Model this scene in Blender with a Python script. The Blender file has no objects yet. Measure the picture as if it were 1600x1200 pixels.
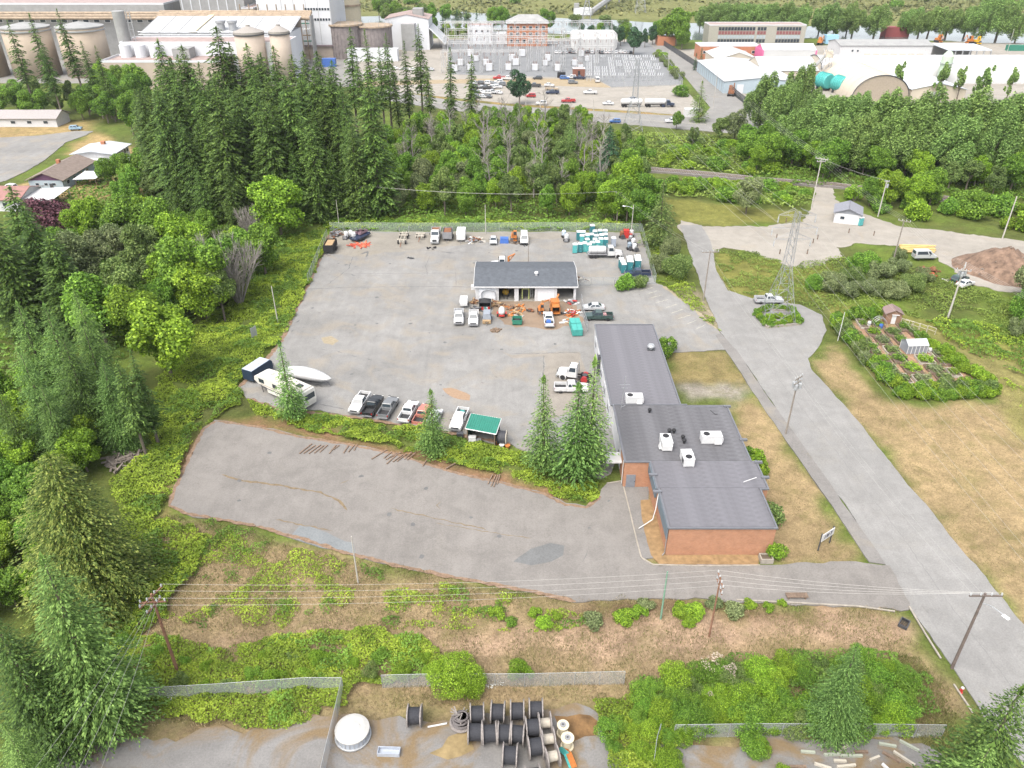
import bpy, math, random
import numpy as np
from mathutils import Vector, Matrix
S = bpy.context.scene
COL = S.collection
PI = math.pi
R = math.radians
# ------------------------------------------------------------------ camera
CAM_F, CAM_PITCH, CAM_H = 1200.0, R(31.4), 70.0      # focal length in photo pixels, tilt below the horizon, height
ST, CT = math.sin(CAM_PITCH), math.cos(CAM_PITCH)
cam_data = bpy.data.cameras.new('camera')
cam_data.sensor_width = 36
cam_data.lens = CAM_F / 1600 * 36
cam_data.clip_start, cam_data.clip_end = 0.5, 9000
cam = bpy.data.objects.new('camera', cam_data)
COL.objects.link(cam)
cam.location = (0, 0, CAM_H)
cam.rotation_euler = (PI / 2 - CAM_PITCH, 0, 0)
S.camera = cam
# ------------------------------------------------------------------ sky, sun, exposure
SUN_EL, SUN_AZ = R(58), R(215)                      # bright overcast; azimuth clockwise from +Y
world = bpy.data.worlds.new('World')
S.world = world
world.use_nodes = True
nt = world.node_tree
sky = nt.nodes.new('ShaderNodeTexSky')
sky.sky_type = 'NISHITA'
sky.sun_disc = False
sky.sun_elevation, sky.sun_rotation = SUN_EL, SUN_AZ
sky.air_density, sky.dust_density, sky.ozone_density = 1.0, 4.0, 1.0
grey = nt.nodes.new('ShaderNodeHueSaturation')         # thin cloud cover takes the blue out of the sky
grey.inputs['Saturation'].default_value = 0.35
nt.links.new(sky.outputs[0], grey.inputs['Color'])
nt.links.new(grey.outputs[0], nt.nodes['Background'].inputs[0])
nt.nodes['Background'].inputs[1].default_value = 0.15
sun_data = bpy.data.lights.new('sun', 'SUN')
sun_data.energy, sun_data.angle, sun_data.color = 1.2, R(50), (1.0, 0.93, 0.82)
sun = bpy.data.objects.new('sun', sun_data)
COL.objects.link(sun)
d = Vector((math.sin(SUN_AZ) * math.cos(SUN_EL), math.cos(SUN_AZ) * math.cos(SUN_EL), math.sin(SUN_EL)))
sun.rotation_euler = d.to_track_quat('Z', 'Y').to_euler()
sun.location = (0, 0, 300)
S.view_settings.view_transform = 'Standard'
S.view_settings.look = 'None'
S.view_settings.exposure = 1.5
S.view_settings.gamma = 1
S.view_settings.use_curve_mapping = False
S.cycles.max_bounces = 6
S.cycles.diffuse_bounces = 3
S.cycles.transparent_max_bounces = 12
S.cycles.volume_bounces = 0
HAZE = 0.00007

# ------------------------------------------------------------------ layout helpers
def ray(px, py):
    x, y = px - 800.0, py - 600.0
    return x, CAM_F * CT - y * ST, -(CAM_F * ST + y * CT)

def P(px, py, z=0.0):
    "point of the plane at height z that the photo shows at pixel (px, py)"
    a, b, c = ray(px, py)
    t = (z - CAM_H) / c
    return Vector((a * t, b * t, z))

def G(px, py, z=0.0):
    p = P(px, py, z)
    return (p.x, p.y)

def stand(tx, ty, by):
    "foot position and height of an upright thing with its tip at (tx,ty) and its foot on row by"
    Y = P(800, by).y
    a, b, c = ray(tx, ty)
    return Y * a / b, Y, CAM_H + Y * c / b

def polyw(pts, z=0.0):
    return [G(x, y, z) for x, y in pts]

def inside(poly, X, Y):
    X, Y = np.asarray(X, float), np.asarray(Y, float)
    r = np.zeros(X.shape, bool)
    n = len(poly)
    for i in range(n):
        x0, y0 = poly[i]; x1, y1 = poly[(i + 1) % n]
        c = (y0 > Y) != (y1 > Y)
        with np.errstate(divide='ignore', invalid='ignore'):
            xx = (x1 - x0) * (Y - y0) / (y1 - y0 + 1e-12) + x0
        r ^= c & (X < xx)
    return r

def vnoise(X, Y, s, seed=0):
    "smooth value noise 0..1 with cell size s"
    x, y = np.asarray(X) / s + 1000.5, np.asarray(Y) / s + 1000.5
    i, j = np.floor(x).astype(np.int64), np.floor(y).astype(np.int64)
    u, v = x - i, y - j
    u, v = u * u * (3 - 2 * u), v * v * (3 - 2 * v)
    def h(a, b):
        n = (a * 374761393 + b * 668265263 + seed * 982451653) & 0x7fffffff
        n = ((n ^ (n >> 13)) * 1274126177) & 0x7fffffff
        return ((n ^ (n >> 16)) & 0xffff) / 65535.0
    return (h(i, j) * (1 - u) + h(i + 1, j) * u) * (1 - v) + (h(i, j + 1) * (1 - u) + h(i + 1, j + 1) * u) * v

def fbm(X, Y, s, seed=0):
    return (vnoise(X, Y, s, seed) * 4 + vnoise(X, Y, s / 2, seed + 1) * 2 + vnoise(X, Y, s / 4, seed + 2)) / 7

# ------------------------------------------------------------------ object helpers
def tag(o, label=None, cat=None, group=None, kind=None):
    if label: o['label'] = label
    if cat: o['category'] = cat
    if group: o['group'] = group
    if kind: o['kind'] = kind
    return o

def thing(name, label, cat, loc=(0, 0, 0), rz=0.0, group=None):
    o = bpy.data.objects.new(name, None)
    o.empty_display_size = 0.3
    COL.objects.link(o)
    o.location = (loc[0], loc[1], loc[2] if len(loc) > 2 else 0)
    o.rotation_euler = (0, 0, rz)
    return tag(o, label, cat, group)

def link(name, me, parent=None, loc=None, rot=None, scale=None):
    o = bpy.data.objects.new(name, me)
    COL.objects.link(o)
    if parent: o.parent = parent
    if loc is not None: o.location = loc
    if rot is not None: o.rotation_euler = rot
    if scale is not None: o.scale = scale
    return o

KIDS = {}
def kids(o):
    return [c for c in bpy.data.objects if c.parent is o]

def recipe(root):
    "list of (part, [sub-parts]) kept once so that copies are cheap"
    if root.name not in KIDS:
        KIDS[root.name] = [(c, kids(c)) for c in kids(root)]
    return KIDS[root.name]

def copy_tree(root, loc, rz=0.0, label=None, group=None, scale=None, paint=None):
    c = root.copy(); COL.objects.link(c)
    c.location = (loc[0], loc[1], loc[2] if len(loc) > 2 else 0)
    c.rotation_euler = (0, 0, rz)
    if scale is not None: c.scale = scale if hasattr(scale, '__len__') else (scale,) * 3
    if label: c['label'] = label
    if group: c['group'] = group
    for ch, subs in recipe(root):
        k = ch.copy(); COL.objects.link(k); k.parent = c
        if paint and ch.data and ch.data.materials and ch.data.materials[0].name.startswith('paint'):
            k.material_slots[0].link = 'OBJECT'; k.material_slots[0].material = paint
        for g in subs:
            m = g.copy(); COL.objects.link(m); m.parent = k
            if paint and g.data and g.data.materials and g.data.materials[0].name.startswith('paint'):
                m.material_slots[0].link = 'OBJECT'; m.material_slots[0].material = paint
    return c

def mesh_np(name, V, Fq, mat, tint=None, smooth=False):
    "fast mesh from arrays; Fq is (m,k) vertex indices"
    me = bpy.data.meshes.new(name)
    V = np.ascontiguousarray(V, np.float32); Fq = np.ascontiguousarray(Fq, np.int32)
    m, k = Fq.shape
    me.vertices.add(len(V)); me.vertices.foreach_set('co', V.ravel())
    me.loops.add(m * k); me.loops.foreach_set('vertex_index', Fq.ravel())
    me.polygons.add(m)
    me.polygons.foreach_set('loop_start', np.arange(0, m * k, k, dtype=np.int32))
    me.polygons.foreach_set('loop_total', np.full(m, k, np.int32))
    if smooth: me.polygons.foreach_set('use_smooth', np.ones(m, bool))
    me.update(calc_edges=True)
    if tint is not None:
        a = me.attributes.new('tint', 'FLOAT', 'FACE')
        a.data.foreach_set('value', np.ascontiguousarray(tint, np.float32))
    me.materials.append(mat)
    return me

class MB:
    "collects simple solids, then builds them as ONE mesh"
    def __init__(s): s.v = []; s.f = []
    def add(s, vs, fs):
        b = len(s.v); s.v += [tuple(v) for v in vs]; s.f += [tuple(i + b for i in f) for f in fs]; return s
    def box(s, c, size, rz=0.0, top=(1, 1), rx=0.0, ry=0.0, shift=(0, 0)):
        hx, hy, hz = size[0] / 2, size[1] / 2, size[2] / 2
        vs = [Vector((x * hx, y * hy, -hz)) for x, y in ((-1, -1), (1, -1), (1, 1), (-1, 1))]
        vs += [Vector((x * hx * top[0] + shift[0], y * hy * top[1] + shift[1], hz)) for x, y in ((-1, -1), (1, -1), (1, 1), (-1, 1))]
        if rx or ry or rz:
            M = Matrix.Rotation(rz, 3, 'Z') @ Matrix.Rotation(ry, 3, 'Y') @ Matrix.Rotation(rx, 3, 'X')
            vs = [M @ v for v in vs]
        c = Vector(c)
        return s.add([v + c for v in vs], [(3, 2, 1, 0), (4, 5, 6, 7), (0, 1, 5, 4), (1, 2, 6, 5), (2, 3, 7, 6), (3, 0, 4, 7)])
    def bbox(s, x0, x1, y0, y1, z0, z1):
        return s.box(((x0 + x1) / 2, (y0 + y1) / 2, (z0 + z1) / 2), (x1 - x0, y1 - y0, z1 - z0))
    def tube(s, p0, p1, r0, r1=None, n=8, cap=True):
        p0, p1 = Vector(p0), Vector(p1); r1 = r0 if r1 is None else r1
        d = (p1 - p0)
        if d.length < 1e-6: return s
        q = d.to_track_quat('Z', 'Y')
        vs = [p0 + q @ Vector((math.cos(2 * PI * i / n) * r0, math.sin(2 * PI * i / n) * r0, 0)) for i in range(n)]
        vs += [p1 + q @ Vector((math.cos(2 * PI * i / n) * r1, math.sin(2 * PI * i / n) * r1, 0)) for i in range(n)]
        fs = [(i, (i + 1) % n, n + (i + 1) % n, n + i) for i in range(n)]
        if cap: fs += [tuple(range(n - 1, -1, -1)), tuple(range(n, 2 * n))]
        return s.add(vs, fs)
    def path(s, pts, r, n=5):
        for a, b in zip(pts, pts[1:]): s.tube(a, b, r, r, n, True)
        return s
    def prism(s, poly, z0, z1):
        n = len(poly)
        a = sum(poly[i][0] * poly[(i + 1) % n][1] - poly[(i + 1) % n][0] * poly[i][1] for i in range(n))
        if a < 0: poly = poly[::-1]
        vs = [(x, y, z0) for x, y in poly] + [(x, y, z1) for x, y in poly]
        fs = [(i, (i + 1) % n, n + (i + 1) % n, n + i) for i in range(n)] + [tuple(range(n - 1, -1, -1)), tuple(range(n, 2 * n))]
        return s.add(vs, fs)
    def sideprof(s, prof, w, ch=0.0, inset=0.05):
        "profile of (y,z) points extruded along x to width w with softened flanks"
        n = len(prof)
        cy = sum(p[0] for p in prof) / n; cz = sum(p[1] for p in prof) / n
        def ring(x, k):
            return [(x, p[0] - math.copysign(min(k, abs(p[0] - cy) * .5), p[0] - cy), p[1] - math.copysign(min(k, abs(p[1] - cz) * .5), p[1] - cz)) for p in prof]
        rings = [ring(-w / 2, inset), ring(-w / 2 + ch, 0), ring(w / 2 - ch, 0), ring(w / 2, inset)] if ch else [ring(-w / 2, 0), ring(w / 2, 0)]
        vs = [v for r in rings for v in r]; fs = []
        for k in range(len(rings) - 1):
            for i in range(n):
                a, b = k * n + i, k * n + (i + 1) % n
                fs.append((a, b, b + n, a + n))
        m = (len(rings) - 1) * n
        fs += [tuple(range(n - 1, -1, -1)), tuple(m + i for i in range(n))]
        return s.add(vs, fs)
    def lathe(s, prof, c=(0, 0, 0), n=20, axis='Z'):
        vs = []; fs = []
        for r, z in prof:
            for i in range(n):
                a = 2 * PI * i / n
                p = (r * math.cos(a), r * math.sin(a), z)
                if axis == 'X': p = (p[2], p[0], p[1])
                if axis == 'Y': p = (p[1], p[2], p[0])
                vs.append((p[0] + c[0], p[1] + c[1], p[2] + c[2]))
        for k in range(len(prof) - 1):
            for i in range(n):
                j = (i + 1) % n
                fs.append((k * n + i, k * n + j, (k + 1) * n + j, (k + 1) * n + i))
        if prof[0][0] > 1e-6: fs.append(tuple(range(n - 1, -1, -1)))
        if prof[-1][0] > 1e-6: fs.append(tuple((len(prof) - 1) * n + i for i in range(n)))
        return s.add(vs, fs)
    def quad(s, a, b, c, d): return s.add([a, b, c, d], [(0, 1, 2, 3)])
    def slab(s, a, b, c, d, t=0.012):
        "thin plate on the quad a b c d, raised along its normal"
        a, b, c, d = map(Vector, (a, b, c, d)); n = (b - a).cross(d - a).normalized() * t
        return s.add([a, b, c, d, a + n, b + n, c + n, d + n], [(3, 2, 1, 0), (4, 5, 6, 7), (0, 1, 5, 4), (1, 2, 6, 5), (2, 3, 7, 6), (3, 0, 4, 7)])
    def mesh(s, name, mat, smooth=False):
        me = bpy.data.meshes.new(name)
        me.from_pydata(s.v, [], s.f); me.update()
        if smooth: me.polygons.foreach_set('use_smooth', [True] * len(me.polygons))
        me.materials.append(mat)
        return me
    def build(s, name, mat, parent=None, loc=None, rot=None, smooth=False):
        return link(name, s.mesh(name, mat, smooth), parent, loc, rot)

# ------------------------------------------------------------------ materials
def srgb(r, g, b):
    f = lambda c: (c / 255 / 12.92) if c <= 10 else ((c / 255 + 0.055) / 1.055) ** 2.4
    return (f(r), f(g), f(b))

def N(t, typ, **kw):
    n = t.nodes.new('ShaderNode' + typ)
    for k, v in kw.items(): setattr(n, k, v)
    return n

MATS = {}
def mat(name, col, rough=0.6, metal=0.0, var=0.12, scale=2.0, spec=0.3, bump=0.0, coord='Object', alpha=None, coat=0.0):
    if name in MATS: return MATS[name]
    m = bpy.data.materials.new(name); m.use_nodes = True
    t = m.node_tree; b = t.nodes['Principled BSDF']
    b.inputs['Roughness'].default_value = rough
    b.inputs['Metallic'].default_value = metal
    b.inputs['Specular IOR Level'].default_value = spec
    if coat: b.inputs['Coat Weight'].default_value = coat
    if var > 0:
        tc = N(t, 'TexCoord'); nz = N(t, 'TexNoise'); nz.inputs['Scale'].default_value = scale; nz.inputs['Detail'].default_value = 5
        nz.inputs['Roughness'].default_value = 0.65
        t.links.new(tc.outputs[coord], nz.inputs['Vector'])
        mr = N(t, 'MapRange'); mr.inputs[1].default_value = 0.3; mr.inputs[2].default_value = 0.7
        mr.inputs[3].default_value = 1 - var; mr.inputs[4].default_value = 1 + var
        t.links.new(nz.outputs[0], mr.inputs[0])
        mx = N(t, 'Mix', data_type='RGBA', blend_type='MULTIPLY'); mx.inputs[0].default_value = 1
        mx.inputs[6].default_value = (*col, 1)
        t.links.new(mr.outputs[0], mx.inputs[7])
        t.links.new(mx.outputs[2], b.inputs['Base Color'])
        if bump:
            bp = N(t, 'Bump'); bp.inputs['Strength'].default_value = bump; bp.inputs['Distance'].default_value = 0.05
            t.links.new(nz.outputs[0], bp.inputs['Height']); t.links.new(bp.outputs[0], b.inputs['Normal'])
    else:
        b.inputs['Base Color'].default_value = (*col, 1)
    if alpha is not None: b.inputs['Alpha'].default_value = alpha
    MATS[name] = m
    return m

def leafmat(name, col, hue=0.02, val=(0.6, 1.45), trans=0.25, col2=None):
    "leaf colour varies from leaf to leaf (attribute tint) and from plant to plant"
    if name in MATS: return MATS[name]
    m = bpy.data.materials.new(name); m.use_nodes = True
    t = m.node_tree; b = t.nodes['Principled BSDF']; out = t.nodes['Material Output']
    b.inputs['Roughness'].default_value = 0.6; b.inputs['Specular IOR Level'].default_value = 0.25
    at = N(t, 'Attribute', attribute_name='tint'); oi = N(t, 'ObjectInfo')
    hs = N(t, 'HueSaturation')
    c2 = col2 or (col[0] * 1.35, col[1] * 1.12, col[2] * 0.9)
    mx = N(t, 'Mix', data_type='RGBA'); mx.inputs[6].default_value = (*col, 1); mx.inputs[7].default_value = (*c2, 1)
    t.links.new(at.outputs['Fac'], mx.inputs[0]); t.links.new(mx.outputs[2], hs.inputs['Color'])
    a = N(t, 'MapRange'); a.inputs[3].default_value = 0.5 - hue; a.inputs[4].default_value = 0.5 + hue
    t.links.new(oi.outputs['Random'], a.inputs[0]); t.links.new(a.outputs[0], hs.inputs['Hue'])
    v = N(t, 'MapRange'); v.inputs[3].default_value = val[0]; v.inputs[4].default_value = val[1]
    t.links.new(at.outputs['Fac'], v.inputs[0])
    w = N(t, 'Math', operation='MULTIPLY_ADD'); w.inputs[1].default_value = 7.31; w.inputs[2].default_value = 0.17
    t.links.new(oi.outputs['Random'], w.inputs[0])
    fr = N(t, 'Math', operation='FRACT'); t.links.new(w.outputs[0], fr.inputs[0])
    fm = N(t, 'MapRange'); fm.inputs[3].default_value = 0.82; fm.inputs[4].default_value = 1.18; t.links.new(fr.outputs[0], fm.inputs[0])
    mu = N(t, 'Math', operation='MULTIPLY'); t.links.new(v.outputs[0], mu.inputs[0]); t.links.new(fm.outputs[0], mu.inputs[1])
    t.links.new(mu.outputs[0], hs.inputs['Value'])
    t.links.new(hs.outputs[0], b.inputs['Base Color'])
    if trans:
        tr = N(t, 'BsdfTranslucent'); t.links.new(hs.outputs[0], tr.inputs['Color'])
        ms = N(t, 'MixShader'); ms.inputs[0].default_value = trans
        t.links.new(b.outputs[0], ms.inputs[1]); t.links.new(tr.outputs[0], ms.inputs[2]); t.links.new(ms.outputs[0], out.inputs['Surface'])
    MATS[name] = m
    return m

def seethrough(name, col, cover):
    "woven wire or screen: part of every ray passes between the wires"
    if name in MATS: return MATS[name]
    m = bpy.data.materials.new(name); m.use_nodes = True
    t = m.node_tree; b = t.nodes['Principled BSDF']; out = t.nodes['Material Output']
    b.inputs['Base Color'].default_value = (*col, 1); b.inputs['Roughness'].default_value = 0.6
    tr = N(t, 'BsdfTransparent'); ms = N(t, 'MixShader'); ms.inputs[0].default_value = cover
    t.links.new(tr.outputs[0], ms.inputs[1]); t.links.new(b.outputs[0], ms.inputs[2]); t.links.new(ms.outputs[0], out.inputs['Surface'])
    MATS[name] = m
    return m

def paving(name, col, big=0.16, stain=(0.09, 0.085, 0.08), tan=(0.22, 0.19, 0.14), stain_amt=0.35, tan_amt=0.4, streak=0.0, tanlo=0.56, crack=0.2):
    "worn paving: broad patches, fine aggregate, oil marks, sand washed over it"
    m = bpy.data.materials.new(name); m.use_nodes = True
    t = m.node_tree; b = t.nodes['Principled BSDF']
    b.inputs['Roughness'].default_value = 0.85; b.inputs['Specular IOR Level'].default_value = 0.2
    tc = N(t, 'TexCoord')
    def noise(sc, det=4, rg=0.6, vec=None, dist=0.0):
        n = N(t, 'TexNoise'); n.inputs['Scale'].default_value = sc; n.inputs['Detail'].default_value = det; n.inputs['Roughness'].default_value = rg; n.inputs['Distortion'].default_value = dist
        t.links.new(vec or tc.outputs['Object'], n.inputs['Vector']); return n
    def rng(src, a, bb, c, d):
        r = N(t, 'MapRange'); r.inputs[1].default_value = a; r.inputs[2].default_value = bb; r.inputs[3].default_value = c; r.inputs[4].default_value = d
        t.links.new(src, r.inputs[0]); return r
    def mix(f, a, bb, typ='MIX'):
        x = N(t, 'Mix', data_type='RGBA', blend_type=typ)
        for s_, i in ((f, 0), (a, 6), (bb, 7)):
            if isinstance(s_, (int, float)): x.inputs[i].default_value = s_ if i == 0 else (s_, s_, s_, 1)
            elif isinstance(s_, tuple): x.inputs[i].default_value = (*s_, 1)
            else: t.links.new(s_, x.inputs[i])
        return x.outputs[2]
    n1 = noise(0.06, 6, 0.62); n2 = noise(0.35, 6, 0.6, dist=0.6); n3 = noise(5, 4, 0.75); n4 = noise(0.13, 5, 0.6, dist=1.2)
    c = mix(1.0, col, rng(n1.outputs[0], 0.3, 0.7, 1 - big, 1 + big).outputs[0], 'MULTIPLY')
    c = mix(1.0, c, rng(n2.outputs[0], 0.35, 0.7, 0.9, 1.1).outputs[0], 'MULTIPLY')
    c = mix(rng(n4.outputs[0], tanlo, tanlo + 0.14, 0, tan_amt).outputs[0], c, tan)
    n5 = noise(0.9, 3, 0.5, dist=0.3); 
    c = mix(rng(n5.outputs[0], 0.66, 0.76, 0, stain_amt).outputs[0], c, stain)
    if streak:
        mp = N(t, 'Mapping'); mp.inputs['Scale'].default_value = (0.9, 0.05, 1); mp.inputs['Rotation'].default_value = (0, 0, streak)
        t.links.new(tc.outputs['Object'], mp.inputs[0])
        n6 = noise(1.0, 4, 0.6, vec=mp.outputs[0])
        c = mix(1.0, c, rng(n6.outputs[0], 0.3, 0.7, 0.95, 1.05).outputs[0], 'MULTIPLY')
    # hairline cracks
    vo = N(t, 'TexVoronoi', feature='DISTANCE_TO_EDGE'); vo.inputs['Scale'].default_value = 0.11
    wv = N(t, 'VectorMath', operation='MULTIPLY_ADD'); wv.inputs[1].default_value = (6, 6, 6)
    n7 = noise(0.25, 4, 0.6); t.links.new(n7.outputs[1], wv.inputs[0]); t.links.new(tc.outputs['Object'], wv.inputs[2])
    t.links.new(wv.outputs[0], vo.inputs['Vector'])
    cr = rng(vo.outputs[0], 0.0, 0.01, crack, 0.0)
    c = mix(cr.outputs[0], c, (col[0] * 0.55, col[1] * 0.52, col[2] * 0.48))
    c = mix(1.0, c, rng(n3.outputs[0], 0.25, 0.75, 0.8, 1.2).outputs[0], 'MULTIPLY')
    t.links.new(c, b.inputs['Base Color'])
    bp = N(t, 'Bump'); bp.inputs['Strength'].default_value = 0.25; bp.inputs['Distance'].default_value = 0.03
    t.links.new(n3.outputs[0], bp.inputs['Height']); t.links.new(bp.outputs[0], b.inputs['Normal'])
    MATS[name] = m
    return m
# ================================================================== GROUND AND PAVING
# outlines, traced where they lie on the ground
YARD = [(516, 361), (640, 362), (760, 362), (880, 362), (1000, 364), (1012, 400), (1022, 440), (1036, 446), (1075, 474), (1120, 514), (1142, 545), (1100, 549), (1046, 552), (1000, 640),
        (968, 700), (955, 740), (940, 748), (905, 742), (860, 722), (800, 694), (760, 690), (700, 676), (640, 664), (560, 653), (500, 640), (440, 640), (385, 622), (372, 606), (410, 570), (440, 533), (462, 485), (482, 445), (500, 405)]
LOT = [(336, 656), (400, 665), (470, 681), (540, 692), (620, 708), (700, 734), (800, 757), (850, 770), (884, 787), (915, 791), (938, 775), (948, 757), (972, 752), (984, 800), (996, 850), (1002, 872), (1018, 881),
       (1180, 884), (1325, 878), (1390, 884), (1420, 952), (1392, 950), (1330, 948), (1200, 941), (1100, 936), (900, 941), (835, 926), (720, 905), (620, 885), (540, 865), (480, 846), (400, 823), (292, 804), (264, 791), (274, 760), (300, 703), (318, 668)]
STREET = [(1536, 1118), (1470, 1015), (1420, 945), (1385, 884), (1330, 803), (1262, 706), (1198, 617), (1154, 551), (1126, 520), (1104, 470), (1088, 425), (1074, 384), (1062, 352), (1096, 352), (1108, 372), (1114, 395), (1120, 425), (1137, 454), (1180, 468),
          (1250, 476), (1284, 492), (1292, 516), (1280, 540), (1262, 560), (1268, 578), (1322, 636), (1402, 736), (1492, 846), (1600, 976), (1760, 1160), (1760, 1200), (1600, 1200)]
WALK = [(1126, 521), (1154, 552), (1198, 618), (1262, 707), (1330, 804), (1383, 882), (1358, 878), (1310, 806), (1245, 712), (1180, 618), (1140, 556), (1118, 524)]
GRAVEL = [(1058, 352), (1064, 344), (1100, 354), (1190, 353), (1256, 346), (1268, 322), (1277, 288), (1300, 290), (1312, 322), (1350, 334), (1400, 352), (1480, 362), (1600, 377), (1700, 388), (1700, 470), (1600, 456), (1570, 455),
          (1520, 444), (1490, 425), (1460, 400), (1432, 384), (1390, 384), (1345, 380), (1305, 386), (1316, 400), (1290, 412), (1256, 418), (1222, 411), (1185, 396), (1130, 386), (1100, 398), (1082, 398)]
SPOOLYARD = [(40, 1180), (120, 1150), (260, 1150), (400, 1136), (520, 1120), (640, 1128), (760, 1110), (900, 1098), (940, 1120), (960, 1180), (1060, 1160), (1180, 1158), (1400, 1150), (1500, 1190), (1560, 1330), (0, 1330)]
HIGHWAY = [(560, 150), (700, 172), (800, 182), (900, 188), (1000, 196), (1105, 205), (1230, 218), (1230, 204), (1110, 184), (1000, 178), (900, 172), (800, 166), (700, 156), (600, 140)]
PARKLOT = [(560, 60), (700, 60), (1040, 62), (1030, 75), (1062, 130), (1100, 172), (1085, 182), (1000, 174), (900, 168), (800, 162), (700, 152), (560, 136)]
SIDEROAD = [(1012, 66), (1040, 66), (1110, 120), (1160, 160), (1230, 196), (1230, 215), (1110, 204), (1096, 184), (1110, 168), (1070, 120), (1030, 84)]
MILLYARD = [(150, 130), (560, 136), (560, 30), (0, 20), (0, 130)]
WAREYARD = [(1040, 78), (1600, 62), (1800, 60), (1800, 160), (1330, 165), (1190, 172), (1120, 130)]
RIVER = [(-600, 24), (600, 25), (700, 17), (800, 25), (900, 30), (1040, 36), (1120, 36), (1200, 40), (1320, 42), (1480, 42), (1600, 46), (2300, 60), (2300, 80), (1620, 68), (1330, 62), (1220, 58), (1130, 66), (1060, 62), (1000, 54), (900, 54), (780, 48), (700, 46), (560, 45), (-600, 50)]
CULDESAC = [(-200, 225), (60, 212), (118, 205), (146, 205), (130, 213), (104, 222), (70, 250), (40, 268), (10, 282), (-60, 300), (-300, 330)]
FIELD = [(1262, 560), (1296, 540), (1330, 575), (1400, 630), (1440, 636), (1560, 632), (1530, 560), (1600, 600), (1800, 700), (1800, 1200), (1600, 976), (1492, 846), (1402, 736), (1322, 636), (1268, 578)]
LAWN_N = [(1046, 552), (1142, 546), (1164, 600), (1128, 604), (1060, 600)]
DRIVE_N = [(1060, 600), (1128, 604), (1164, 598), (1180, 620), (1130, 630), (1066, 628)]
LAWN_S = [(1132, 634), (1182, 620), (1250, 714), (1312, 806), (1340, 880), (1020, 882), (1005, 860), (1002, 800), (1000, 750), (1030, 740), (1190, 740)]
BANK = [(262, 800), (540, 870), (830, 930), (1100, 940), (1392, 952), (1440, 1010), (1480, 1060), (1520, 1120), (1390, 1150), (1180, 1150), (900, 1096), (520, 1120), (380, 1130), (120, 1145), (150, 960), (180, 860)]
MOWN = [(330, 1000), (560, 985), (700, 990), (820, 985), (900, 960), (1100, 955), (1300, 950), (1400, 958), (1430, 1000), (1300, 1000), (1150, 1010), (1000, 1025), (800, 1030), (640, 1010), (440, 1020)]
GARDEN = [(1316, 508), (1400, 504), (1440, 520), (1530, 592), (1548, 604), (1400, 606), (1370, 580)]
VERGE_R = [(1290, 500), (1400, 495), (1500, 540), (1600, 600), (1700, 640), (1700, 580), (1600, 545), (1520, 520), (1400, 478), (1290, 470)]
MARSH = [(-900, 24), (600, 25), (800, 25), (1040, 36), (1320, 42), (1600, 46), (2400, 60), (3000, -60), (800, -118), (-1500, -60)]

C_DRY, C_OLIVE, C_LUSH, C_SOIL = (0.225, 0.168, 0.092), (0.135, 0.135, 0.036), (0.1, 0.155, 0.022), (0.115, 0.078, 0.045)
C_WOOD, C_MARSH, C_STRAW = (0.05, 0.045, 0.022), (0.13, 0.135, 0.05), (0.18, 0.145, 0.065)
covers = [(MARSH, C_MARSH), (BANK, (0.2, 0.15, 0.085)), (MOWN, (0.255, 0.18, 0.122)), (FIELD, C_DRY), (LAWN_N, C_STRAW), (LAWN_S, C_DRY), (DRIVE_N, (0.2, 0.18, 0.15)), (VERGE_R, C_OLIVE), ([(1440, 505), (1600, 560), (1800, 620), (1800, 760), (1600, 690), (1566, 640), (1545, 595)], (0.165, 0.15, 0.055)), (GARDEN, (0.25, 0.16, 0.105)), (SPOOLYARD, (0.16, 0.12, 0.07)),
          ([(1030, 310), (1250, 330), (1256, 348), (1100, 352), (1062, 345)], C_OLIVE), ([(1110, 395), (1250, 410), (1300, 405), (1290, 470), (1180, 466), (1135, 452)], C_OLIVE),
          ([(120, 268), (104, 232), (150, 205), (240, 250), (230, 300), (30, 330), (-50, 310), (20, 290)], (0.26, 0.19, 0.09)), ([(-100, 195), (140, 190), (150, 206), (60, 212), (-100, 222)], (0.26, 0.19, 0.09)),
          ([(560, 136), (700, 155), (900, 172), (1105, 186), (1105, 180), (900, 167), (700, 150)], (0.26, 0.17, 0.08)), ([(1036, 450), (1078, 474), (1124, 518), (1138, 520), (1128, 490), (1090, 450)], (0.2, 0.17, 0.12)),
          ([(335, 650), (400, 655), (560, 680), (760, 735), (880, 770), (884, 790), (700, 742), (400, 672), (300, 712), (262, 795), (240, 800), (270, 720)], (0.17, 0.1, 0.06)),
          ([(895, 445), (905, 445), (918, 470), (918, 500), (900, 480)], (0.2, 0.16, 0.09)), ([(900, 940), (1200, 944), (1392, 952), (1290, 960), (1000, 966), (840, 946)], C_SOIL)]
covers = [(polyw(p), c) for p, c in covers]
paved = [polyw(p) for p in (YARD, LOT, STREET, GRAVEL, CULDESAC)]

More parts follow.
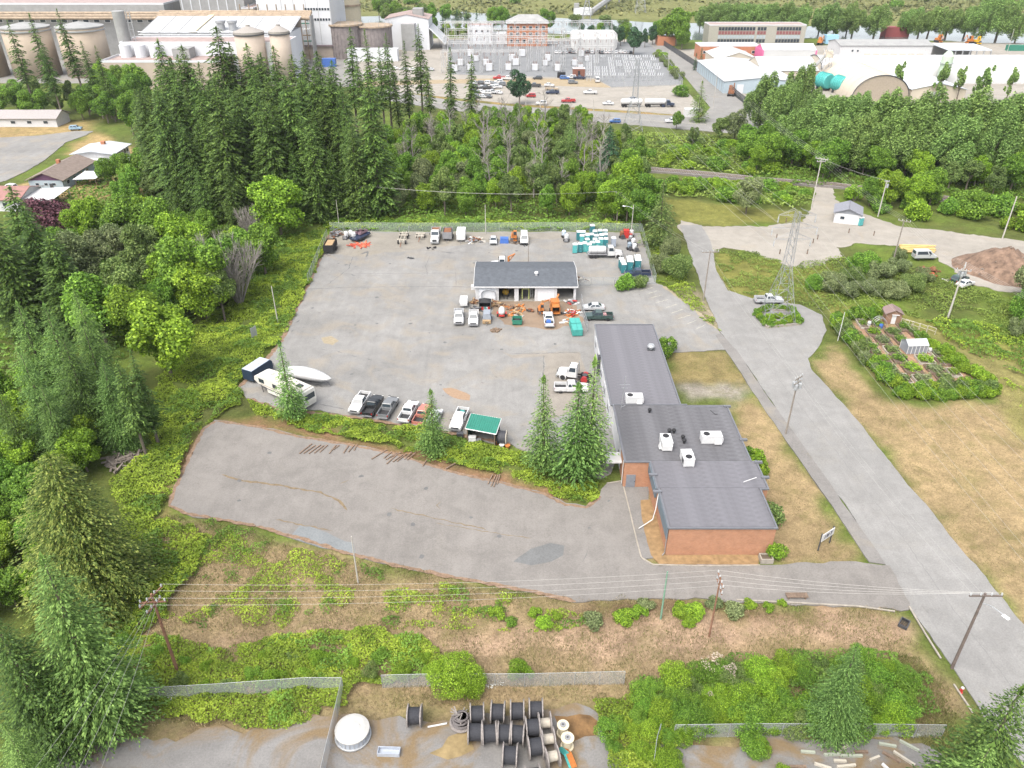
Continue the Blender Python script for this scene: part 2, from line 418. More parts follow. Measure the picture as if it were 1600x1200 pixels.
def grow(a, b, step, k):
    out = [a]; s = step
    while out[-1] < b:
        s *= k; out.append(out[-1] + s)
    return out
xs = sorted([-v for v in grow(150, 5000, 1.2, 1.16)][1:] + list(np.arange(-150, 150.01, 1.15)) + grow(150, 5000, 1.2, 1.16)[1:])
ys = [-200, -100, -50, -20, 0, 15, 25, 30] + list(np.arange(34, 260, 1.15)) + grow(261, 6000, 1.25, 1.045)
GX, GY = np.meshgrid(np.array(xs), np.array(ys))
WX = GX + (fbm(GX, GY, 6, 3) - .5) * 6 + (vnoise(GX, GY, 1.5, 9) - .5) * 2.2
WY = GY + (fbm(GX, GY, 6, 5) - .5) * 6 + (vnoise(GX, GY, 1.5, 11) - .5) * 2.2
def blur(A, n=1):
    for _ in range(n):
        B = np.pad(A, [(1, 1), (1, 1)] + [(0, 0)] * (A.ndim - 2), mode='edge')
        A = (B[:-2, 1:-1] + B[2:, 1:-1] + B[1:-1, :-2] + B[1:-1, 2:] + 2 * A) / 6
    return A
CV = np.zeros(GX.shape + (3,)) + np.array(C_WOOD)
m = fbm(GX, GY, 14, 21)[..., None]
CV = CV * (1 - m) + np.array(C_LUSH) * m
for poly, c in covers:
    k = blur(inside(poly, WX, WY).astype(float), 1)[..., None]
    CV = CV * (1 - k) + np.array(c) * k
pav = np.zeros(GX.shape)
for poly in paved: pav = np.maximum(pav, inside(poly, GX, GY))
pav = np.clip(blur(pav, 4) * 3, 0, 1)
rel = (fbm(GX, GY, 9, 31) - .5) * 0.9 + (vnoise(GX, GY, 2.5, 33) - .5) * 0.3
GZ = rel * (1 - pav) * np.clip((420 - np.hypot(GX, GY)) / 200, 0, 1) - 0.1
flat = np.zeros(GX.shape)
for p in (FIELD, LAWN_N, LAWN_S, DRIVE_N, GARDEN, SPOOLYARD): flat = np.maximum(flat, inside(polyw(p), GX, GY))
flat = blur(flat, 2)
GZ = GZ * (1 - flat) + flat * (GZ * 0.12 - 0.03)
def ground_z(x, y):
    i = int(np.clip(np.searchsorted(xs, x) - 1, 0, len(xs) - 2)); j = int(np.clip(np.searchsorted(ys, y) - 1, 0, len(ys) - 2))
    return float(GZ[j, i])
nx, ny = len(xs), len(ys)
idx = np.arange(nx * ny).reshape(ny, nx)
FQ = np.stack([idx[:-1, :-1], idx[:-1, 1:], idx[1:, 1:], idx[1:, :-1]], -1).reshape(-1, 4)
gm = bpy.data.materials.new('soil_and_grass'); gm.use_nodes = True
t = gm.node_tree; b = t.nodes['Principled BSDF']; b.inputs['Roughness'].default_value = 0.95; b.inputs['Specular IOR Level'].default_value = 0.1
at = N(t, 'Attribute', attribute_name='cover'); tc = N(t, 'TexCoord')
cur = at.outputs['Color']
for sc, lo, hi, det in ((0.05, 0.8, 1.2, 4), (0.45, 0.72, 1.28, 6), (3.2, 0.7, 1.3, 5), (14, 0.8, 1.2, 3)):
    nz = N(t, 'TexNoise'); nz.inputs['Scale'].default_value = sc; nz.inputs['Detail'].default_value = det; nz.inputs['Roughness'].default_value = 0.68; nz.inputs['Distortion'].default_value = 0.5
    t.links.new(tc.outputs['Object'], nz.inputs['Vector'])
    mr = N(t, 'MapRange'); mr.inputs[1].default_value = .3; mr.inputs[2].default_value = .7; mr.inputs[3].default_value = lo; mr.inputs[4].default_value = hi
    t.links.new(nz.outputs[0], mr.inputs[0])
    mx = N(t, 'Mix', data_type='RGBA', blend_type='MULTIPLY'); mx.inputs[0].default_value = 1
    t.links.new(cur, mx.inputs[6]); t.links.new(mr.outputs[0], mx.inputs[7]); cur = mx.outputs[2]
# greener tufts here and there
nz = N(t, 'TexNoise'); nz.inputs['Scale'].default_value = 0.22; nz.inputs['Detail'].default_value = 7; nz.inputs['Roughness'].default_value = 0.7
t.links.new(tc.outputs['Object'], nz.inputs['Vector'])
mr = N(t, 'MapRange'); mr.inputs[1].default_value = .5; mr.inputs[2].default_value = .68; mr.inputs[3].default_value = 0; mr.inputs[4].default_value = 0.55
t.links.new(nz.outputs[0], mr.inputs[0])
mx = N(t, 'Mix', data_type='RGBA'); mx.inputs[7].default_value = (0.10, 0.10, 0.03, 1)
t.links.new(mr.outputs[0], mx.inputs[0]); t.links.new(cur, mx.inputs[6])
t.links.new(mx.outputs[2], b.inputs['Base Color'])
nb = N(t, 'TexNoise'); nb.inputs['Scale'].default_value = 5; nb.inputs['Detail'].default_value = 6; t.links.new(tc.outputs['Object'], nb.inputs['Vector'])
bp = N(t, 'Bump'); bp.inputs['Strength'].default_value = 0.6; bp.inputs['Distance'].default_value = 0.12
t.links.new(nb.outputs[0], bp.inputs['Height']); t.links.new(bp.outputs[0], b.inputs['Normal'])
me = mesh_np('ground', np.stack([GX, GY, GZ], -1).reshape(-1, 3), FQ, gm, smooth=True)
ca = me.color_attributes.new('cover', 'FLOAT_COLOR', 'POINT')
ca.data.foreach_set('color', np.concatenate([CV, np.ones(GX.shape + (1,))], -1).astype(np.float32).ravel())
GROUND = tag(link('ground', me), kind='structure')

def rough_edge(poly, step=1.0, amp=0.3, seed=1):
    out = []; n = len(poly)
    for i in range(n):
        a, b_ = Vector(poly[i]), Vector(poly[(i + 1) % n]); L = (b_ - a).length; k = max(1, int(L / step))
        if L > 250: k = 40
        nrm = Vector((-(b_ - a).y, (b_ - a).x)).normalized()
        for j in range(k):
            p = a + (b_ - a) * j / k
            q = (float(fbm(p.x, p.y, 4 * step, seed)) - .5) * 3 * amp + (float(vnoise(p.x, p.y, 1.1 * step, seed + 5)) - .5) * amp
            if j == 0: q *= 0.3
            out.append(tuple(p + nrm * q))
    return out

def sheet(name, pts, z, m_, amp=0.3, step=1.0, world=False, parent=None, kind='structure'):
    poly = pts if world else polyw(pts)
    if amp: poly = rough_edge(poly, step, amp)
    a = sum(poly[i - 1][0] * poly[i][1] - poly[i][0] * poly[i - 1][1] for i in range(len(poly)))
    if a < 0: poly = poly[::-1]
    n = len(poly)
    mb = MB(); mb.add([(x, y, z) for x, y in poly] + [(x, y, z - 0.3) for x, y in poly], [tuple(range(n))] + [(n + i, n + (i + 1) % n, (i + 1) % n, i) for i in range(n)])
    o = mb.build(name, m_, parent)
    return tag(o, kind=kind) if not parent else o

M_YARD = paving('worn_asphalt', (0.186, 0.182, 0.175), tan=(0.215, 0.19, 0.155), tan_amt=0.6, tanlo=0.5, stain_amt=0.5, big=0.16, streak=R(80))
M_LOT = paving('old_asphalt', (0.167, 0.156, 0.145), tan=(0.172, 0.16, 0.145), stain=(0.13, 0.125, 0.12), big=0.12, stain_amt=0.35, streak=R(70))
M_STREET = paving('street_asphalt', (0.192, 0.188, 0.181), tan=(0.2, 0.19, 0.17), stain=(0.13, 0.13, 0.13), big=0.07, streak=R(33))
M_WALK = paving('path_asphalt', (0.162, 0.154, 0.146), big=0.1)
M_GRAVEL = paving('gravel_ground', (0.245, 0.226, 0.198), tan=(0.24, 0.205, 0.155), stain=(0.15, 0.14, 0.12), big=0.12)
M_SPOOL = paving('broken_concrete', (0.155, 0.15, 0.145), tan=(0.15, 0.105, 0.055), tan_amt=0.9, tanlo=0.47, big=0.15)
M_FAR = paving('far_paving', (0.19, 0.185, 0.175), big=0.1)
M_CONC = paving('concrete', (0.23, 0.215, 0.19), big=0.08)
for args in (('paved_yard', YARD, 0.045, M_YARD, 0.35), ('parking_lot', LOT, 0.055, M_LOT, 0.4), ('street', STREET, 0.035, M_STREET, 0.2), ('gravel_track', GRAVEL, 0.018, M_GRAVEL, 0.9),
             ('concrete_pavement', WALK, 0.07, M_WALK, 0.12), ('storage_pavement', SPOOLYARD, 0.01, M_SPOOL, 0.9), ('highway', HIGHWAY, 0.06, M_FAR, 0.0), ('far_parking_lot', PARKLOT, 0.03, M_GRAVEL, 0.0),
             ('side_road', SIDEROAD, 0.09, M_FAR, 0.0), ('mill_ground', MILLYARD, 0.05, M_FAR, 0.0), ('warehouse_ground', WAREYARD, 0.02, M_GRAVEL, 0.0), ('residential_street', CULDESAC, 0.05, M_YARD, 0.3)):
    sheet(*args)
# river
wm = bpy.data.materials.new('river_water'); wm.use_nodes = True
t = wm.node_tree; b = t.nodes['Principled BSDF']; b.inputs['Base Color'].default_value = (0.10, 0.12, 0.12, 1); b.inputs['Roughness'].default_value = 0.12
nz = N(t, 'TexNoise'); nz.inputs['Scale'].default_value = 0.25; nz.inputs['Detail'].default_value = 4; tc = N(t, 'TexCoord'); t.links.new(tc.outputs['Object'], nz.inputs['Vector'])
bp = N(t, 'Bump'); bp.inputs['Strength'].default_value = 0.15; bp.inputs['Distance'].default_value = 0.3; t.links.new(nz.outputs[0], bp.inputs['Height']); t.links.new(bp.outputs[0], b.inputs['Normal'])
sheet('river', RIVER, 0.1, wm, 6.0, 12.0)
# railway behind the trees: ballast bed, two rails
M_BAL = mat('ballast', (0.16, 0.145, 0.135), 0.9, var=0.25, scale=3, bump=0.4)
rail_l = [G(1000, 262), G(1100, 270), G(1200, 280), G(1300, 287), G(1400, 300), G(1500, 311), G(1620, 324)]
rail_r = [(x + 0.4, y - 5.0) for x, y in rail_l]
tr = tag(thing('railway_track', 'grey ballast railway line crossing behind the gravel turnaround', 'railway'))
MB().prism(rail_l + rail_r[::-1], -0.3, 0.55).build('ballast_bed', M_BAL, tr)
for k in (0.36, 0.64):
    pts = [Vector((a[0] * (1 - k) + b_[0] * k, a[1] * (1 - k) + b_[1] * k, 0.68)) for a, b_ in zip(rail_l, rail_r)]
    MB().path(pts, 0.07, 4).build('rail', mat('rail_steel', (0.14, 0.12, 0.1), 0.5, 0.5), tr)
M_SLEEP = mat('sleeper_wood', (0.1, 0.08, 0.065), 0.9)
smesh = MB().box((0, 0, 0.6), (0.4, 2.8, 0.12)).mesh('sleeper', M_SLEEP)
for k in range(0, 160):
    u = k / 160 * 6; i = int(u); f = u - i
    if i > 5: break
    cx = rail_l[i][0] * (1 - f) + rail_l[i + 1][0] * f; cy = rail_l[i][1] * (1 - f) + rail_l[i + 1][1] * f - 2.5
    link('sleeper', smesh, tr, (cx, cy, 0.0))
# kerb along the drive and the parking lot edge by the road
M_KERB = mat('kerb_concrete', (0.26, 0.235, 0.2), 0.9, var=0.2, scale=1.5)
def kerb(pts, label, w=0.18, h=0.14):
    o = thing('kerb', label, 'kerb'); tag(o, kind='structure')
    del o['category']
    for a, b_ in zip(pts, pts[1:]):
        a, b_ = Vector(G(*a)), Vector(G(*b_)); n = max(1, round((b_ - a).length / 2.6))
        for j in range(n):
            p, q = a + (b_ - a) * (j / n), a + (b_ - a) * ((j + 0.985) / n); d = q - p
            MB().box(((p.x + q.x) / 2, (p.y + q.y) / 2, h / 2 + 0.02), (d.length, w, h), math.atan2(d.y, d.x)).build('kerb_stone', M_KERB, o)
kerb([(1398, 956), (1340, 948), (1250, 943), (1150, 938)], 'low kerb along the drive beside dry bank')
kerb([(948, 756), (972, 752), (984, 800), (996, 850), (1002, 872), (1020, 883), (1100, 885), (1188, 884)], 'tan concrete kerb round the path beside brick office')
kerb([(1420, 948), (1445, 990), (1470, 1030)], 'short kerb beside street corner')
kerb([(1490, 1070), (1520, 1115)], 'short kerb by the fire hydrant')
# narrow concrete path along the office
sheet('office_path', [(975, 760), (1014, 758), (1012, 790), (1012, 830), (1021, 872), (1004, 874), (996, 850), (984, 800)], 0.065, M_WALK, 0.05)
sheet('grass_strip', [(1001, 782), (1030, 782), (1040, 868), (1185, 868), (1185, 882), (1030, 882), (1017, 868), (1006, 820)], 0.075, mat('dry_turf', (0.215, 0.14, 0.07), 0.95, var=0.3, scale=1.2, bump=0.5), 0.15)
# long sealed cracks, weeds growing in them, and patches in the paving
M_CRACK = mat('crack_weeds', (0.15, 0.112, 0.068), 0.95, var=0.3, scale=2)
M_DARK = mat('dark_tar', (0.105, 0.105, 0.105), 0.8, var=0.2, scale=1)
M_SAND = mat('washed_sand', (0.235, 0.2, 0.14), 0.95, var=0.15, scale=1.2)
def strip(name, pts, w, z, m_, seed=0, parent=None):
    P_ = [Vector(G(*p)) for p in pts]; L = []; Rr = []
    rng = random.Random(seed)
    fine = []
    for a, b_ in zip(P_, P_[1:]):
        n = max(1, int((b_ - a).length / 0.6))
        fine += [a + (b_ - a) * j / n for j in range(n)]
    fine.append(P_[-1])
    for i, p in enumerate(fine):
        d = (fine[min(i + 1, len(fine) - 1)] - fine[max(i - 1, 0)]).normalized(); nrm = Vector((-d.y, d.x)); p = p + nrm * rng.uniform(-.12, .12)
        ww = w * rng.uniform(.35, 1.3) / 2 if 0 < i < len(fine) - 1 else 0.01
        L.append(p + nrm * ww); Rr.append(p - nrm * ww)
    n = len(L); mb = MB()
    mb.add([(p.x, p.y, z) for p in L] + [(p.x, p.y, z) for p in Rr], [(i + 1, i, n + i, n + i + 1) for i in range(n - 1)])
    return mb.build(name, m_, parent)
OB = {o.name: o for o in COL.objects}
for i, (pts, w, m_) in enumerate([([(346, 742), (380, 752), (430, 758), (500, 770), (530, 783), (543, 798)], 0.35, M_CRACK), ([(431, 812), (470, 820), (520, 830)], 0.2, M_CRACK), ([(610, 795), (680, 810), (760, 828)], 0.16, M_CRACK),
                                  ([(690, 784), (682, 790), (688, 796)], 0.2, M_CRACK), ([(530, 756), (545, 750)], 0.2, M_CRACK), ([(1002, 800), (996, 780)], .1, M_CRACK), ([(680, 818), (740, 828), (830, 842)], 0.1, M_CRACK), ([(910, 878), (918, 860)], 0.08, M_DARK)]):
    strip('pavement_crack', pts, w, 0.06, m_, i, OB['parking_lot'])
for i, (pts, w, m_) in enumerate([([(552, 400), (545, 420), (525, 435), (510, 446)], 0.18, M_DARK), ([(475, 452), (560, 449), (700, 448), (738, 449)], 0.22, M_DARK), ([(530, 428), (700, 427), (740, 427)], 0.15, M_DARK), ([(800, 553), (905, 551)], 0.2, M_DARK),
                                  ([(850, 555), (849, 600)], 0.18, M_DARK), ([(500, 545), (512, 548)], .35, M_DARK), ([(525, 548), (535, 552)], .3, M_DARK), ([(548, 555), (558, 558)], .25, M_DARK), ([(572, 560), (582, 563)], .2, M_DARK), ([(595, 566), (606, 569)], .2, M_DARK),
                                  ([(630, 390), (760, 396), (820, 398)], .12, M_DARK), ([(688, 394), (712, 396)], .5, M_DARK), ([(462, 505), (468, 500)], .5, M_DARK), ([(455, 520), (460, 515)], .4, M_DARK), ([(548, 429), (556, 431)], .6, M_DARK), ([(552, 418), (560, 416)], .4, M_DARK),
                                  ([(563, 398), (575, 393), (572, 403)], .7, M_DARK), ([(524, 580), (530, 582)], .9, M_DARK), ([(627, 619), (634, 620)], 1.0, M_DARK), ([(668, 430), (665, 415), (672, 400)], .1, M_DARK), ([(713, 446), (712, 420)], .1, M_DARK), ([(500, 632), (540, 640)], .2, M_DARK)]):
    strip('pavement_crack', pts, w, 0.05, m_, 40 + i, OB['paved_yard'])
sheet('pavement_patch', [(502, 528), (518, 525), (530, 533), (520, 540), (506, 537)], 0.049, M_SAND, 0.35, parent=OB['paved_yard'])
sheet('pavement_patch', [(691, 607), (705, 606), (735, 618), (734, 626), (718, 624), (695, 613)], 0.049, mat('orange_sand', (0.24, 0.165, 0.11), 0.95), 0.35, parent=OB['paved_yard'])
sheet('pavement_patch', [(775, 545), (800, 555), (850, 552), (905, 550), (918, 590), (900, 640), (850, 660), (850, 558), (800, 560)], 0.0485, paving('dusty_concrete', (0.2, 0.182, 0.158), big=.1), 0.3, parent=OB['paved_yard'])
sheet('pavement_patch', [(765, 462), (895, 462), (912, 500), (870, 515), (800, 508), (768, 490)], 0.0487, paving('rusty_dirt', (0.195, 0.145, 0.105), tan=(0.22, 0.14, 0.085), big=.15), 1.0, parent=OB['paved_yard'])
sheet('pavement_patch', [(515, 363), (880, 364), (880, 372), (700, 384), (560, 400), (510, 395)], 0.048, paving('gravelly_edge', (0.205, 0.19, 0.165), big=.1), 0.8, parent=OB['paved_yard'])
sheet('pavement_patch', [(802, 878), (830, 858), (860, 848), (882, 853), (880, 868), (862, 878), (830, 884)], 0.059, paving('tar_patch', (0.125, 0.127, 0.127), big=.06), 0.3, parent=OB['parking_lot'])
sheet('pavement_patch', [(455, 838), (470, 820), (552, 848), (556, 866), (500, 855)], 0.0592, paving('blue_grey_patch', (0.158, 0.168, 0.172), big=.06), 0.3, parent=OB['parking_lot'])
# parking bays by the office drive
M_LINE = mat('line_paint', (0.34, 0.32, 0.26), 0.8, var=0.35, scale=3)
for a, b_ in [((1010, 460), (1029, 454)), ((1016, 466), (1036, 461)), ((1023, 474), (1044, 468)), ((1038, 482), (1059, 475)), ((1048, 490), (1068, 483)), ((1058, 499), (1080, 492)), ((1072, 507), (1090, 500)), ((1086, 515), (1104, 507)), ((1000, 455), (1020, 449))]:
    strip('bay_line', [a, b_], 0.16, 0.05, M_LINE, 3, OB['paved_yard'])
# faint centre seam of the street
strip('street_seam', [(1190, 560), (1262, 650), (1330, 735), (1400, 826), (1480, 940), (1600, 1100)], 0.09, 0.04, mat('street_joint', (.15, .148, .144), .85), 8, OB['street'])
for a in ([(560, 143), (700, 163), (900, 180), (1105, 195)],):
    strip('road_line', a, 0.4, 0.07, M_LINE, 8, OB['highway'])

# needles and rust coloured litter along the edges of the lower lot
M_LIT = mat('brown_litter', (0.175, 0.118, 0.08), 0.95, var=0.4, scale=2, bump=.4)
for i, pts in enumerate(([(338, 658), (400, 667), (470, 683), (540, 694), (620, 710), (700, 736), (800, 759), (850, 772), (884, 789), (915, 793), (940, 776)], [(338, 658), (318, 670), (300, 705), (274, 762), (265, 790), (292, 803), (400, 822)], [(400, 822), (480, 845), (540, 864), (620, 884), (720, 904), (835, 925), (900, 940)])):
    for k in range(2): strip('leaf_litter', pts, (.6, .35)[k], .062 + .003 * k, M_LIT, 60 + i * 3 + k, OB['parking_lot'])
for i, pts in enumerate(([(372, 606), (410, 570), (440, 533), (462, 485), (482, 445), (500, 405), (514, 366)], [(385, 622), (440, 640), (560, 653), (700, 676), (800, 694)], [(1036, 447), (1075, 475), (1120, 515)])): strip('leaf_litter', pts, .8, .051, M_LIT if i < 2 else M_SAND, 70 + i, OB['paved_yard'])
ro = random.Random(9)
for i in range(46):                                     # oil drips
    a = i < 30; px, py = (ro.uniform(470, 900), ro.uniform(390, 640)) if a else (ro.uniform(330, 960), ro.uniform(700, 900))
    if not inside(polyw(YARD if a else LOT), *G(px, py)): continue
    x, y = G(px, py); q = ro.uniform(.12, .45); sheet('oil_stain', [(x + math.cos(k) * q * ro.uniform(.6, 1.3), y + math.sin(k) * q * ro.uniform(.6, 1.3)) for k in (0, .8, 1.6, 2.4, 3.2, 4, 4.8, 5.6)], .0515 if a else .063, M_DARK, 0, world=True, parent=OB['paved_yard' if a else 'parking_lot'])
sheet('moss_patch', [(866, 1118), (905, 1116), (935, 1128), (934, 1150), (895, 1160), (874, 1146)], .016, mat('rusty_moss', (.135, .078, .034), .95, var=.5, scale=.8), .6, parent=OB['storage_pavement'])
sheet('moss_patch', [(700, 1150), (735, 1132), (740, 1170), (700, 1186), (672, 1178)], .016, mat('straw_moss', (.2, .15, .075), .95, var=.3, scale=.8), .6, parent=OB['storage_pavement'])
# ================================================================== BUILDINGS ON THE SITE
M_BRICK = bpy.data.materials.new('brickwork'); M_BRICK.use_nodes = True
t = M_BRICK.node_tree; b = t.nodes['Principled BSDF']; b.inputs['Roughness'].default_value = 0.9; b.inputs['Specular IOR Level'].default_value = 0.15
tc = N(t, 'TexCoord'); ge = N(t, 'NewGeometry'); sx = N(t, 'SeparateXYZ'); t.links.new(tc.outputs['Object'], sx.inputs[0])
ad = N(t, 'Math', operation='ADD'); t.links.new(sx.outputs[0], ad.inputs[0]); t.links.new(sx.outputs[1], ad.inputs[1])
cb = N(t, 'CombineXYZ'); t.links.new(ad.outputs[0], cb.inputs[0]); t.links.new(sx.outputs[2], cb.inputs[1])
br = N(t, 'TexBrick'); br.inputs['Scale'].default_value = 1.0; br.inputs['Brick Width'].default_value = 0.3; br.inputs['Row Height'].default_value = 0.1; br.inputs['Mortar Size'].default_value = 0.012
br.inputs['Color1'].default_value = (0.35, 0.165, 0.09, 1); br.inputs['Color2'].default_value = (0.3, 0.132, 0.07, 1); br.inputs['Mortar'].default_value = (0.3, 0.22, 0.17, 1); br.inputs['Bias'].default_value = -0.1
t.links.new(cb.outputs[0], br.inputs['Vector'])
nz = N(t, 'TexNoise'); nz.inputs['Scale'].default_value = 1.3; nz.inputs['Detail'].default_value = 6; t.links.new(tc.outputs['Object'], nz.inputs['Vector'])
mr = N(t, 'MapRange'); mr.inputs[1].default_value = .3; mr.inputs[2].default_value = .7; mr.inputs[3].default_value = .9; mr.inputs[4].default_value = 1.1; t.links.new(nz.outputs[0], mr.inputs[0])
mx = N(t, 'Mix', data_type='RGBA', blend_type='MULTIPLY'); mx.inputs[0].default_value = 1; t.links.new(br.outputs[0], mx.inputs[6]); t.links.new(mr.outputs[0], mx.inputs[7]); t.links.new(mx.outputs[2], b.inputs['Base Color'])
M_ROLL = mat('roll_roofing', (0.12, 0.118, 0.13), 0.85, var=0.22, scale=0.5, bump=0.1)
M_ROLL2 = mat('roll_roofing_old', (0.096, 0.095, 0.102), 0.85, var=0.42, scale=0.35, bump=0.1)
M_FLASH = mat('grey_flashing', (0.15, 0.155, 0.17), 0.5, 0.3, var=0.1)
M_WHITE = mat('white_siding', (0.46, 0.46, 0.465), 0.7, var=0.1, scale=1.5)
M_WHT = mat('white_metal', (0.48, 0.48, 0.48), 0.45, var=0.06)
M_BLACK = mat('black_rubber', (0.02, 0.02, 0.022), 0.7, var=0.2)
M_DGREY = mat('dark_grey_metal', (0.07, 0.072, 0.078), 0.5, 0.3, var=0.15)
M_GREY = mat('grey_steel', (0.25, 0.25, 0.26), 0.5, 0.4, var=0.15)
M_GALV = mat('galvanised_steel', (0.36, 0.37, 0.38), 0.45, 0.5, var=0.12)
M_GLASS = mat('window_glass', (0.03, 0.04, 0.05), 0.08, var=0.0, spec=0.6)
M_RUST = mat('rusty_steel', (0.17, 0.075, 0.04), 0.9, var=0.4, scale=3)
M_TIMBER = mat('weathered_timber', (0.16, 0.115, 0.085), 0.9, var=0.35, scale=3)
M_WOOD = mat('raw_timber', (0.3, 0.21, 0.12), 0.85, var=0.25, scale=3)
M_ORANGE = mat('orange_enamel', (0.36, 0.13, 0.035), 0.5, var=0.15)
M_YEL = mat('yellow_enamel', (0.5, 0.3, 0.02), 0.5, var=0.12)
M_GREEN = mat('green_enamel', (0.03, 0.16, 0.11), 0.5, var=0.12)
M_TEAL = mat('teal_plastic', (0.06, 0.3, 0.28), 0.5, var=0.1)
M_BLUE_ = mat('blue_plastic', (0.05, 0.12, 0.36), 0.5, var=0.12)
M_RED = mat('red_enamel', (0.38, 0.035, 0.03), 0.45, var=0.12)

office = thing('office_building', 'long flat roofed brick office with grey roof and white walled rear wing', 'building')
HB = 4.5
blocks = [(15.6, 26.4, 101.0, 128.7, 4.35), (15.9, 33.5, 86.3, 100.95, HB), (19.5, 34.2, 80.3, 86.25, HB), (19.7, 33.1, 72.6, 80.25, HB)]
# walls: the rear wing is rendered white, the rest is brick
MB().bbox(15.6, 26.4, 101.0, 128.7, -.2, 4.35).build('wall', M_WHITE, office)
w = MB(); w.bbox(15.9, 33.5, 90.3, 100.95, -.2, HB); w.build('wall', M_WHITE, office)
w = MB()
for x0, x1, y0, y1 in ((15.88, 33.52, 86.3, 90.29), (19.5, 34.2, 80.3, 86.29), (19.7, 33.1, 72.6, 80.29)): w.bbox(x0, x1, y0, y1, -.2, HB)
w.build('brick_wall', M_BRICK, office)
# roof: overlapping rolls of felt, laid from the low end, each lap a small step
def rolls(x0, x1, y0, y1, z, step, m_, parent):
    n = max(1, round((y1 - y0) / step)); st = (y1 - y0) / n
    me = MB().add([(0, 0, 0.007), (x1 - x0, 0, 0.007), (x1 - x0, st, 0.004), (0, st, 0.004), (0, 0, -.03), (x1 - x0, 0, -.03), (x1 - x0, st, -.03), (0, st, -.03)], [(0, 1, 2, 3), (4, 5, 1, 0), (5, 6, 2, 1), (6, 7, 3, 2), (7, 4, 0, 3)]).mesh('roofing_roll', m_)
    for i in range(n): link('roofing_roll', me, parent, (x0, y0 + i * st, z))
rf = MB()
for x0, x1, y0, y1, z in blocks: rf.bbox(x0 + .05, x1 - .05, y0 + .02, y1 - .02, z + .002, z + .05)
roof = rf.build('roof', M_ROLL, office)
rolls(15.75, 26.25, 101.2, 128.5, 4.45, 0.95, M_ROLL, roof)
rolls(16.1, 33.3, 86.5, 100.8, 4.6, 0.95, M_ROLL2, roof)
rolls(19.8, 34.0, 80.5, 86.45, 4.6, 0.95, M_ROLL, roof)
rolls(19.9, 32.9, 72.8, 80.45, 4.6, 0.95, M_ROLL, roof)
# flashing along the roof edges
fl = MB()
def edge(x0, y0, x1, y1, z, w_=0.22, h=0.2):
    d = Vector((x1 - x0, y1 - y0)); fl.box(((x0 + x1) / 2, (y0 + y1) / 2, z + h / 2 - .06), (d.length + w_, w_, h), math.atan2(d.y, d.x))
for e in [(15.55, 101, 15.55, 128.75, 4.4), (15.55, 128.75, 26.45, 128.75, 4.402), (26.45, 128.75, 26.45, 101.1, 4.404), (15.8, 100.98, 27.3, 100.98, 4.52), (27.3, 100.4, 33.55, 100.4, 4.524), (33.55, 100.4, 33.55, 86.4, 4.53), (15.83, 100.9, 15.83, 86.3, 4.532), (15.83, 86.25, 19.4, 86.25, 4.534), (19.43, 86.2, 19.43, 80.3, 4.536),
          (34.25, 86.4, 34.25, 80.25, 4.538), (33.2, 80.23, 34.2, 80.23, 4.54), (19.63, 80.2, 19.63, 72.6, 4.542), (19.65, 72.55, 33.15, 72.55, 4.544), (33.15, 72.6, 33.15, 80.2, 4.546)]: edge(*e)
fl.build('roof_flashing', M_FLASH, office)
for x, y in [(19.3, 83.2), (19.3, 79.6), (33.75, 91.4), (34.45, 86.0), (34.45, 82.6), (33.5, 100.3)]:
    MB().box((x, y, 4.68), (1.1, .4, .3)).build('parapet_block', M_FLASH, office)
MB().bbox(19.45, 19.62, 72.7, 79.4, 2.6, 4.5).build('soffit_board', mat('blue_grey_board', (0.11, 0.14, 0.165), .7), office)
MB().bbox(19.2, 19.48, 80.5, 86.2, 2.9, 4.5).build('soffit_board', MATS['blue_grey_board'], office)
d = MB().bbox(16.25, 17.55, 86.2, 86.31, 0.1, 2.25).build('door', mat('grey_door', (0.16, 0.17, 0.19), .6), office)
MB().bbox(17.4, 17.48, 86.12, 86.2, 1.1, 1.2).build('handle', M_BLACK, d)
g = MB(); g.path([Vector((19.5, 79.6, 4.4)), Vector((19.2, 78.9, 2.2)), Vector((18.9, 78.6, .7)), Vector((16.9, 77.4, .18))], .07, 6); g.build('downpipe', M_WHT, office)
MB().path([Vector((19.55, 72.75, 4.3)), Vector((19.55, 72.75, .3)), Vector((19.2, 72.4, .15))], .06, 6).build('downpipe', M_GREY, office)
MB().path([Vector((15.75, 86.9, 4.3)), Vector((15.75, 86.9, .2))], .06, 6).build('downpipe', M_WHT, office)
for y in (104, 109.5, 115, 121, 125.5):                 # wall openings of the white wing
    o = MB().bbox(15.5, 15.6, y - 1.2, y + 1.2, 0.1, 3.1).build('overhead_door', mat('ribbed_door', (0.4, 0.41, 0.43), .6), office)
    MB().bbox(15.46, 15.5, y - 1.0, y + 1.0, 1.7, 2.2).build('pane', M_GLASS, o)
MB().bbox(15.1, 15.58, 117.4, 118.2, 0.1, 3.9).build('pilaster', M_DGREY, office)
MB().bbox(15.8, 15.89, 91.4, 92.4, 0.1, 2.2).build('door', M_DGREY, office)
MB().bbox(13.6, 15.85, 88.6, 91.0, 2.5, 2.75).build('canopy', M_WHT, office)
for i, y in enumerate((103.5, 108, 113, 118, 123)):
    o = MB().bbox(26.38, 26.46, y - .9, y + .9, 1.2, 2.4).build('window', M_WHT, office); MB().bbox(26.45, 26.5, y - .8, y + .8, 1.3, 2.3).build('pane', M_GLASS, o)
for y in (89, 93.5, 97):
    o = MB().bbox(33.5, 33.58, y - 1, y + 1, 1.1, 2.5).build('window', M_WHT, office); MB().bbox(33.57, 33.62, y - .9, y + .9, 1.2, 2.4).build('pane', M_GLASS, o)
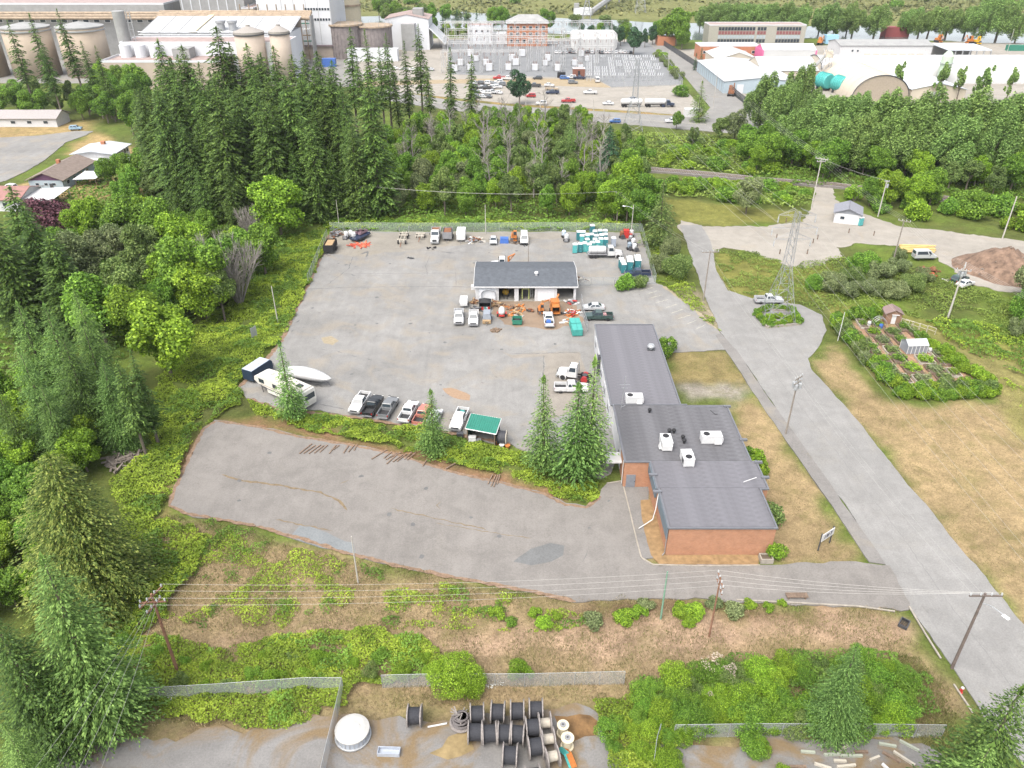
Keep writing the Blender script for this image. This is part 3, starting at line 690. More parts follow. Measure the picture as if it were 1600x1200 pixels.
# roof details that belong to the building
for px, py in [(1015, 642), (1046, 674), (1053, 674), (1067, 684), (1069, 690)]:
    p = P(px, py, 4.9); MB().lathe([(.16, 0), (.16, .45), (.3, .5), (.32, .65), (.2, .8), (0, .85)], (p.x, p.y, 4.55), 12).build('roof_vent', M_BLACK, office)
p = P(1017, 545, 4.6); v = MB().box((p.x, p.y, 4.55), (1.3, .9, .1)).build('vent_base', M_DGREY, office)
MB().lathe([(.35, 4.6), (.35, 4.9), (.62, 4.95), (.66, 5.2), (.5, 5.45), (0, 5.5)], (p.x, p.y, 0), 14).build('vent_hood', M_GALV, office)
p = P(970, 640, 4.6); a = MB(); a.path([Vector((p.x, p.y, 4.5)), Vector((p.x + .35, p.y + .2, 10.5))], .045, 5); a.box((p.x + .3, p.y + .2, 9.0), (1.6, .05, .05)); a.box((p.x + .3, p.y + .2, 8.4), (1.0, .05, .05)); a.box((p.x + .3, p.y, 5.2), (.9, .05, .05), .6); a.build('antenna_mast', M_GALV, office)
MB().path([P(1162, 753, 4.66), P(1182, 746, 4.66)], .06, 5).build('roof_pipe', M_WHT, office)
MB().path([P(1110, 641, 4.66), P(1117, 647, 4.66), P(1121, 647, 4.66)], .05, 5).build('roof_pipe', M_DGREY, office)
# rooftop air units: each could be lifted off
def air_unit(px, py, rz, label, w_=1.5, l=2.4, h=1.2):
    p = P(px, py, 4.62); o = thing('rooftop_air_unit', label, 'air unit', (p.x, p.y, 4.64), rz)
    c = MB(); c.box((0, 0, h / 2 + .12), (w_, l, h)); c.box((0, -l * .42, h * .35 + .1), (w_ * .9, l * .3, h * .6)); c.box((0, 0, h + .14), (w_ + .06, l + .06, .06)); c.build('cabinet', M_WHT, o)
    b_ = MB()
    for s_ in (-1, 1): b_.box((s_ * w_ * .42, 0, .06), (.12, l * 1.05, .12))
    b_.build('skid', M_GREY, o)
    f = MB().lathe([(.0, h + .18), (.42, h + .18), (.46, h + .24), (.46, h + .16)], (0, l * .25, 0), 16).build('fan_grille', M_BLACK, o)
    MB().box((w_ / 2 + .01, l * .2, h * .55), (.03, l * .4, h * .6)).build('side_grille', M_DGREY, o)
    for k in range(5): MB().box((0, -l / 2 - .13 + .001, h * .2 + k * h * .1 + .1), (w_ * .7, .03, .03)).build('louvre', M_GREY, o)
    MB().box((-w_ * .5 - .2, -l * .3, h * .5), (.4, l * .35, h * .6), top=(.3, .8)).build('intake_hood', M_WHT, o)
air_unit(1040, 697, 0, 'white rooftop air unit on the brick office, west of the black vents')
air_unit(1110, 690, R(90), 'white rooftop air unit lying crosswise near the street side roof edge', 1.4, 2.9)
air_unit(1073, 722, R(182), 'white rooftop air unit with dark front grille at the roof centre')
air_unit(990, 628, R(90), 'white rooftop air unit on the rear wing beside the antenna mast', 1.3, 2.6, 1.1)

# workshop shed ----------------------------------------------------------------
shed = thing('workshop_shed', 'white workshop with dark shingle roof and open vehicle bays', 'building', (2.9, 154.5, 0))
X0, X1, YF, YB = -10.6, 10.6, -6.2, 6.6
wl = MB(); wl.bbox(X0, X0 + .2, YF, YB, -.2, 3.55); wl.bbox(X0 + .2, X1 - .2, YB - .2, YB, -.2, 3.55); wl.bbox(X1 - .2, X1, YF + 3.5, YB, -.2, 3.55)
for s_ in (X0 + .01, X1 - .19): wl.add([(s_, YF, 3.55), (s_, YB, 3.55), (s_, .2, 4.75), (s_ + .18, YF, 3.55), (s_ + .18, YB, 3.55), (s_ + .18, .2, 4.75)], [(0, 1, 2), (3, 5, 4), (0, 3, 4, 1), (1, 4, 5, 2), (2, 5, 3, 0)])
wl.build('wall', M_WHITE, shed)
MB().bbox(X0 + .25, X1 - .25, YF, YB - .25, -.1, .08).build('floor', M_CONC, shed)
ft = MB(); ft.bbox(X0 + .2, X1, YF, YF + .25, 3.05, 3.58)
for x0, x1 in ((X0 + .2, X0 + .7), (-6.3, -5.7), (-2.4, -1.5), (1.9, 2.5), (6.0, 6.6), (10.1, 10.6)): ft.bbox(x0, x1, YF + .003, YF + .247, -.1, 3.05)
ft.build('front_wall', M_WHITE, shed)
for x0, x1 in ((X0 + .7, -6.3), (2.5, 6.0)):
    MB().bbox(x0, x1, YF + .08, YF + .16, -.1, 3.05).build('closed_door', mat('pale_door', (0.55, 0.56, 0.58), .7, var=.06), shed)
ds = MB(); hh = [(-9.4, .1), (-9.4, 2.2), (-8.9, 2.75), (-7.9, 3.0), (-6.9, 2.75), (-6.4, 2.2), (-6.4, .1)]
ds.add([(x, YF + .07, z) for x, z in hh] + [(x, YF - .5, z) for x, z in hh], [(i, i + 1, 7 + i + 1, 7 + i) for i in range(6)]); ds.build('arched_canopy', mat('pale_canvas', (.5, .52, .55), .8), shed)
for i, (za, zb, ya, yb) in enumerate(((3.62, 4.95, YF - .5, .2), (3.62, 4.95, YB + .4, .2))):
    o = MB().add([(X0 - .3, ya, za), (X1 + .3, ya, za), (X1 + .3, yb, zb), (X0 - .3, yb, zb), (X0 - .3, ya, za - .14), (X1 + .3, ya, za - .14), (X1 + .3, yb, zb - .14), (X0 - .3, yb, zb - .14)],
                 [(0, 1, 2, 3), (7, 6, 5, 4), (0, 4, 5, 1), (1, 5, 6, 2), (2, 6, 7, 3), (3, 7, 4, 0)]).build('roof_slope', mat('slate_shingle', (0.075, 0.083, 0.095), .9, var=.2, scale=1.2), shed)
tr_ = MB(); tr_.box((0, YF - .53, 3.52), (21.9, .08, .28))
for s_ in (-1, 1):
    for ya, yb in ((YF - .5, .2), (YB + .4, .2)):
        L = math.hypot(yb - ya, 1.33); tr_.box((s_ * 10.94, (ya + yb) / 2, 4.24), (.08, L, .26), rx=math.atan2(1.33, yb - ya) if yb > ya else math.atan2(-1.33, ya - yb))
tr_.build('fascia', M_WHT, shed)
MB().lathe([(.25, 0), (.25, .5), (.45, .55), (.4, .85), (0, .95)], (2.3, -2.5, 4.35), 12).build('roof_vent', M_WHT, shed)
MB().bbox(X0 - .9, X0 - .02, YF + .2, YF + 1.2, 2.6, 3.4).build('wall_cabinet', M_WHT, shed)

# green roofed shelter ------------------------------------------------------------
c4 = [P(727, 670, 2.5), P(775, 679, 2.5), P(783, 654.5, 3.1), P(736, 646.5, 3.1)]
cx = sum((p.x for p in c4)) / 4; cy = sum((p.y for p in c4)) / 4
sh = thing('storage_shelter', 'small open shelter with green metal roof above the bramble bank', 'shelter', (cx, cy, 0))
q = [p - Vector((cx, cy, 0)) for p in c4]
MB().slab(*q, t=.1).build('roof', mat('green_roofing', (0.025, 0.155, 0.115), .5, var=.08), sh)
for i in range(14):                                    # standing seams
    u = (i + .5) / 14; a, b_ = q[0].lerp(q[1], u), q[3].lerp(q[2], u); MB().tube(a + Vector((0, 0, .13)), b_ + Vector((0, 0, .13)), .03, .03, 4).build('roof_seam', MATS['green_roofing'], sh)
for i in range(4):
    a, b_ = q[i], q[(i + 1) % 4]; MB().tube(a + Vector((0, 0, .03)), b_ + Vector((0, 0, .03)), .09, .09, 4).build('edge_trim', M_WHT, sh)
ctr = sum(q, Vector()) / 4
for p in q:
    k = p.lerp(ctr, .1); MB().tube((k.x, k.y, -.2), (k.x, k.y, p.z - .05), .08, .08, 6).build('post', M_TIMBER, sh)
for i, (zt, zb) in enumerate(((2.2, .05), (2.5, .05), (2.8, .05))):
    a, b_ = [q[1], q[2], q[3]][i], [q[2], q[3], q[0]][i]; a, b_ = a.lerp(ctr, .1), b_.lerp(ctr, .1)
    MB().slab((a.x, a.y, zb), (b_.x, b_.y, zb), (b_.x, b_.y, min(a.z, b_.z) - .15), (a.x, a.y, min(a.z, b_.z) - .15), .05).build('wall_panel', mat('dark_green_board', (.02, .07, .05), .7), sh)
def pxbox(name, label, cat, px, py, size, m_, rz=0, z=0, group=None, top=(1, 1)):
    p = P(px, py); o = thing(name, label, cat, (p.x, p.y, z), rz, group); MB().box((0, 0, size[2] / 2 + .03), size, top=top).build('case', m_, o); MB().box((0, 0, size[2] + .06), (size[0] * top[0] + .08, size[1] * top[1] + .08, .08)).build('lid', m_, o); return o
pxbox('metal_cabinet', 'white metal cabinet in front of the green roofed shelter', 'cabinet', 738, 690, (1.1, .7, .9), M_WHT)
pxbox('plastic_crate', 'pale crate beside the white cabinet before the green shelter', 'crate', 748, 691, (.7, .6, .5), M_GREY)
pxbox('plastic_crate', 'grey crate between the white pickup and green shelter', 'crate', 719, 682, (1.0, .7, .6), M_DGREY)
# cable drums (big reels) ------------------------------------------------------------
M_DRUMW = mat('drum_timber', (0.2, 0.18, 0.17), .9, var=.3, scale=4)
M_CABLE = mat('black_cable', (0.035, 0.036, 0.042), .6, var=.25, scale=8)
M_PALE = mat('pale_drum_core', (0.36, 0.33, 0.28), .85, var=.15)
def drum(r=1.25, w=1.5, cable=M_CABLE, cr=.72):
    o = thing('cable_drum', '', 'cable drum')
    for s_ in (-1, 1):
        f = MB().lathe([(.12, -.05), (r, -.05), (r, .05), (.12, .05), (.12, -.05)], (s_ * w / 2, 0, r), 26, 'X').build('flange', M_DRUMW, o)
        for k in range(7):                            # the boards of each cheek
            y = (k - 3) * r * .27; hgt = 2 * math.sqrt(max(.01, (r * .97) ** 2 - y * y)); MB().box((s_ * (w / 2 + .07), y, r), (.03, r * .25, hgt * .97)).build('board', M_DRUMW, f)
        MB().lathe([(.0, -.02), (.2, -.02), (.2, .02), (0, .02)], (s_ * (w / 2 + .1), 0, r), 12, 'X').build('hub_plate', M_DGREY, f)
    prof = []
    n = 14
    for i in range(n): prof += [(r * cr, -w / 2 + .06 + (w - .12) * i / n), (r * cr + .025, -w / 2 + .06 + (w - .12) * (i + .5) / n)]
    prof.append((r * cr, w / 2 - .06))
    MB().lathe(prof, (0, 0, r), 22, 'X').build('cable_winding', cable, o)
    return o
D_BLACK, D_PALE = drum(1.12, 1.3), drum(1.05, 1.15, M_PALE, .45)
DR = [(649, 1129, 0, D_BLACK, 'single cable drum standing apart near the round bush'), (746, 1127, 3, D_BLACK, 'black cable drum first in the rear row, beside the fallen one'), (778, 1124, -3, D_BLACK, 'black cable drum second in the rear row'), (808, 1122, 0, D_BLACK, 'black cable drum third in the rear row'), (837, 1120, 0, D_BLACK, 'black cable drum last in the rear row'),
      (743, 1155, 0, D_BLACK, 'black cable drum first in the middle row'), (765, 1157, 4, D_BLACK, 'black cable drum second in the middle row'), (789, 1157, -2, D_BLACK, 'black cable drum third in the middle row'), (808, 1158, -6, D_BLACK, 'black cable drum fourth in the middle row'), (832, 1148, 5, D_BLACK, 'black cable drum below the end of the rear row'),
      (836, 1178, 8, D_BLACK, 'black cable drum in front of the middle row end'), (797, 1191, -4, D_BLACK, 'black cable drum standing in front of the middle row'), (851, 1140, 5, D_PALE, 'empty pale drum behind the other empty ones'), (856, 1165, 8, D_PALE, 'empty pale drum second in the slanting file'), (862, 1192, 14, D_PALE, 'empty pale drum nearest in the slanting file'), (833, 1226, 10, D_BLACK, 'black cable drum cut off by the picture edge')]
for i, (px, py, rz, src, lab) in enumerate(DR):
    p = P(px, py); copy_tree(src, (p.x, p.y, .02), R(rz), lab, 'cable drums on the storage pavement')
for o in (D_BLACK, D_PALE):
    for c, ss in recipe(o):
        for s_ in ss: bpy.data.objects.remove(s_)
        bpy.data.objects.remove(c)
    bpy.data.objects.remove(o)
p = P(721, 1131); fd = thing('fallen_drum', 'broken drum of loose grey cable leaning beside the rear row', 'cable drum', (p.x, p.y, .1), R(25))
MB().lathe([(0, 0), (1.2, 0), (1.2, .12), (0, .12)], (0, 0, .1), 22).build('flange', M_DRUMW, fd)
for k in range(9): MB().lathe([(.95 - k * .05, -.06), (1.05 - k * .05, 0), (.95 - k * .05, .06), (.85 - k * .05, 0), (.95 - k * .05, -.06)], (.1 * math.sin(k), .1 * math.cos(k * 2), .3 + k * .12), 18).build('cable_loop', mat('grey_cable', (.1, .09, .09), .7, var=.3, scale=6), fd)
for k in range(6): MB().box((.1 * k - .3, .2, 1.2), (.12, 1.9, .05), k * .5, rx=.3).build('loose_slat', M_DRUMW, fd)
for px, py, s_, lab in ((879, 1146, .55, 'small cream drum behind the empty reels'), (886, 1166, .6, 'small cream drum leaning by the coloured hoses')):
    p = P(px, py); o = thing('small_drum', lab, 'cable drum', (p.x, p.y, 0), .4)
    MB().lathe([(s_ * 1.1, 0), (s_ * 1.1, .1), (s_ * .8, .12), (s_ * .7, 1.2), (s_ * .8, 1.28), (s_ * 1.1, 1.3), (s_ * 1.1, 1.4)], (0, 0, 0), 18).build('core', mat('cream_plastic', (.5, .44, .32), .7), o)
    MB().lathe([(.1, 1.4), (.1, 1.5), (.3, 1.5), (.3, 1.4)], (0, 0, 0), 10).build('hub_plate', M_GREY, o)
for i, (c, nm) in enumerate(((M_TEAL, 'teal'), (M_ORANGE, 'orange'))):
    p = P(880 + i * 4, 1186); o = thing('hose_coil', f'{nm} hose lying beside the empty pale drums', 'hose', (p.x, p.y, 0), .5)
    for k in range(5): MB().path([Vector((k * .12, -1.2, .1)), Vector((k * .12 + .1, 0, .6)), Vector((k * .12, 1.1, .12))], .06, 5).build('hose_loop', c, o)
# round white tank beside the fence
p = P(552, 1150); tk = thing('water_tank', 'low round white tank with domed cover beside the slanting fence', 'tank', (p.x, p.y, 0)); tk.scale = (.82,) * 3
MB().lathe([(2.05, 0), (2.1, .15), (2.0, .2), (2.0, 1.25), (2.08, 1.3)], (0, 0, 0), 40).build('tank_wall', mat('pale_blue_steel', (.34, .37, .42), .4, .2), tk, smooth=False)
MB().lathe([(2.1, 1.3), (2.08, 1.42), (1.6, 1.56), (.8, 1.64), (0, 1.67)], (0, 0, 0), 40).build('cover', mat('white_cover', (.34, .335, .32), .6, var=.1, scale=1), tk)
MB().lathe([(2.12, .1), (2.2, .12), (2.2, .3), (2.12, .32)], (0, 0, 0), 40).build('base_ring', M_GALV, tk)
for k in range(24): a = k / 24 * 6.283; MB().box((2.03 * math.cos(a), 2.03 * math.sin(a), .75), (.06, .08, 1.0), a).build('stave_rib', M_GALV, tk)
MB().tube((.55, .5, 1.5), (.8, .2, 1.72), .14, .14, 8).build('hatch', M_WHT, tk)
p = P(608, 1177); o = thing('steel_trough', 'pale blue steel trough on the concrete beside the tank', 'trough', (p.x, p.y, 0), R(-2))
t_ = MB(); t_.bbox(-1.05, 1.05, -.35, .35, .02, .08); t_.bbox(-1.05, 1.05, -.4, -.34, .02, .5); t_.bbox(-1.05, 1.05, .34, .4, .02, .5); t_.bbox(-1.09, -1.04, -.4, .4, .02, .5); t_.bbox(1.04, 1.09, -.4, .4, .02, .5); t_.build('basin', MATS['pale_blue_steel'], o)
for x in (-.7, .7): MB().box((x, 0, .01), (.12, .7, .06)).build('foot', M_GALV, o)
p = P(683, 1134); o = thing('white_post', 'white pipe lying on the ground near the single drum', 'pipe', (p.x, p.y, 0), R(12)); MB().tube((-.95, 0, .1), (.95, 0, .1), .09, .09, 8).build('pipe', M_WHT, o); MB().tube((.95, 0, .1), (1.02, 0, .1), .12, .12, 8).build('flange', M_GREY, o)
# scrap lengths of pale concrete and pipe near the low fence
rs = random.Random(3)
SC = [(1262, 1176, -5), (1290, 1163, 18), (1300, 1180, 2), (1312, 1190, -4), (1330, 1182, 0), (1318, 1170, 30), (1345, 1176, 0), (1386, 1165, -12), (1392, 1184, -40), (1412, 1186, -45), (1420, 1166, -38), (1285, 1198, -20), (1322, 1198, 6), (1344, 1206, -8), (1366, 1186, 20), (1392, 1208, -60), (1246, 1199, 0), (1395, 1148, -5), (1422, 1150, -2), (1376, 1146, -8), (1355, 1146, 14)]
for i, (px, py, rz) in enumerate(SC):
    p = P(px, py); L = rs.uniform(1.1, 2.2); o = thing('scrap_beam', 'weathered pale beam in the scrap strewn along the low fence', 'scrap', (p.x, p.y, .02), R(rz), 'scrap beams by the low fence')
    m_ = [M_PALE, M_WHT, mat('mossy_concrete', (.27, .29, .24), .9), M_TIMBER][rs.choice((0, 0, 1, 2, 2, 3))]
    MB().box((0, 0, .12), (L, .26, .24), top=(1, .85)).build('beam', m_, o); MB().box((L / 2 + .012, 0, .12), (.02, .2, .18)).build('end_cap', M_GREY, o)
# dark timbers dropped on the lower lot
TM = [(478, 702, 62, 4.6), (484, 703, 58, 4.0), (492, 703, 60, 4.2), (499, 703, 62, 3.6), (506, 702, 66, 3.2), (520, 703, 74, 3.6), (526, 700, 60, 2.0), (541, 703, 78, 3.2), (549, 702, 72, 3.0), (556, 700, 82, 2.6), (593, 711, 50, 5.0), (606, 712, 60, 3.0), (612, 714, 50, 3.6), (618, 712, 40, 3.0), (612, 719, 62, 4.0), (622, 717, 55, 3.6), (628, 716, 58, 3.6), (638, 713, 64, 3.2), (643, 714, 60, 3.4),
      (664, 724, 75, 2.8), (706, 728, 46, 4.0), (766, 750, 74, 3.6), (771, 752, 76, 4.2), (775, 752, 78, 4.6), (779, 750, 80, 3.6)]
for i, (px, py, rz, L) in enumerate(TM):
    p = P(px, py); o = thing('loose_timber', 'long dark timber lying on the lower lot beside the bramble bank', 'timber', (p.x, p.y, .06), R(rz), 'loose timbers on the lower lot')
    L *= .62
    MB().box((0, 0, .08), (L, .16, .14)).build('beam', M_TIMBER, o); MB().box((L * .3, 0, .16), (.05, .17, .03)).build('strap', M_RUST, o)
# ================================================================== VEHICLES
def paint(nm, col, rough=.3): return mat('paint_' + nm, col, rough, var=.04, scale=1, spec=.5, coat=.3)
PW, PB, PG, PS, PDG, PR, PBL, PT, PGN = paint('white', (.48, .48, .48)), paint('black', (.015, .016, .018)), paint('grey', (.13, .135, .14)), paint('silver', (.36, .37, .38)), paint('charcoal', (.05, .052, .055)), paint('red', (.32, .03, .03)), paint('blue', (.04, .1, .26)), paint('tan', (.33, .27, .2)), paint('dark_green', (.03, .055, .05))
PNB = paint('navy', (.02, .03, .06)); PLB = paint('pale_blue', (.2, .3, .38))
M_LAMP = mat('lamp_lens', (.55, .55, .52), .2, var=0); M_TAIL = mat('tail_lens', (.3, .02, .02), .3, var=0); M_RIM = mat('alloy_rim', (.35, .35, .36), .35, .7, var=.05); M_LINER = mat('bed_liner', (.03, .03, .032), .8)
def wheel_meshes(r=.38, w=.26):
    ty = MB().lathe([(r * .62, -w / 2), (r * .94, -w / 2), (r, -w * .36), (r, w * .36), (r * .94, w / 2), (r * .62, w / 2)], n=18, axis='X').mesh('tyre', M_BLACK)
    rm = MB().lathe([(0, -w * .38), (r * .6, -w * .42), (r * .63, -w * .2), (r * .63, w * .2), (r * .6, w * .42), (0, w * .38)], n=14, axis='X').mesh('rim', M_RIM)
    return ty, rm
WH = {.38: wheel_meshes(), .33: wheel_meshes(.33, .22), .5: wheel_meshes(.5, .3)}
def wheels(o, pts, r=.38):
    ty, rm = WH[r]
    for x, y in pts:
        w = link('wheel', ty, o, (x, y, r)); link('rim', rm, w)
def glasshouse(o, yb, zb, yt, zt, wb, wt, m_paint, side_split=0):
    "cab with sloped glass; yb/yt = (rear, front) at belt and roof"
    A = [Vector((-wb / 2, yb[0], zb)), Vector((wb / 2, yb[0], zb)), Vector((wb / 2, yb[1], zb)), Vector((-wb / 2, yb[1], zb))]
    B = [Vector((-wt / 2, yt[0], zt)), Vector((wt / 2, yt[0], zt)), Vector((wt / 2, yt[1], zt)), Vector((-wt / 2, yt[1], zt))]
    R_ = [b_ + Vector((0, 0, .06)) for b_ in [p.lerp(sum(B, Vector()) / 4, .12) for p in B]]
    m = MB(); m.add(A + B + R_, [(3, 2, 1, 0)] + [(i, (i + 1) % 4, 4 + (i + 1) % 4, 4 + i) for i in range(4)] + [(4 + i, 4 + (i + 1) % 4, 8 + (i + 1) % 4, 8 + i) for i in range(4)] + [(8, 9, 10, 11)])
    cab = m.build('cab', m_paint, o)
    def pane(i, nm, u0, u1, v0=.12, v1=.9):
        a, b_, c, d_ = A[i], A[(i + 1) % 4], B[(i + 1) % 4], B[i]
        f = lambda u, v: a.lerp(b_, u).lerp(d_.lerp(c, u), v)
        MB().slab(f(u0, v0), f(u1, v0), f(u1, v1), f(u0, v1), .015).build(nm, M_GLASS, o)
    pane(2, 'windshield', .06, .94); pane(0, 'rear_window', .1, .9, .2)
    if side_split:
        for i in (1, 3):
            pane(i, 'side_window', .1, side_split - .03 if i == 1 else 1 - side_split - .03); pane(i, 'side_window', side_split + .03 if i == 1 else 1 - side_split + .03, .92)
    else:
        for i in (1, 3): pane(i, 'side_window', .12, .88)
    return cab
def lamps(o, yf, yr, w, zf, zr):
    for s_ in (-1, 1):
        MB().box((s_ * (w / 2 - .22), yf, zf), (.36, .08, .18)).build('headlight', M_LAMP, o)
        MB().box((s_ * (w / 2 - .1), yr, zr), (.18, .08, .3)).build('tail_light', M_TAIL, o)
        MB().box((s_ * (w / 2 + .12), yf - 1.75, zf + .28), (.2, .1, .16)).build('mirror', M_BLACK, o)
def pickup(pt, bed='open', cab_split=.45):
    o = thing('pickup_truck', '', 'pickup')
    MB().sideprof([(-.78, .42), (-.78, 1.2), (1.35, 1.2), (1.5, 1.16), (2.7, 1.06), (2.86, .95), (2.9, .6), (2.85, .42)], 1.96, .1).build('body', pt, o)
    b_ = MB(); b_.bbox(-.97, -.85, -2.85, -.8, .5, 1.25); b_.bbox(.85, .97, -2.85, -.8, .5, 1.25); b_.bbox(-.85, .85, -2.9, -2.8, .5, 1.22); b_.bbox(-.85, .85, -.86, -.8, .5, 1.25); b_.build('bed_side', pt, o)
    MB().bbox(-.86, .86, -2.8, -.86, .62, .7).build('bed_floor', M_LINER, o)
    glasshouse(o, (-.78, 1.38), 1.2, (-.6, .62), 1.82, 1.86, 1.5, pt, cab_split)
    wheels(o, [(-.84, 1.85), (.84, 1.85), (-.84, -1.85), (.84, -1.85)])
    MB().box((0, 2.93, .6), (1.8, .14, .26)).build('bumper', M_GREY, o); MB().box((0, 2.9, .9), (1.2, .06, .26)).build('grille', M_DGREY, o); MB().box((0, -2.95, .58), (1.8, .12, .2)).build('bumper', M_GREY, o)
    MB().box((0, 0, .48), (1.5, 4.6, .14)).build('chassis', M_BLACK, o)
    lamps(o, 2.87, -2.86, 1.92, .92, 1.0)
    return o
def sedan(pt, suv=False):
    o = thing('parked_car', '', 'car')
    if suv: MB().sideprof([(-2.2, .35), (-2.25, .9), (-2.15, 1.05), (1.1, 1.05), (2.1, .95), (2.25, .75), (2.25, .35)], 1.84, .1).build('body', pt, o); glasshouse(o, (-2.15, 1.15), 1.05, (-1.85, .45), 1.66, 1.76, 1.4, pt, .5)
    else: MB().sideprof([(-2.25, .35), (-2.3, .75), (-2.2, .92), (-1.3, .98), (1.0, .95), (2.0, .82), (2.25, .68), (2.28, .35)], 1.8, .12).build('body', pt, o); glasshouse(o, (-1.75, 1.2), .94, (-.95, .3), 1.42, 1.7, 1.3, pt, .5)
    wheels(o, [(-.78, 1.4), (.78, 1.4), (-.78, -1.4), (.78, -1.4)], .33)
    lamps(o, 2.2, -2.22, 1.75, .72, .8)
    MB().box((0, 2.27, .5), (1.5, .06, .2)).build('grille', M_BLACK, o); MB().box((0, 0, .35), (1.4, 4.0, .1)).build('chassis', M_BLACK, o)
    return o
def van(pt):
    o = thing('work_van', '', 'van')
    MB().sideprof([(-2.7, .4), (-2.75, 1.2), (1.5, 1.2), (2.4, 1.05), (2.55, .8), (2.55, .4)], 1.95, .1).build('body', pt, o)
    glasshouse(o, (-2.72, 1.75), 1.18, (-2.65, .95), 2.15, 1.92, 1.65, pt, .75)
    wheels(o, [(-.84, 1.65), (.84, 1.65), (-.84, -1.7), (.84, -1.7)]); lamps(o, 2.5, -2.7, 1.9, .85, 1.2); MB().box((0, 2.57, .55), (1.8, .1, .25)).build('bumper', M_DGREY, o)
    return o
def bigtruck(pt, body, L=8.0, name='heavy_truck', cat='truck'):
    "conventional cab truck; body: tank, dump, flat, crane, none"
    o = thing(name, '', cat); f = L / 2
    for s_ in (-1, 1): MB().box((s_ * .45, -.3, .75), (.16, L - .9, .25)).build('frame_rail', M_BLACK, o)
    MB().sideprof([(f - 2.1, .8), (f - 2.1, 1.75), (f - .5, 1.6), (f - .2, 1.4), (f - .1, .7)], 1.75, .15).build('hood', pt, o)
    MB().bbox(-1.05, 1.05, f - 3.6, f - 2.0, .8, 1.75).build('cab_lower', pt, o)
    glasshouse(o, (f - 3.6, f - 2.0), 1.75, (f - 3.55, f - 2.3), 2.75, 2.1, 1.85, pt)
    for s_ in (-1, 1):
        MB().lathe([(.3, 0), (.62, 0), (.62, .42), (.3, .42)], (s_ * .82 - (.21), f - 1.2, .62), 16, 'X').build('fender', pt, o)
        MB().box((s_ * .62, f - .16, 1.1), (.3, .1, .22)).build('headlight', M_LAMP, o); MB().tube((s_ * 1.0, f - 3.75, .8), (s_ * 1.0, f - 3.75, 3.1), .08, .08, 8).build('exhaust_stack', M_GALV, o)
        MB().box((s_ * 1.25, f - 2.1, 2.2), (.12, .1, .5)).build('mirror', M_BLACK, o)
    MB().box((0, f - .02, .65), (2.1, .16, .35)).build('bumper', M_GALV, o); MB().box((0, f - .1, 1.15), (1.0, .08, .6)).build('grille', M_DGREY, o)
    wheels(o, [(-.9, f - 1.2), (.9, f - 1.2), (-.85, -f + 1.9), (.85, -f + 1.9), (-.85, -f + .85), (.85, -f + .85)], .5)
    r = -f; e = f - 3.9
    if body == 'tank':
        MB().lathe([(0, r + .2), (.6, r + .25), (.85, r + .45), (.85, e - .35), (.6, e - .15), (0, e - .1)], (0, 0, 1.95), 20, 'Y').build('tank', PW, o)
        for y in (r + .8, (r + e) / 2, e - .7): MB().lathe([(.86, y - .05), (.89, y - .05), (.89, y + .05), (.86, y + .05)], (0, 0, 1.95), 20, 'Y').build('tank_band', M_GALV, o)
        MB().lathe([(.3, 2.75), (.3, 2.95), (0, 3.0)], (0, (r + e) / 2, 0), 12).build('hatch', M_GALV, o); MB().box((0, (r + e) / 2, 1.0), (2.1, e - r, .15)).build('deck', M_GREY, o)
    elif body == 'dump':
        d_ = MB(); d_.bbox(-1.15, 1.15, r, e, 1.0, 1.1); d_.bbox(-1.2, -1.08, r, e, 1.1, 2.3); d_.bbox(1.08, 1.2, r, e, 1.1, 2.3); d_.bbox(-1.08, 1.08, e - .12, e, 1.1, 2.6); d_.bbox(-1.08, 1.08, r, r + .1, 1.1, 2.1); d_.build('dump_box', PS, o)
        MB().bbox(-1.07, 1.07, r + .12, e - .14, 1.1, 2.0).build('load', M_RUST, o)
    elif body == 'flat':
        MB().bbox(-1.2, 1.2, r, e, 1.0, 1.15).build('deck', M_TIMBER, o); MB().bbox(-1.15, 1.15, e - .1, e, 1.15, 2.2).build('headboard', M_GALV, o)
    elif body == 'crane':
        MB().bbox(-1.2, 1.2, r, e, 1.0, 1.15).build('deck', M_TIMBER, o)
        c = MB(); c.tube((0, e - .5, 1.1), (0, e - .5, 3.0), .28, .22, 8); c.build('crane_post', M_ORANGE, o)
        c = MB(); c.tube((0, e - .5, 2.9), (.2, e - 2.0, 3.6), .17, .14, 6); c.tube((.2, e - 2.0, 3.6), (.3, e - .7, 1.9), .13, .1, 6); c.build('crane_boom', M_ORANGE, o)
        for s_ in (-1, 1): MB().tube((s_ * 1.2, e - .5, 1.2), (s_ * 1.5, e - .5, .1), .08, .1, 6).build('outrigger', M_ORANGE, o)
    else:
        MB().lathe([(0, 1.0), (.5, 1.0), (.5, 1.1), (0, 1.12)], (0, -f + 1.4, 0), 14).build('fifth_wheel', M_DGREY, o)
        for s_ in (-1, 1): MB().lathe([(.52, 0), (.6, 0), (.6, .4), (.52, .4)], (s_ * .85 - .2, -f + 1.4, .55), 14, 'X').build('mud_guard', PR, o)
    return o
PROTO = {}
def proto(key, fn, *a):
    if key not in PROTO: PROTO[key] = fn(*a)
    return PROTO[key]
USED = set()
def place(key, fn, args, px, py, deg, label, pt=None, group=None, scale=None, z=0.05):
    p = P(px, py); src = proto(key, fn, *args)
    if key not in USED:
        recipe(src)
    c = copy_tree(src, (p.x, p.y, z), R(deg), label, group, scale, pt); USED.add(key)
    if not group and 'group' in c: del c['group']
    return c
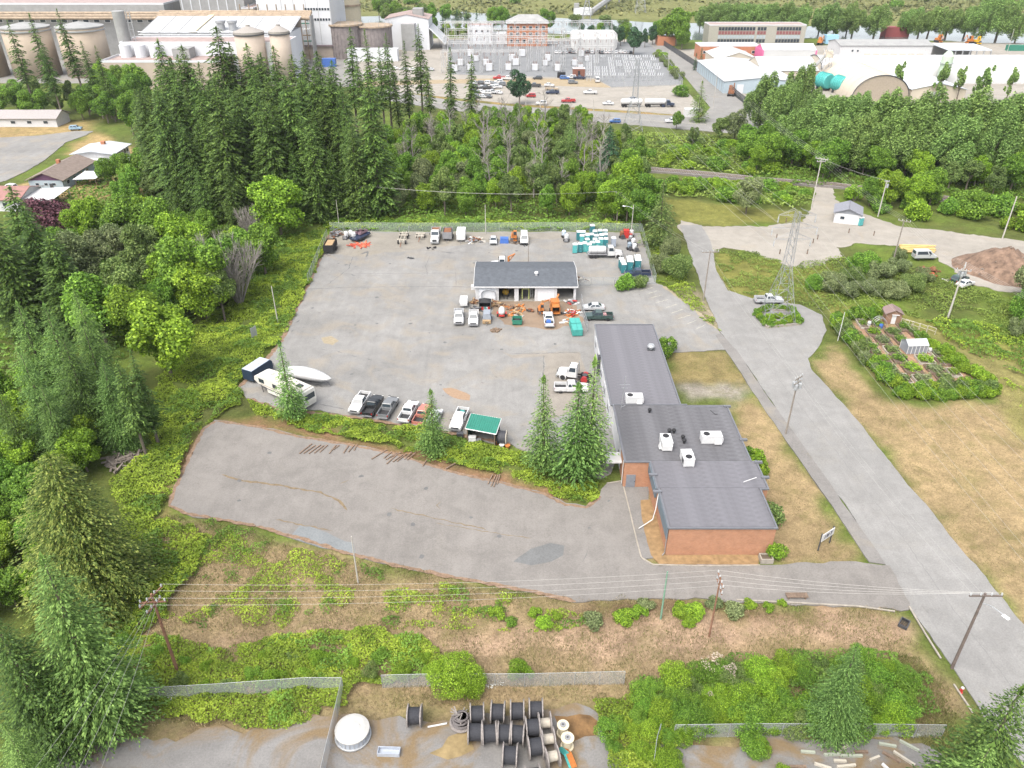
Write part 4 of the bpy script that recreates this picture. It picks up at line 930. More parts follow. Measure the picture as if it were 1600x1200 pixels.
# heading: 0 = nose away from the camera (+y), 180 = nose towards it
pk = ('pickup', pickup, (PW,))
g = 'pickups parked at the foot of the yard'
def toward(ax, ay, bx, by):
    a, b_ = P(ax, ay), P(bx, by); return math.degrees(math.atan2(-(b_.x - a.x), b_.y - a.y))
hd = toward(563, 645, 585, 612)
place(*pk, 563, 635, hd + 180, 'white pickup with dark sunroof, nose to the bramble bank', PW, g)
place(*pk, 583, 640, hd, 'black pickup with empty open bed', PB, g)
place(*pk, 607, 643, hd, 'dark grey pickup beside the black one', PG, g)
place(*pk, 639, 649, hd, 'white pickup with dark bed, tail to the bramble bank', PW, g)
place(*pk, 718, 661, hd + 180, 'white pickup with tools in its bed beside the green shelter', PW, g)
place('sedan', sedan, (PS,), 679, 657, hd, 'small silver car half hidden behind the young spruce', PS)
place(*pk, 661, 654, hd, 'faded red pickup half hidden by the young spruce', paint('faded_red', (.34, .13, .1)), g)
place(*pk, 717, 500, 183, 'silver pickup facing the lower yard beside the workshop', PS)
place(*pk, 740, 502, 181, 'white service pickup with orange rack before the workshop', PW)
place(*pk, 857, 504, 1, 'white pickup with blue load reversed before the workshop', PW)
place(*pk, 892, 611, -90, 'white pickup parked sideways beside the office spruces', PW)
place(*pk, 935, 499, 88, 'dark green pickup with loaded bed behind the office wing', PGN)
place('sedan', sedan, (PS,), 927, 484, 90, 'pale silver sedan parked beside the dark green pickup', PS)
place(*pk, 996, 432, 90, 'dark navy pickup beside the portable toilets', PNB)
place(*pk, 1200, 473, -90, 'silver pickup under the transmission tower', PS)
place('sedan', sedan, (PS,), 771, 379, 180, 'grey sedan in the back row of the yard', PS)
place('van', van, (PW,), 819, 378, 180, 'white van in the back row next to the orange digger', PW)
place('vac', bigtruck, (PW, 'tank', 8.4), 945, 402, -90, 'white vacuum tank truck in front of the toilets')
place('dumper', bigtruck, (PW, 'dump', 7.4), 681, 375, 180, 'white dump truck with rusty load in the back row')
place('crane', bigtruck, (PW, 'crane', 9.5), 797, 420, 90, 'white truck with orange loader crane behind the workshop')
place('tractor', bigtruck, (PW, 'none', 6.4), 898, 592, 75, 'white tractor unit with dark red mud guards near the office wing')
for k in list(PROTO): pass
# load in beds
for px, py, m_, lab, rz in ((857, 508, M_BLUE_, 'blue tarpaulin bundle in the white pickup bed before the workshop', 0), (722, 652, M_TEAL, 'teal tool box in the bed of the white pickup by the shelter', hd), (944, 497, paint('pinkish', (.35, .2, .2)), 'pinkish bundle in the bed of the dark green pickup', 0)):
    p = P(px, py); o = thing('cargo_bundle', lab, 'cargo', (p.x, p.y, .76), R(rz)); MB().box((0, 0, .2), (1.0, 1.1, .4), top=(.7, .8)).build('bundle', m_, o); MB().box((0, .2, .41), (.72, .08, .03)).build('strap', M_BLACK, o)

# trailers and machines ---------------------------------------------------------------
def trailer_base(o, L, W, r=.33, z=.6, axles=1):
    for s_ in (-1, 1):
        MB().box((s_ * W * .4, 0, z), (.1, L, .14)).build('frame_rail', M_DGREY, o); MB().tube((s_ * W * .4, L / 2, z), (0, L / 2 + 1.3, z), .05, .05, 6).build('drawbar', M_DGREY, o)
    MB().tube((0, L / 2 + 1.25, .05), (0, L / 2 + 1.25, z + .1), .05, .05, 6).build('jack_stand', M_GREY, o)
    wheels(o, [(s_ * (W / 2 + .05), -.2 - k * .85) for s_ in (-1, 1) for k in range(axles)], r)
def enclosed(px, py, deg, W, L, Hh, m_, roofm, label, z0=.55, front=.5):
    p = P(px, py); o = thing('cargo_trailer', label, 'trailer', (p.x, p.y, .05), R(deg)); trailer_base(o, L, W, axles=2 if L > 4.5 else 1)
    MB().sideprof([(-L / 2, z0), (-L / 2, Hh), (L / 2 - front, Hh), (L / 2, Hh - front), (L / 2, z0)], W, .06, .03).build('body', m_, o)
    MB().box((0, -front / 2, Hh + .02), (W - .1, L - front - .1, .05)).build('roof', roofm, o); MB().box((0, -L / 2 - .02, Hh / 2 + .3), (W * .86, .04, Hh - z0 - .2)).build('rear_door', m_, o)
    MB().box((0, 0, Hh + .1), (.5, .5, .12)).build('roof_vent', M_WHT, o)
    for s_ in (-1, 1): MB().box((s_ * (W / 2 + .04), -.3, .72), (.12, 1.9 if L > 4.5 else 1.0, .1)).build('mud_guard', M_DGREY, o)
    return o
enclosed(405, 588, -40 + 14, 2.3, 5.2, 2.55, mat('navy_panel', (.02, .035, .06), .5), mat('pale_blue_roof', (.34, .38, .43), .6), 'dark blue cargo trailer with pale roof beside the grass bank')
enclosed(721, 374, 180, 2.2, 4.2, 2.5, M_WHT, M_WHT, 'white cargo trailer in the back row')
enclosed(725, 478, 180, 1.6, 2.6, 1.7, M_WHT, M_WHT, 'small white trailer at the workshop corner')
def boxtrailer(px, py, deg, W, L, Hh, m_, load, label, cat='trailer'):
    p = P(px, py); o = thing('dump_trailer', label, cat, (p.x, p.y, .05), R(deg)); trailer_base(o, L, W, .38, .65, 2)
    d_ = MB(); d_.bbox(-W / 2, W / 2, -L / 2, L / 2, .72, .82); d_.bbox(-W / 2, -W / 2 + .08, -L / 2, L / 2, .82, Hh); d_.bbox(W / 2 - .08, W / 2, -L / 2, L / 2, .82, Hh); d_.bbox(-W / 2 + .08, W / 2 - .08, L / 2 - .08, L / 2, .82, Hh + .15); d_.bbox(-W / 2 + .08, W / 2 - .08, -L / 2, -L / 2 + .08, .82, Hh); d_.build('box', m_, o)
    if load: MB().box((0, 0, .82 + (Hh - .9) / 2), (W - .2, L - .2, Hh - .9), top=(.8, .8)).build('load', load, o)
    for s_ in (-1, 1):
        for k in range(4): MB().box((s_ * (W / 2 + .03), -L / 2 + .4 + k * (L - .8) / 3, (Hh + .8) / 2), (.06, .1, Hh - .8)).build('stake', m_, o)
boxtrailer(517, 392, 180, 2.4, 5.0, 2.2, M_BLACK, M_WOOD, 'black dump trailer loaded with timber at the fence corner')
boxtrailer(700, 373, 180, 2.3, 4.4, 2.3, M_GREY, M_RUST, 'grey dump trailer with rusty load beside the dump truck')
boxtrailer(563, 374, -28, 2.4, 5.6, 1.0, PNB, None, 'dark flat trailer loaded with bundles by the back fence')
for k in range(4):
    p = P(558 + k * 4, 371 - (k % 2) * 2); o = thing('cargo_bundle', 'dark wrapped bundle on the flat trailer', 'cargo', (p.x, p.y, 1.1), R(-28), 'bundles on the flat trailer'); MB().box((0, 0, .25), (.9, 2.2, .5), top=(.7, .9)).build('bundle', paint('mauve', (.16, .1, .12)), o); MB().box((0, .4, .51), (.66, .1, .03)).build('strap', M_BLACK, o)
def polecarrier(px, py, deg, L, label, stakes=True):
    p = P(px, py); o = thing('pole_trailer', label, 'trailer', (p.x, p.y, .05), R(deg))
    for s_ in (-1, 1): MB().box((s_ * .45, 0, .95), (.16, L, .22)).build('frame_rail', M_PALE, o)
    for k, y in enumerate((-L * .35, -L * .12, L * .3)): MB().box((0, y, 1.1), (2.3, .25, .2)).build('bolster', M_PALE, o)
    if stakes:
        for s_ in (-1, 1): MB().tube((s_ * 1.1, -L * .35, 1.1), (s_ * 1.2, -L * .35, 2.9), .07, .06, 6).build('stake', M_GALV, o)
    MB().tube((0, L / 2, .9), (0, L / 2 + 2.2, .6), .09, .09, 6).build('drawbar', M_RUST, o)
    wheels(o, [(s_ * .95, y) for s_ in (-1, 1) for y in (-L * .38, -L * .2)] + ([(s_ * .95, L * .32) for s_ in (-1, 1)] if L > 5 else []), .5)
polecarrier(630, 376, 180, 7.5, 'long pale pole carrying trailer with tall stakes')
polecarrier(657, 373, 180, 3.4, 'short rusty axle dolly beside the pole trailer', False)
# caravan, motor boat under white cover
p = P(450, 622); rv = thing('caravan', 'long white fifth wheel caravan behind the young spruce', 'caravan', (p.x, p.y, .05), R(toward(450, 622, 400, 600)))
L = 10.4; rv.scale = (1.08,) * 3
MB().sideprof([(-L / 2, .55), (-L / 2 - .15, 1.4), (-L / 2, 3.2), (3.0, 3.25), (5.0, 3.1), (5.9, 2.6), (6.0, 2.0), (5.2, 1.55), (3.2, 1.4), (3.1, .55)], 2.5, .08, .05).build('body', mat('caravan_shell', (.55, .53, .49), .5, var=.06), rv)
MB().box((0, -.8, 3.3), (2.2, 8.0, .08)).build('roof', mat('caravan_roof', (.5, .47, .42), .7, var=.1), rv)
for y in (-3.4, .2, 3.2): MB().box((0, y, 3.45), (.8, 1.0, .28), top=(.8, .85)).build('roof_unit', M_DGREY if y < 3 else M_WHT, rv)
MB().box((0, -L / 2 - .14, 2.2), (1.9, .06, .9)).build('rear_window', M_GLASS, rv)
for s_ in (-1, 1):
    for y0, y1 in ((-4.6, -3.9), (-2.4, -.6), (.6, 1.6), (3.6, 4.8)): MB().box((s_ * 1.26, (y0 + y1) / 2, 2.3), (.03, y1 - y0, .7)).build('side_window', M_GLASS, rv)
    MB().box((s_ * 1.265, 0, 1.3), (.02, 9.0, .14)).build('stripe', M_DGREY, rv); MB().box((s_ * 1.262, 2.0, 1.7), (.02, 5.0, .08)).build('stripe', mat('beige_stripe', (.3, .24, .17), .6), rv)
    MB().tube((s_ * 1.0, 4.6, 0), (s_ * 1.0, 4.6, 1.5), .06, .06, 6).build('landing_leg', M_DGREY, rv)
MB().box((-1.28, -4.2, 1.8), (.04, .75, 1.9)).build('door', M_DGREY, rv)
MB().box((1.35, -.6, 2.0), (.35, 3.4, 1.9)).build('slide_out', MATS['caravan_shell'], rv)
wheels(rv, [(s_ * 1.1, y) for s_ in (-1, 1) for y in (-.5, -1.6)])
p = P(480, 598); bt = thing('covered_boat', 'white covered boat on trailer behind the caravan', 'boat', (p.x, p.y, .05), R(toward(430, 585, 500, 597)))
st = []
for y, w, z0, z1 in ((-4.6, 1.15, .9, 2.1), (-3, 1.25, .7, 2.5), (-1, 1.3, .65, 2.75), (1.2, 1.25, .7, 2.65), (3.0, 1.0, .85, 2.35), (4.3, .55, 1.15, 2.0), (4.9, .12, 1.5, 1.8)):
    st.append([(-w * .35, y, z0), (w * .35, y, z0), (w, y, (z0 + z1) / 2), (w * .9, y, z1 - .25), (w * .35, y, z1), (-w * .35, y, z1), (-w * .9, y, z1 - .25), (-w, y, (z0 + z1) / 2)])
m = MB(); m.add([v for r_ in st for v in r_], [(k * 8 + i, k * 8 + (i + 1) % 8, (k + 1) * 8 + (i + 1) % 8, (k + 1) * 8 + i) for k in range(6) for i in range(8)] + [tuple(range(7, -1, -1)), tuple(48 + i for i in range(8))]); m.build('cover', mat('white_boat_cover', (.46, .46, .46), .6, var=.06), bt, smooth=True)
trailer_base(bt, 6.5, 1.9, .33, .5, 2); MB().box((0, -4.75, 1.3), (.5, .5, 1.1)).build('outboard', M_DGREY, bt)
# orange and yellow machines at the workshop
def digger(px, py, deg, label, m_, s_=1.0):
    p = P(px, py); o = thing('mini_excavator', label, 'excavator', (p.x, p.y, .05), R(deg)); o.scale = (s_,) * 3
    for k in (-1, 1):
        MB().sideprof([(-1.0, .1), (-1.1, .35), (-.9, .6), (.9, .6), (1.1, .35), (1.0, .1), (.8, 0), (-.8, 0)], .35, .03).build('track', M_BLACK, o, (k * .62, 0, 0))
    MB().box((0, -.1, .95), (1.35, 1.7, .6), top=(.95, .9)).build('house', m_, o); 
    c = MB(); c.box((-.25, .15, 1.75), (.8, .95, 1.0), top=(.9, .8)); c.build('cab', m_, o); MB().box((-.25, .66, 1.8), (.65, .04, .7)).build('windshield', M_GLASS, o)
    MB().tube((.3, .6, 1.1), (.35, 1.5, 2.5), .14, .12, 6).build('boom', m_, o); MB().tube((.35, 1.5, 2.5), (.4, 2.3, 1.3), .11, .1, 6).build('arm', m_, o); MB().box((.4, 2.35, 1.0), (.6, .45, .5), top=(1, .5)).build('bucket', M_DGREY, o)
    MB().box((0, 1.25, .35), (1.5, .1, .35)).build('blade', m_, o)
digger(845, 488, 182, 'small orange excavator parked before the workshop bays', M_ORANGE, .9)
digger(803, 375, 178, 'orange excavator with raised arm in the back row', M_ORANGE, 1.1)
p = P(867, 488); o = thing('wood_chipper', 'large orange wood chipper before the white workshop door', 'machine', (p.x, p.y, .05), R(3))
MB().box((0, .6, 1.5), (1.9, 2.2, 2.0), top=(.9, .85)).build('body', M_ORANGE, o); c = MB(); c.bbox(-.85, -.75, -2, -.5, .6, 2.1); c.bbox(.75, .85, -2, -.5, .6, 2.1); c.bbox(-.85, .85, -2, -.5, 2.0, 2.1); c.bbox(-.85, .85, -2, -.5, .5, .6); c.build('feed_hopper', M_ORANGE, o); MB().box((0, -.55, 1.3), (1.45, .1, 1.3)).build('feed_roller', M_BLACK, o); MB().tube((.3, 1.2, 2.4), (.9, 1.8, 3.2), .22, .2, 8).build('chute', M_ORANGE, o); wheels(o, [(-1.0, .4), (1.0, .4)], .38)
def forklift(px, py, label, m_, deg=180):
    p = P(px, py); o = thing('yard_machine', label, 'machine', (p.x, p.y, .1), R(deg)); MB().box((0, -.2, .8), (1.3, 2.0, .9), top=(.95, .85)).build('body', m_, o)
    for x in (-.55, .55):
        for y in (-.8, .6): MB().tube((x, y, 1.2), (x, y, 2.3), .05, .05, 5).build('post', M_BLACK, o)
        MB().box((x * .6, 1.3, 1.3), (.1, .15, 2.3)).build('mast', M_DGREY, o); MB().box((x * .6, 1.9, .15), (.14, 1.2, .06)).build('fork', M_DGREY, o)
    MB().box((0, -.1, 2.33), (1.25, 1.6, .08)).build('roof', m_, o); wheels(o, [(-.6, .7), (.6, .7), (-.6, -.9), (.6, -.9)], .33)
forklift(790, 461, 'yellow machine parked inside the first open workshop bay', M_YEL)
p = P(821, 466); o = thing('steel_cage', 'tall yellow green steel cage inside the second workshop bay', 'cage', (p.x, p.y, .1))
for x in (-.7, .7):
    for y in (-.6, .6): MB().box((x, y, 1.2), (.22, .22, 2.4)).build('post', mat('lime_paint', (.33, .36, .14), .6), o)
MB().box((0, 0, 2.4), (1.7, 1.5, .2)).build('top_panel', MATS['lime_paint'], o); MB().box((0, .5, 1.2), (1.3, .06, 2.2)).build('rear_panel', M_DGREY, o)
p = P(830.5, 465); o = thing('step_ladder', 'white ladder standing in the second workshop bay', 'ladder', (p.x, p.y, .1))
for x in (-.28, .28): MB().tube((x, 0, 0), (x * .8, .5, 2.3), .05, .05, 5).build('rail', M_WHT, o)
for k in range(6): MB().box((0, .05 + k * .075, .3 + k * .35), (.55, .1, .08)).build('rung', M_WHT, o)
p = P(784, 494); o = thing('tank_sprayer', 'white tank on a red wheeled frame before the workshop', 'machine', (p.x, p.y, .05), 0)
MB().lathe([(0, -1.1), (.45, -1.05), (.62, -.7), (.62, .7), (.45, 1.05), (0, 1.1)], (0, 0, 1.2), 16, 'Y').build('tank', M_WHT, o, smooth=True); MB().box((0, 0, .55), (1.1, 2.4, .2)).build('frame', M_RED, o); wheels(o, [(-.85, -.2), (.85, -.2)], .38)
for s_ in (-1, 1): MB().box((s_ * .85, -.2, .85), (.3, .9, .12)).build('mud_guard', M_RED, o)
p = P(761, 500); o = thing('tarped_trailer', 'small trailer under grey tarpaulin with timber in front', 'trailer', (p.x, p.y, .05), R(180)); trailer_base(o, 2.8, 1.8); MB().box((0, 0, 1.2), (1.8, 2.6, 1.2), top=(.75, .85)).build('tarpaulin', mat('grey_tarp', (.2, .22, .25), .7, var=.2), o); MB().box((0, 1.8, .5), (1.7, .6, .6)).build('timber_load', M_WOOD, o)
p = P(758, 482); o = thing('black_tent', 'black canopy tent full of tools at the arched workshop door', 'tent', (p.x, p.y, .05)); MB().add([(-1.3, -1, 1.7), (1.3, -1, 1.7), (1.3, 1, 1.7), (-1.3, 1, 1.7), (0, 0, 2.4)], [(0, 1, 4), (1, 2, 4), (2, 3, 4), (3, 0, 4), (3, 2, 1, 0)]).build('canopy', M_BLACK, o)
for x in (-1.2, 1.2):
    MB().box((x, 0, .9), (.05, 1.9, 1.7)).build('side_panel', M_BLACK, o)
    for y in (-.95, .95): MB().tube((x, y, 0), (x, y, 1.75), .03, .03, 5).build('leg', M_GALV, o)
MB().box((0, .95, .9), (2.4, .05, 1.7)).build('rear_panel', M_BLACK, o)
for i in range(5):
    p = P(754 + i * 2.4, 484); o = thing('tool_box', 'tool box under the black canopy tent', 'tool box', (p.x, p.y, .06), i * .3, 'tool boxes under the tent'); MB().box((0, 0, .3), (.35, .4, .6)).build('case', [M_RED, M_GREY, M_TEAL, M_WHT, M_RED][i], o); MB().box((0, 0, .63), (.2, .05, .06)).build('handle', M_BLACK, o)
def dumpster(px, py, deg, label, m_, W=1.9, L=1.6, Hh=1.3, lid=True):
    p = P(px, py); o = thing('dumpster', label, 'dumpster', (p.x, p.y, .05), R(deg)); c = MB(); w, l, z0 = W / 2, L / 2, .15
    c.bbox(-w, w, -l, l, z0, z0 + .08); c.bbox(-w, -w + .06, -l, l, z0, Hh); c.bbox(w - .06, w, -l, l, z0, Hh); c.bbox(-w + .06, w - .06, -l, -l + .06, z0, Hh - .15); c.bbox(-w + .06, w - .06, l - .06, l, z0, Hh + .1); c.build('bin', m_, o)
    for s_ in (-1, 1):
        MB().box((s_ * (w + .06), 0, Hh * .6), (.12, .9, .16)).build('fork_pocket', m_, o)
        if lid: MB().add([(s_ * .02, -l, Hh - .12), (s_ * w, -l, Hh - .12), (s_ * w, l, Hh + .13), (s_ * .02, l, Hh + .13), (s_ * .02, -l, Hh - .06), (s_ * w, -l, Hh - .06), (s_ * w, l, Hh + .19), (s_ * .02, l, Hh + .19)], [(4, 5, 6, 7), (0, 1, 5, 4), (1, 2, 6, 5), (2, 3, 7, 6), (3, 0, 4, 7), (3, 2, 1, 0)]).build('lid', m_, o)
    for k in (-.5, 0, .5): MB().box((k * W * .8, -l - .03, Hh * .5), (.1, .06, Hh * .7)).build('rib', m_, o)
    if not lid: MB().box((0, 0, Hh * .45), (W - .2, L - .2, Hh * .5), top=(.7, .7)).build('rubbish', M_BLACK, o)
    return o
dumpster(808, 506, 0, 'open green dumpster in front of the scrap heap', M_GREEN, lid=False)
dumpster(901, 522, 4, 'teal dumpster nearest the office wing', mat('teal_enamel', (.05, .26, .23), .5), 2.0, 2.3, 1.5)
dumpster(898, 512, 6, 'teal dumpster behind the other one by the yard fence', MATS['teal_enamel'], 2.0, 1.8, 1.5)
# heaps: each board and scrap length is its own piece of the pile
def heap(px, py, n, m_list, label, spread=1.4, Lr=(.8, 2.0), hmax=.9, seed=1, cat='scrap heap', name='scrap_heap'):
    p = P(px, py); o = thing(name, label, cat, (p.x, p.y, .03)); rr = random.Random(seed)
    for k in range(n):
        a = rr.random() * 6.28; q = rr.random() ** .6 * spread; L_ = rr.uniform(*Lr); z = max(.08, hmax * (1 - q / spread) * rr.uniform(.4, 1))
        MB().box((math.cos(a) * q, math.sin(a) * q * .8, z), (L_, rr.uniform(.1, .5), rr.uniform(.06, .3)), rr.random() * 6.28, ry=rr.uniform(-.4, .4)).build('scrap_piece', rr.choice(m_list), o)
heap(806, 483, 30, [M_ORANGE, M_RUST, M_WOOD, M_ORANGE, M_TIMBER], 'heap of orange and rusty scrap before the second workshop bay', 2.0, seed=1)
heap(805, 493, 18, [M_ORANGE, M_WOOD, M_WHT], 'lower part of the orange scrap behind the green dumpster', 1.6, seed=2)
heap(776, 477, 30, [M_TIMBER, M_RUST, M_WOOD], 'brown heap of boards before the first workshop bay', 1.6, hmax=1.5, seed=3)
heap(893, 490, 34, [M_ORANGE, M_GREY, M_WHT, M_RUST, M_RED, M_DGREY], 'mixed scrap heap along the fence at the workshop end', 1.9, seed=4)
heap(888, 502, 22, [M_ORANGE, M_WHT, M_WOOD, M_GREY], 'scrap of timber and metal behind the teal dumpsters', 1.7, hmax=.7, seed=5)
heap(893, 474, 18, [M_RED, M_DGREY, M_WHT, M_GREY], 'red and grey parts stacked at the last workshop bay', 1.1, hmax=1.3, seed=6)
heap(854, 470, 12, [M_WOOD, M_ORANGE], 'plywood sheets stacked against the closed workshop door', 1.4, (1.2, 2.2), .7, 7)
heap(740, 474, 14, [M_TIMBER, M_WOOD, M_RUST], 'boards leaning at the workshop corner', .9, hmax=1.5, seed=8)
heap(744, 485, 12, [M_DGREY, M_RUST, M_GREY], 'machine parts behind the white service pickup', 1.0, hmax=.8, seed=9)
heap(775, 517, 16, [mat('brown_tarp', (.14, .1, .07), .9, var=.3)], 'flat heap of brown sacking on the yard below the trailer', 1.1, (.7, 1.4), .25, 10)
heap(566, 384, 26, [mat('red_hose', (.4, .08, .05), .7), mat('orange_hose', (.45, .14, .08), .7)], 'pile of red hoses spread on the yard', 2.6, (1.5, 3.2), .3, 11, 'hose pile', 'hose_pile')
heap(525, 368, 22, [M_RUST, M_TIMBER, M_GREY], 'upright rusty frames and poles in the yard corner', 1.5, (1.5, 3.0), 1.8, 12)
heap(742, 377, 34, [M_WHT, M_GREY, M_RUST, M_PALE], 'pale heap of old parts beside the white cargo trailer', 2.4, hmax=1.4, seed=13)
heap(675, 388, 7, [M_BLACK], 'few black tyres and mats before the dump truck', 1.3, (.6, 1.1), .3, 14)
heap(829, 487, 9, [M_DGREY, M_RUST], 'dark steel grapple lying before the workshop', .8, (.6, 1.4), .7, 15)
heap(810, 382, 14, [M_BLACK, M_DGREY, M_TIMBER], 'black machine parts before the orange excavator', 2.0, (.8, 2.4), .5, 16)
heap(1448, 424, 26, [M_RUST, M_RUST, M_TIMBER], 'rusty red scrap among the bushes by the gravel track', 2.4, (1.0, 2.6), .9, 17)
heap(1455, 432, 12, [mat('brick_red', (.3, .06, .03), .8)], 'brick red metal sheets beside the rusty scrap', 1.2, (1.0, 1.8), .8, 18)
heap(1490, 440, 20, [M_PALE, M_GREY, M_WHT], 'pale rubble strip beside the gravel track', 2.2, (.5, 1.4), .4, 19)
heap(910, 437, 14, [M_PALE, M_GREY, M_TIMBER], 'rubble heap at the rear workshop corner', 1.6, (.6, 1.4), .5, 20)
heap(1000, 437, 10, [M_GREY, M_WHT, M_RUST], 'oddments behind the navy pickup', 1.6, (.5, 1.2), .5, 21)
heap(190, 722, 44, [mat('dead_brush', (.2, .17, .145), .95, var=.3, scale=3)], 'pile of dead grey branches under the thin firs', 2.8, (1.2, 3.0), .5, 22, 'brush pile', 'brush_pile')
heap(640, 404, 6, [M_DGREY], 'thin dark rods lying on the yard', .8, (.5, 1.2), .1, 23)
# white pumps and tanks along the yard fence
def pump(px, py, label, m_=M_WHT, s_=1.0, m2=M_GREY):
    p = P(px, py); o = thing('pump_unit', label, 'pump', (p.x, p.y, .05), random.Random(px).uniform(-.5, .5)); o.scale = (s_,) * 3
    MB().lathe([(.5, .3), (.55, .5), (.55, 1.5), (.35, 1.75), (0, 1.8)], (0, .3, 0), 14).build('vessel', m_, o, smooth=False); MB().box((0, -.6, .6), (.9, .8, .7), top=(.8, .9)).build('motor', m2, o); MB().box((0, -.1, .2), (1.2, 2.0, .14)).build('skid', M_DGREY, o); wheels(o, [(-.7, -.1), (.7, -.1)], .33)
for px, py, l in ((541, 373, 'white pump beside the dark flat trailer'), (549, 371, 'grey white vessel in the middle of the corner pumps'), (553, 374, 'white pump unit nearest the flat trailer')): pump(px, py, l)
pump(885, 377, 'white compressor by the back fence next to toilets'); pump(882, 371, 'pale tank behind the white compressor', mat('pale_blue_tank', (.38, .44, .5), .5))
for px, py, l, m_ in ((985, 379, 'grey pump first along the side fence', M_GREY), (990, 384, 'white tank second along the side fence', M_WHT), (984, 390, 'grey blue pump third along the side fence', mat('slate', (.18, .22, .26), .6)), (992, 392, 'white pump last along the side fence', M_WHT), (972, 372, 'rusty red pump at the back fence', M_RUST), (986, 370, 'white red banded tank at the yard corner', M_WHT)): pump(px, py, l, m_, 1.0, M_RED if px == 986 else M_DGREY)
pxbox('red_tank', 'red steel tank cabinet at the back corner of the yard', 'tank', 978, 371, (1.3, 1.6, 1.9), M_RED)
pxbox('blue_bin', 'blue plastic bin in the back row beside the grey sedan', 'bin', 788, 379, (2.2, 1.6, 1.2), M_BLUE_, top=(.9, .9))
# portable toilets
M_TOILR = mat('white_toilet_roof', (.46, .48, .48), .5, var=.05)
def toilet(m_):
    o = thing('portable_toilet', '', 'portable toilet'); MB().box((0, 0, 1.1), (1.12, 1.12, 2.1), top=(.97, .97)).build('cabin', m_, o); MB().box((0, -.565, 1.08), (.72, .04, 1.85)).build('door', m_, o)
    MB().box((.26, -.6, 1.1), (.06, .05, .16)).build('handle', M_WHT, o); MB().add([(-.6, -.6, 2.12), (.6, -.6, 2.12), (.6, .6, 2.12), (-.6, .6, 2.12), (-.5, -.5, 2.36), (.5, -.5, 2.36), (.5, .5, 2.36), (-.5, .5, 2.36)], [(4, 5, 6, 7), (0, 1, 5, 4), (1, 2, 6, 5), (2, 3, 7, 6), (3, 0, 4, 7), (3, 2, 1, 0)]).build('roof', M_TOILR, o)
    MB().tube((-.4, .4, 2.2), (-.4, .4, 2.6), .05, .05, 6).build('vent_pipe', M_DGREY, o); MB().box((0, 0, .05), (1.15, 1.2, .1)).build('skid', M_BLACK, o)
    for s_ in (-1, 1): MB().box((s_ * .565, 0, 1.9), (.02, .8, .18)).build('vent_slot', M_DGREY, o)
    return o
T1, T2, T3 = toilet(mat('teal_cabin', (.07, .3, .3), .55, var=.06)), toilet(mat('dark_teal_cabin', (.03, .15, .17), .55, var=.06)), toilet(mat('grey_cabin', (.26, .29, .34), .55, var=.06))
g1 = 'portable toilets by the back fence'
spots = [(898, 395, 0), (906, 394, 1), (913, 393, 0), (920, 395, 0), (904, 375, 1), (911, 375, 1), (909, 381, 0), (917, 380, 0), (924, 379, 1), (925, 365, 1), (929, 374, 1), (937, 373, 1), (945, 373, 1), (931, 381, 1), (939, 380, 1), (945, 379, 1), (938, 386, 0), (946, 386, 1), (929, 387, 0), (917, 387, 0), (925, 392, 0), (933, 391, 0)]
for px, py, k in spots:
    p = P(px, py); copy_tree((T1, T2)[k], (p.x, p.y, .05), random.Random(px).uniform(-.15, .15), ('pale' if k == 0 else 'dark') + ' teal portable toilet with white roof in the cluster by the back fence', g1)
p = P(958, 385); copy_tree(T3, (p.x, p.y, .05), 0, 'grey portable toilet beside the teal cluster')
for px, py, l in ((970, 418, 'dark teal toilet rear of the three near the side fence'), (972, 422, 'dark teal toilet middle of the three near the side fence'), (974, 426, 'dark teal toilet nearest of the three near the side fence')):
    p = P(px, py); copy_tree(T2, (p.x, p.y, .05), 0, l)
for i, (px, l) in enumerate(((983, 'long dark teal toilet block nearer the toilets'), (995, 'long dark teal toilet block at the side fence'))):
    p = P(px, 422 - i * 2); copy_tree(T2, (p.x, p.y, .05), R(-4), l, scale=(1.25, 2.9, 1.25))
p = P(1343, 352); copy_tree(T1, (p.x, p.y, 0), .4, 'teal portable toilet beside the small white building')
for o in (T1, T2, T3):
    for c, ss in recipe(o): bpy.data.objects.remove(c)
    bpy.data.objects.remove(o)
# things by the gravel track
for k in range(7):
    p = P(1432 + (k % 2) * 2, 395 - k * 1.7); o = thing('stacked_pole', 'yellow timber pole in the stack by the gravel track', 'pole', (p.x, p.y, .25 + .12 * (k % 3)), R(-3), 'stacked yellow poles'); MB().tube((-4.2, 0, 0), (4.2, 0, 0), .22, .17, 10).build('log', mat('yellow_timber', (.46, .34, .14), .8, var=.15, scale=1), o); MB().tube((4.2, 0, 0), (4.23, 0, 0), .15, .15, 10).build('cut_end', M_WOOD, o)
place('van', van, (PW,), 1443, 404, -88, 'grey white work truck beside the yellow poles', PS)
place('sedan', sedan, (PS,), 1507, 447, -60, 'white car behind the transformer pole', PW)
place('suv', sedan, (PS, True), 1498, 440, -60, 'dark green vehicle behind the transformer pole', PGN)
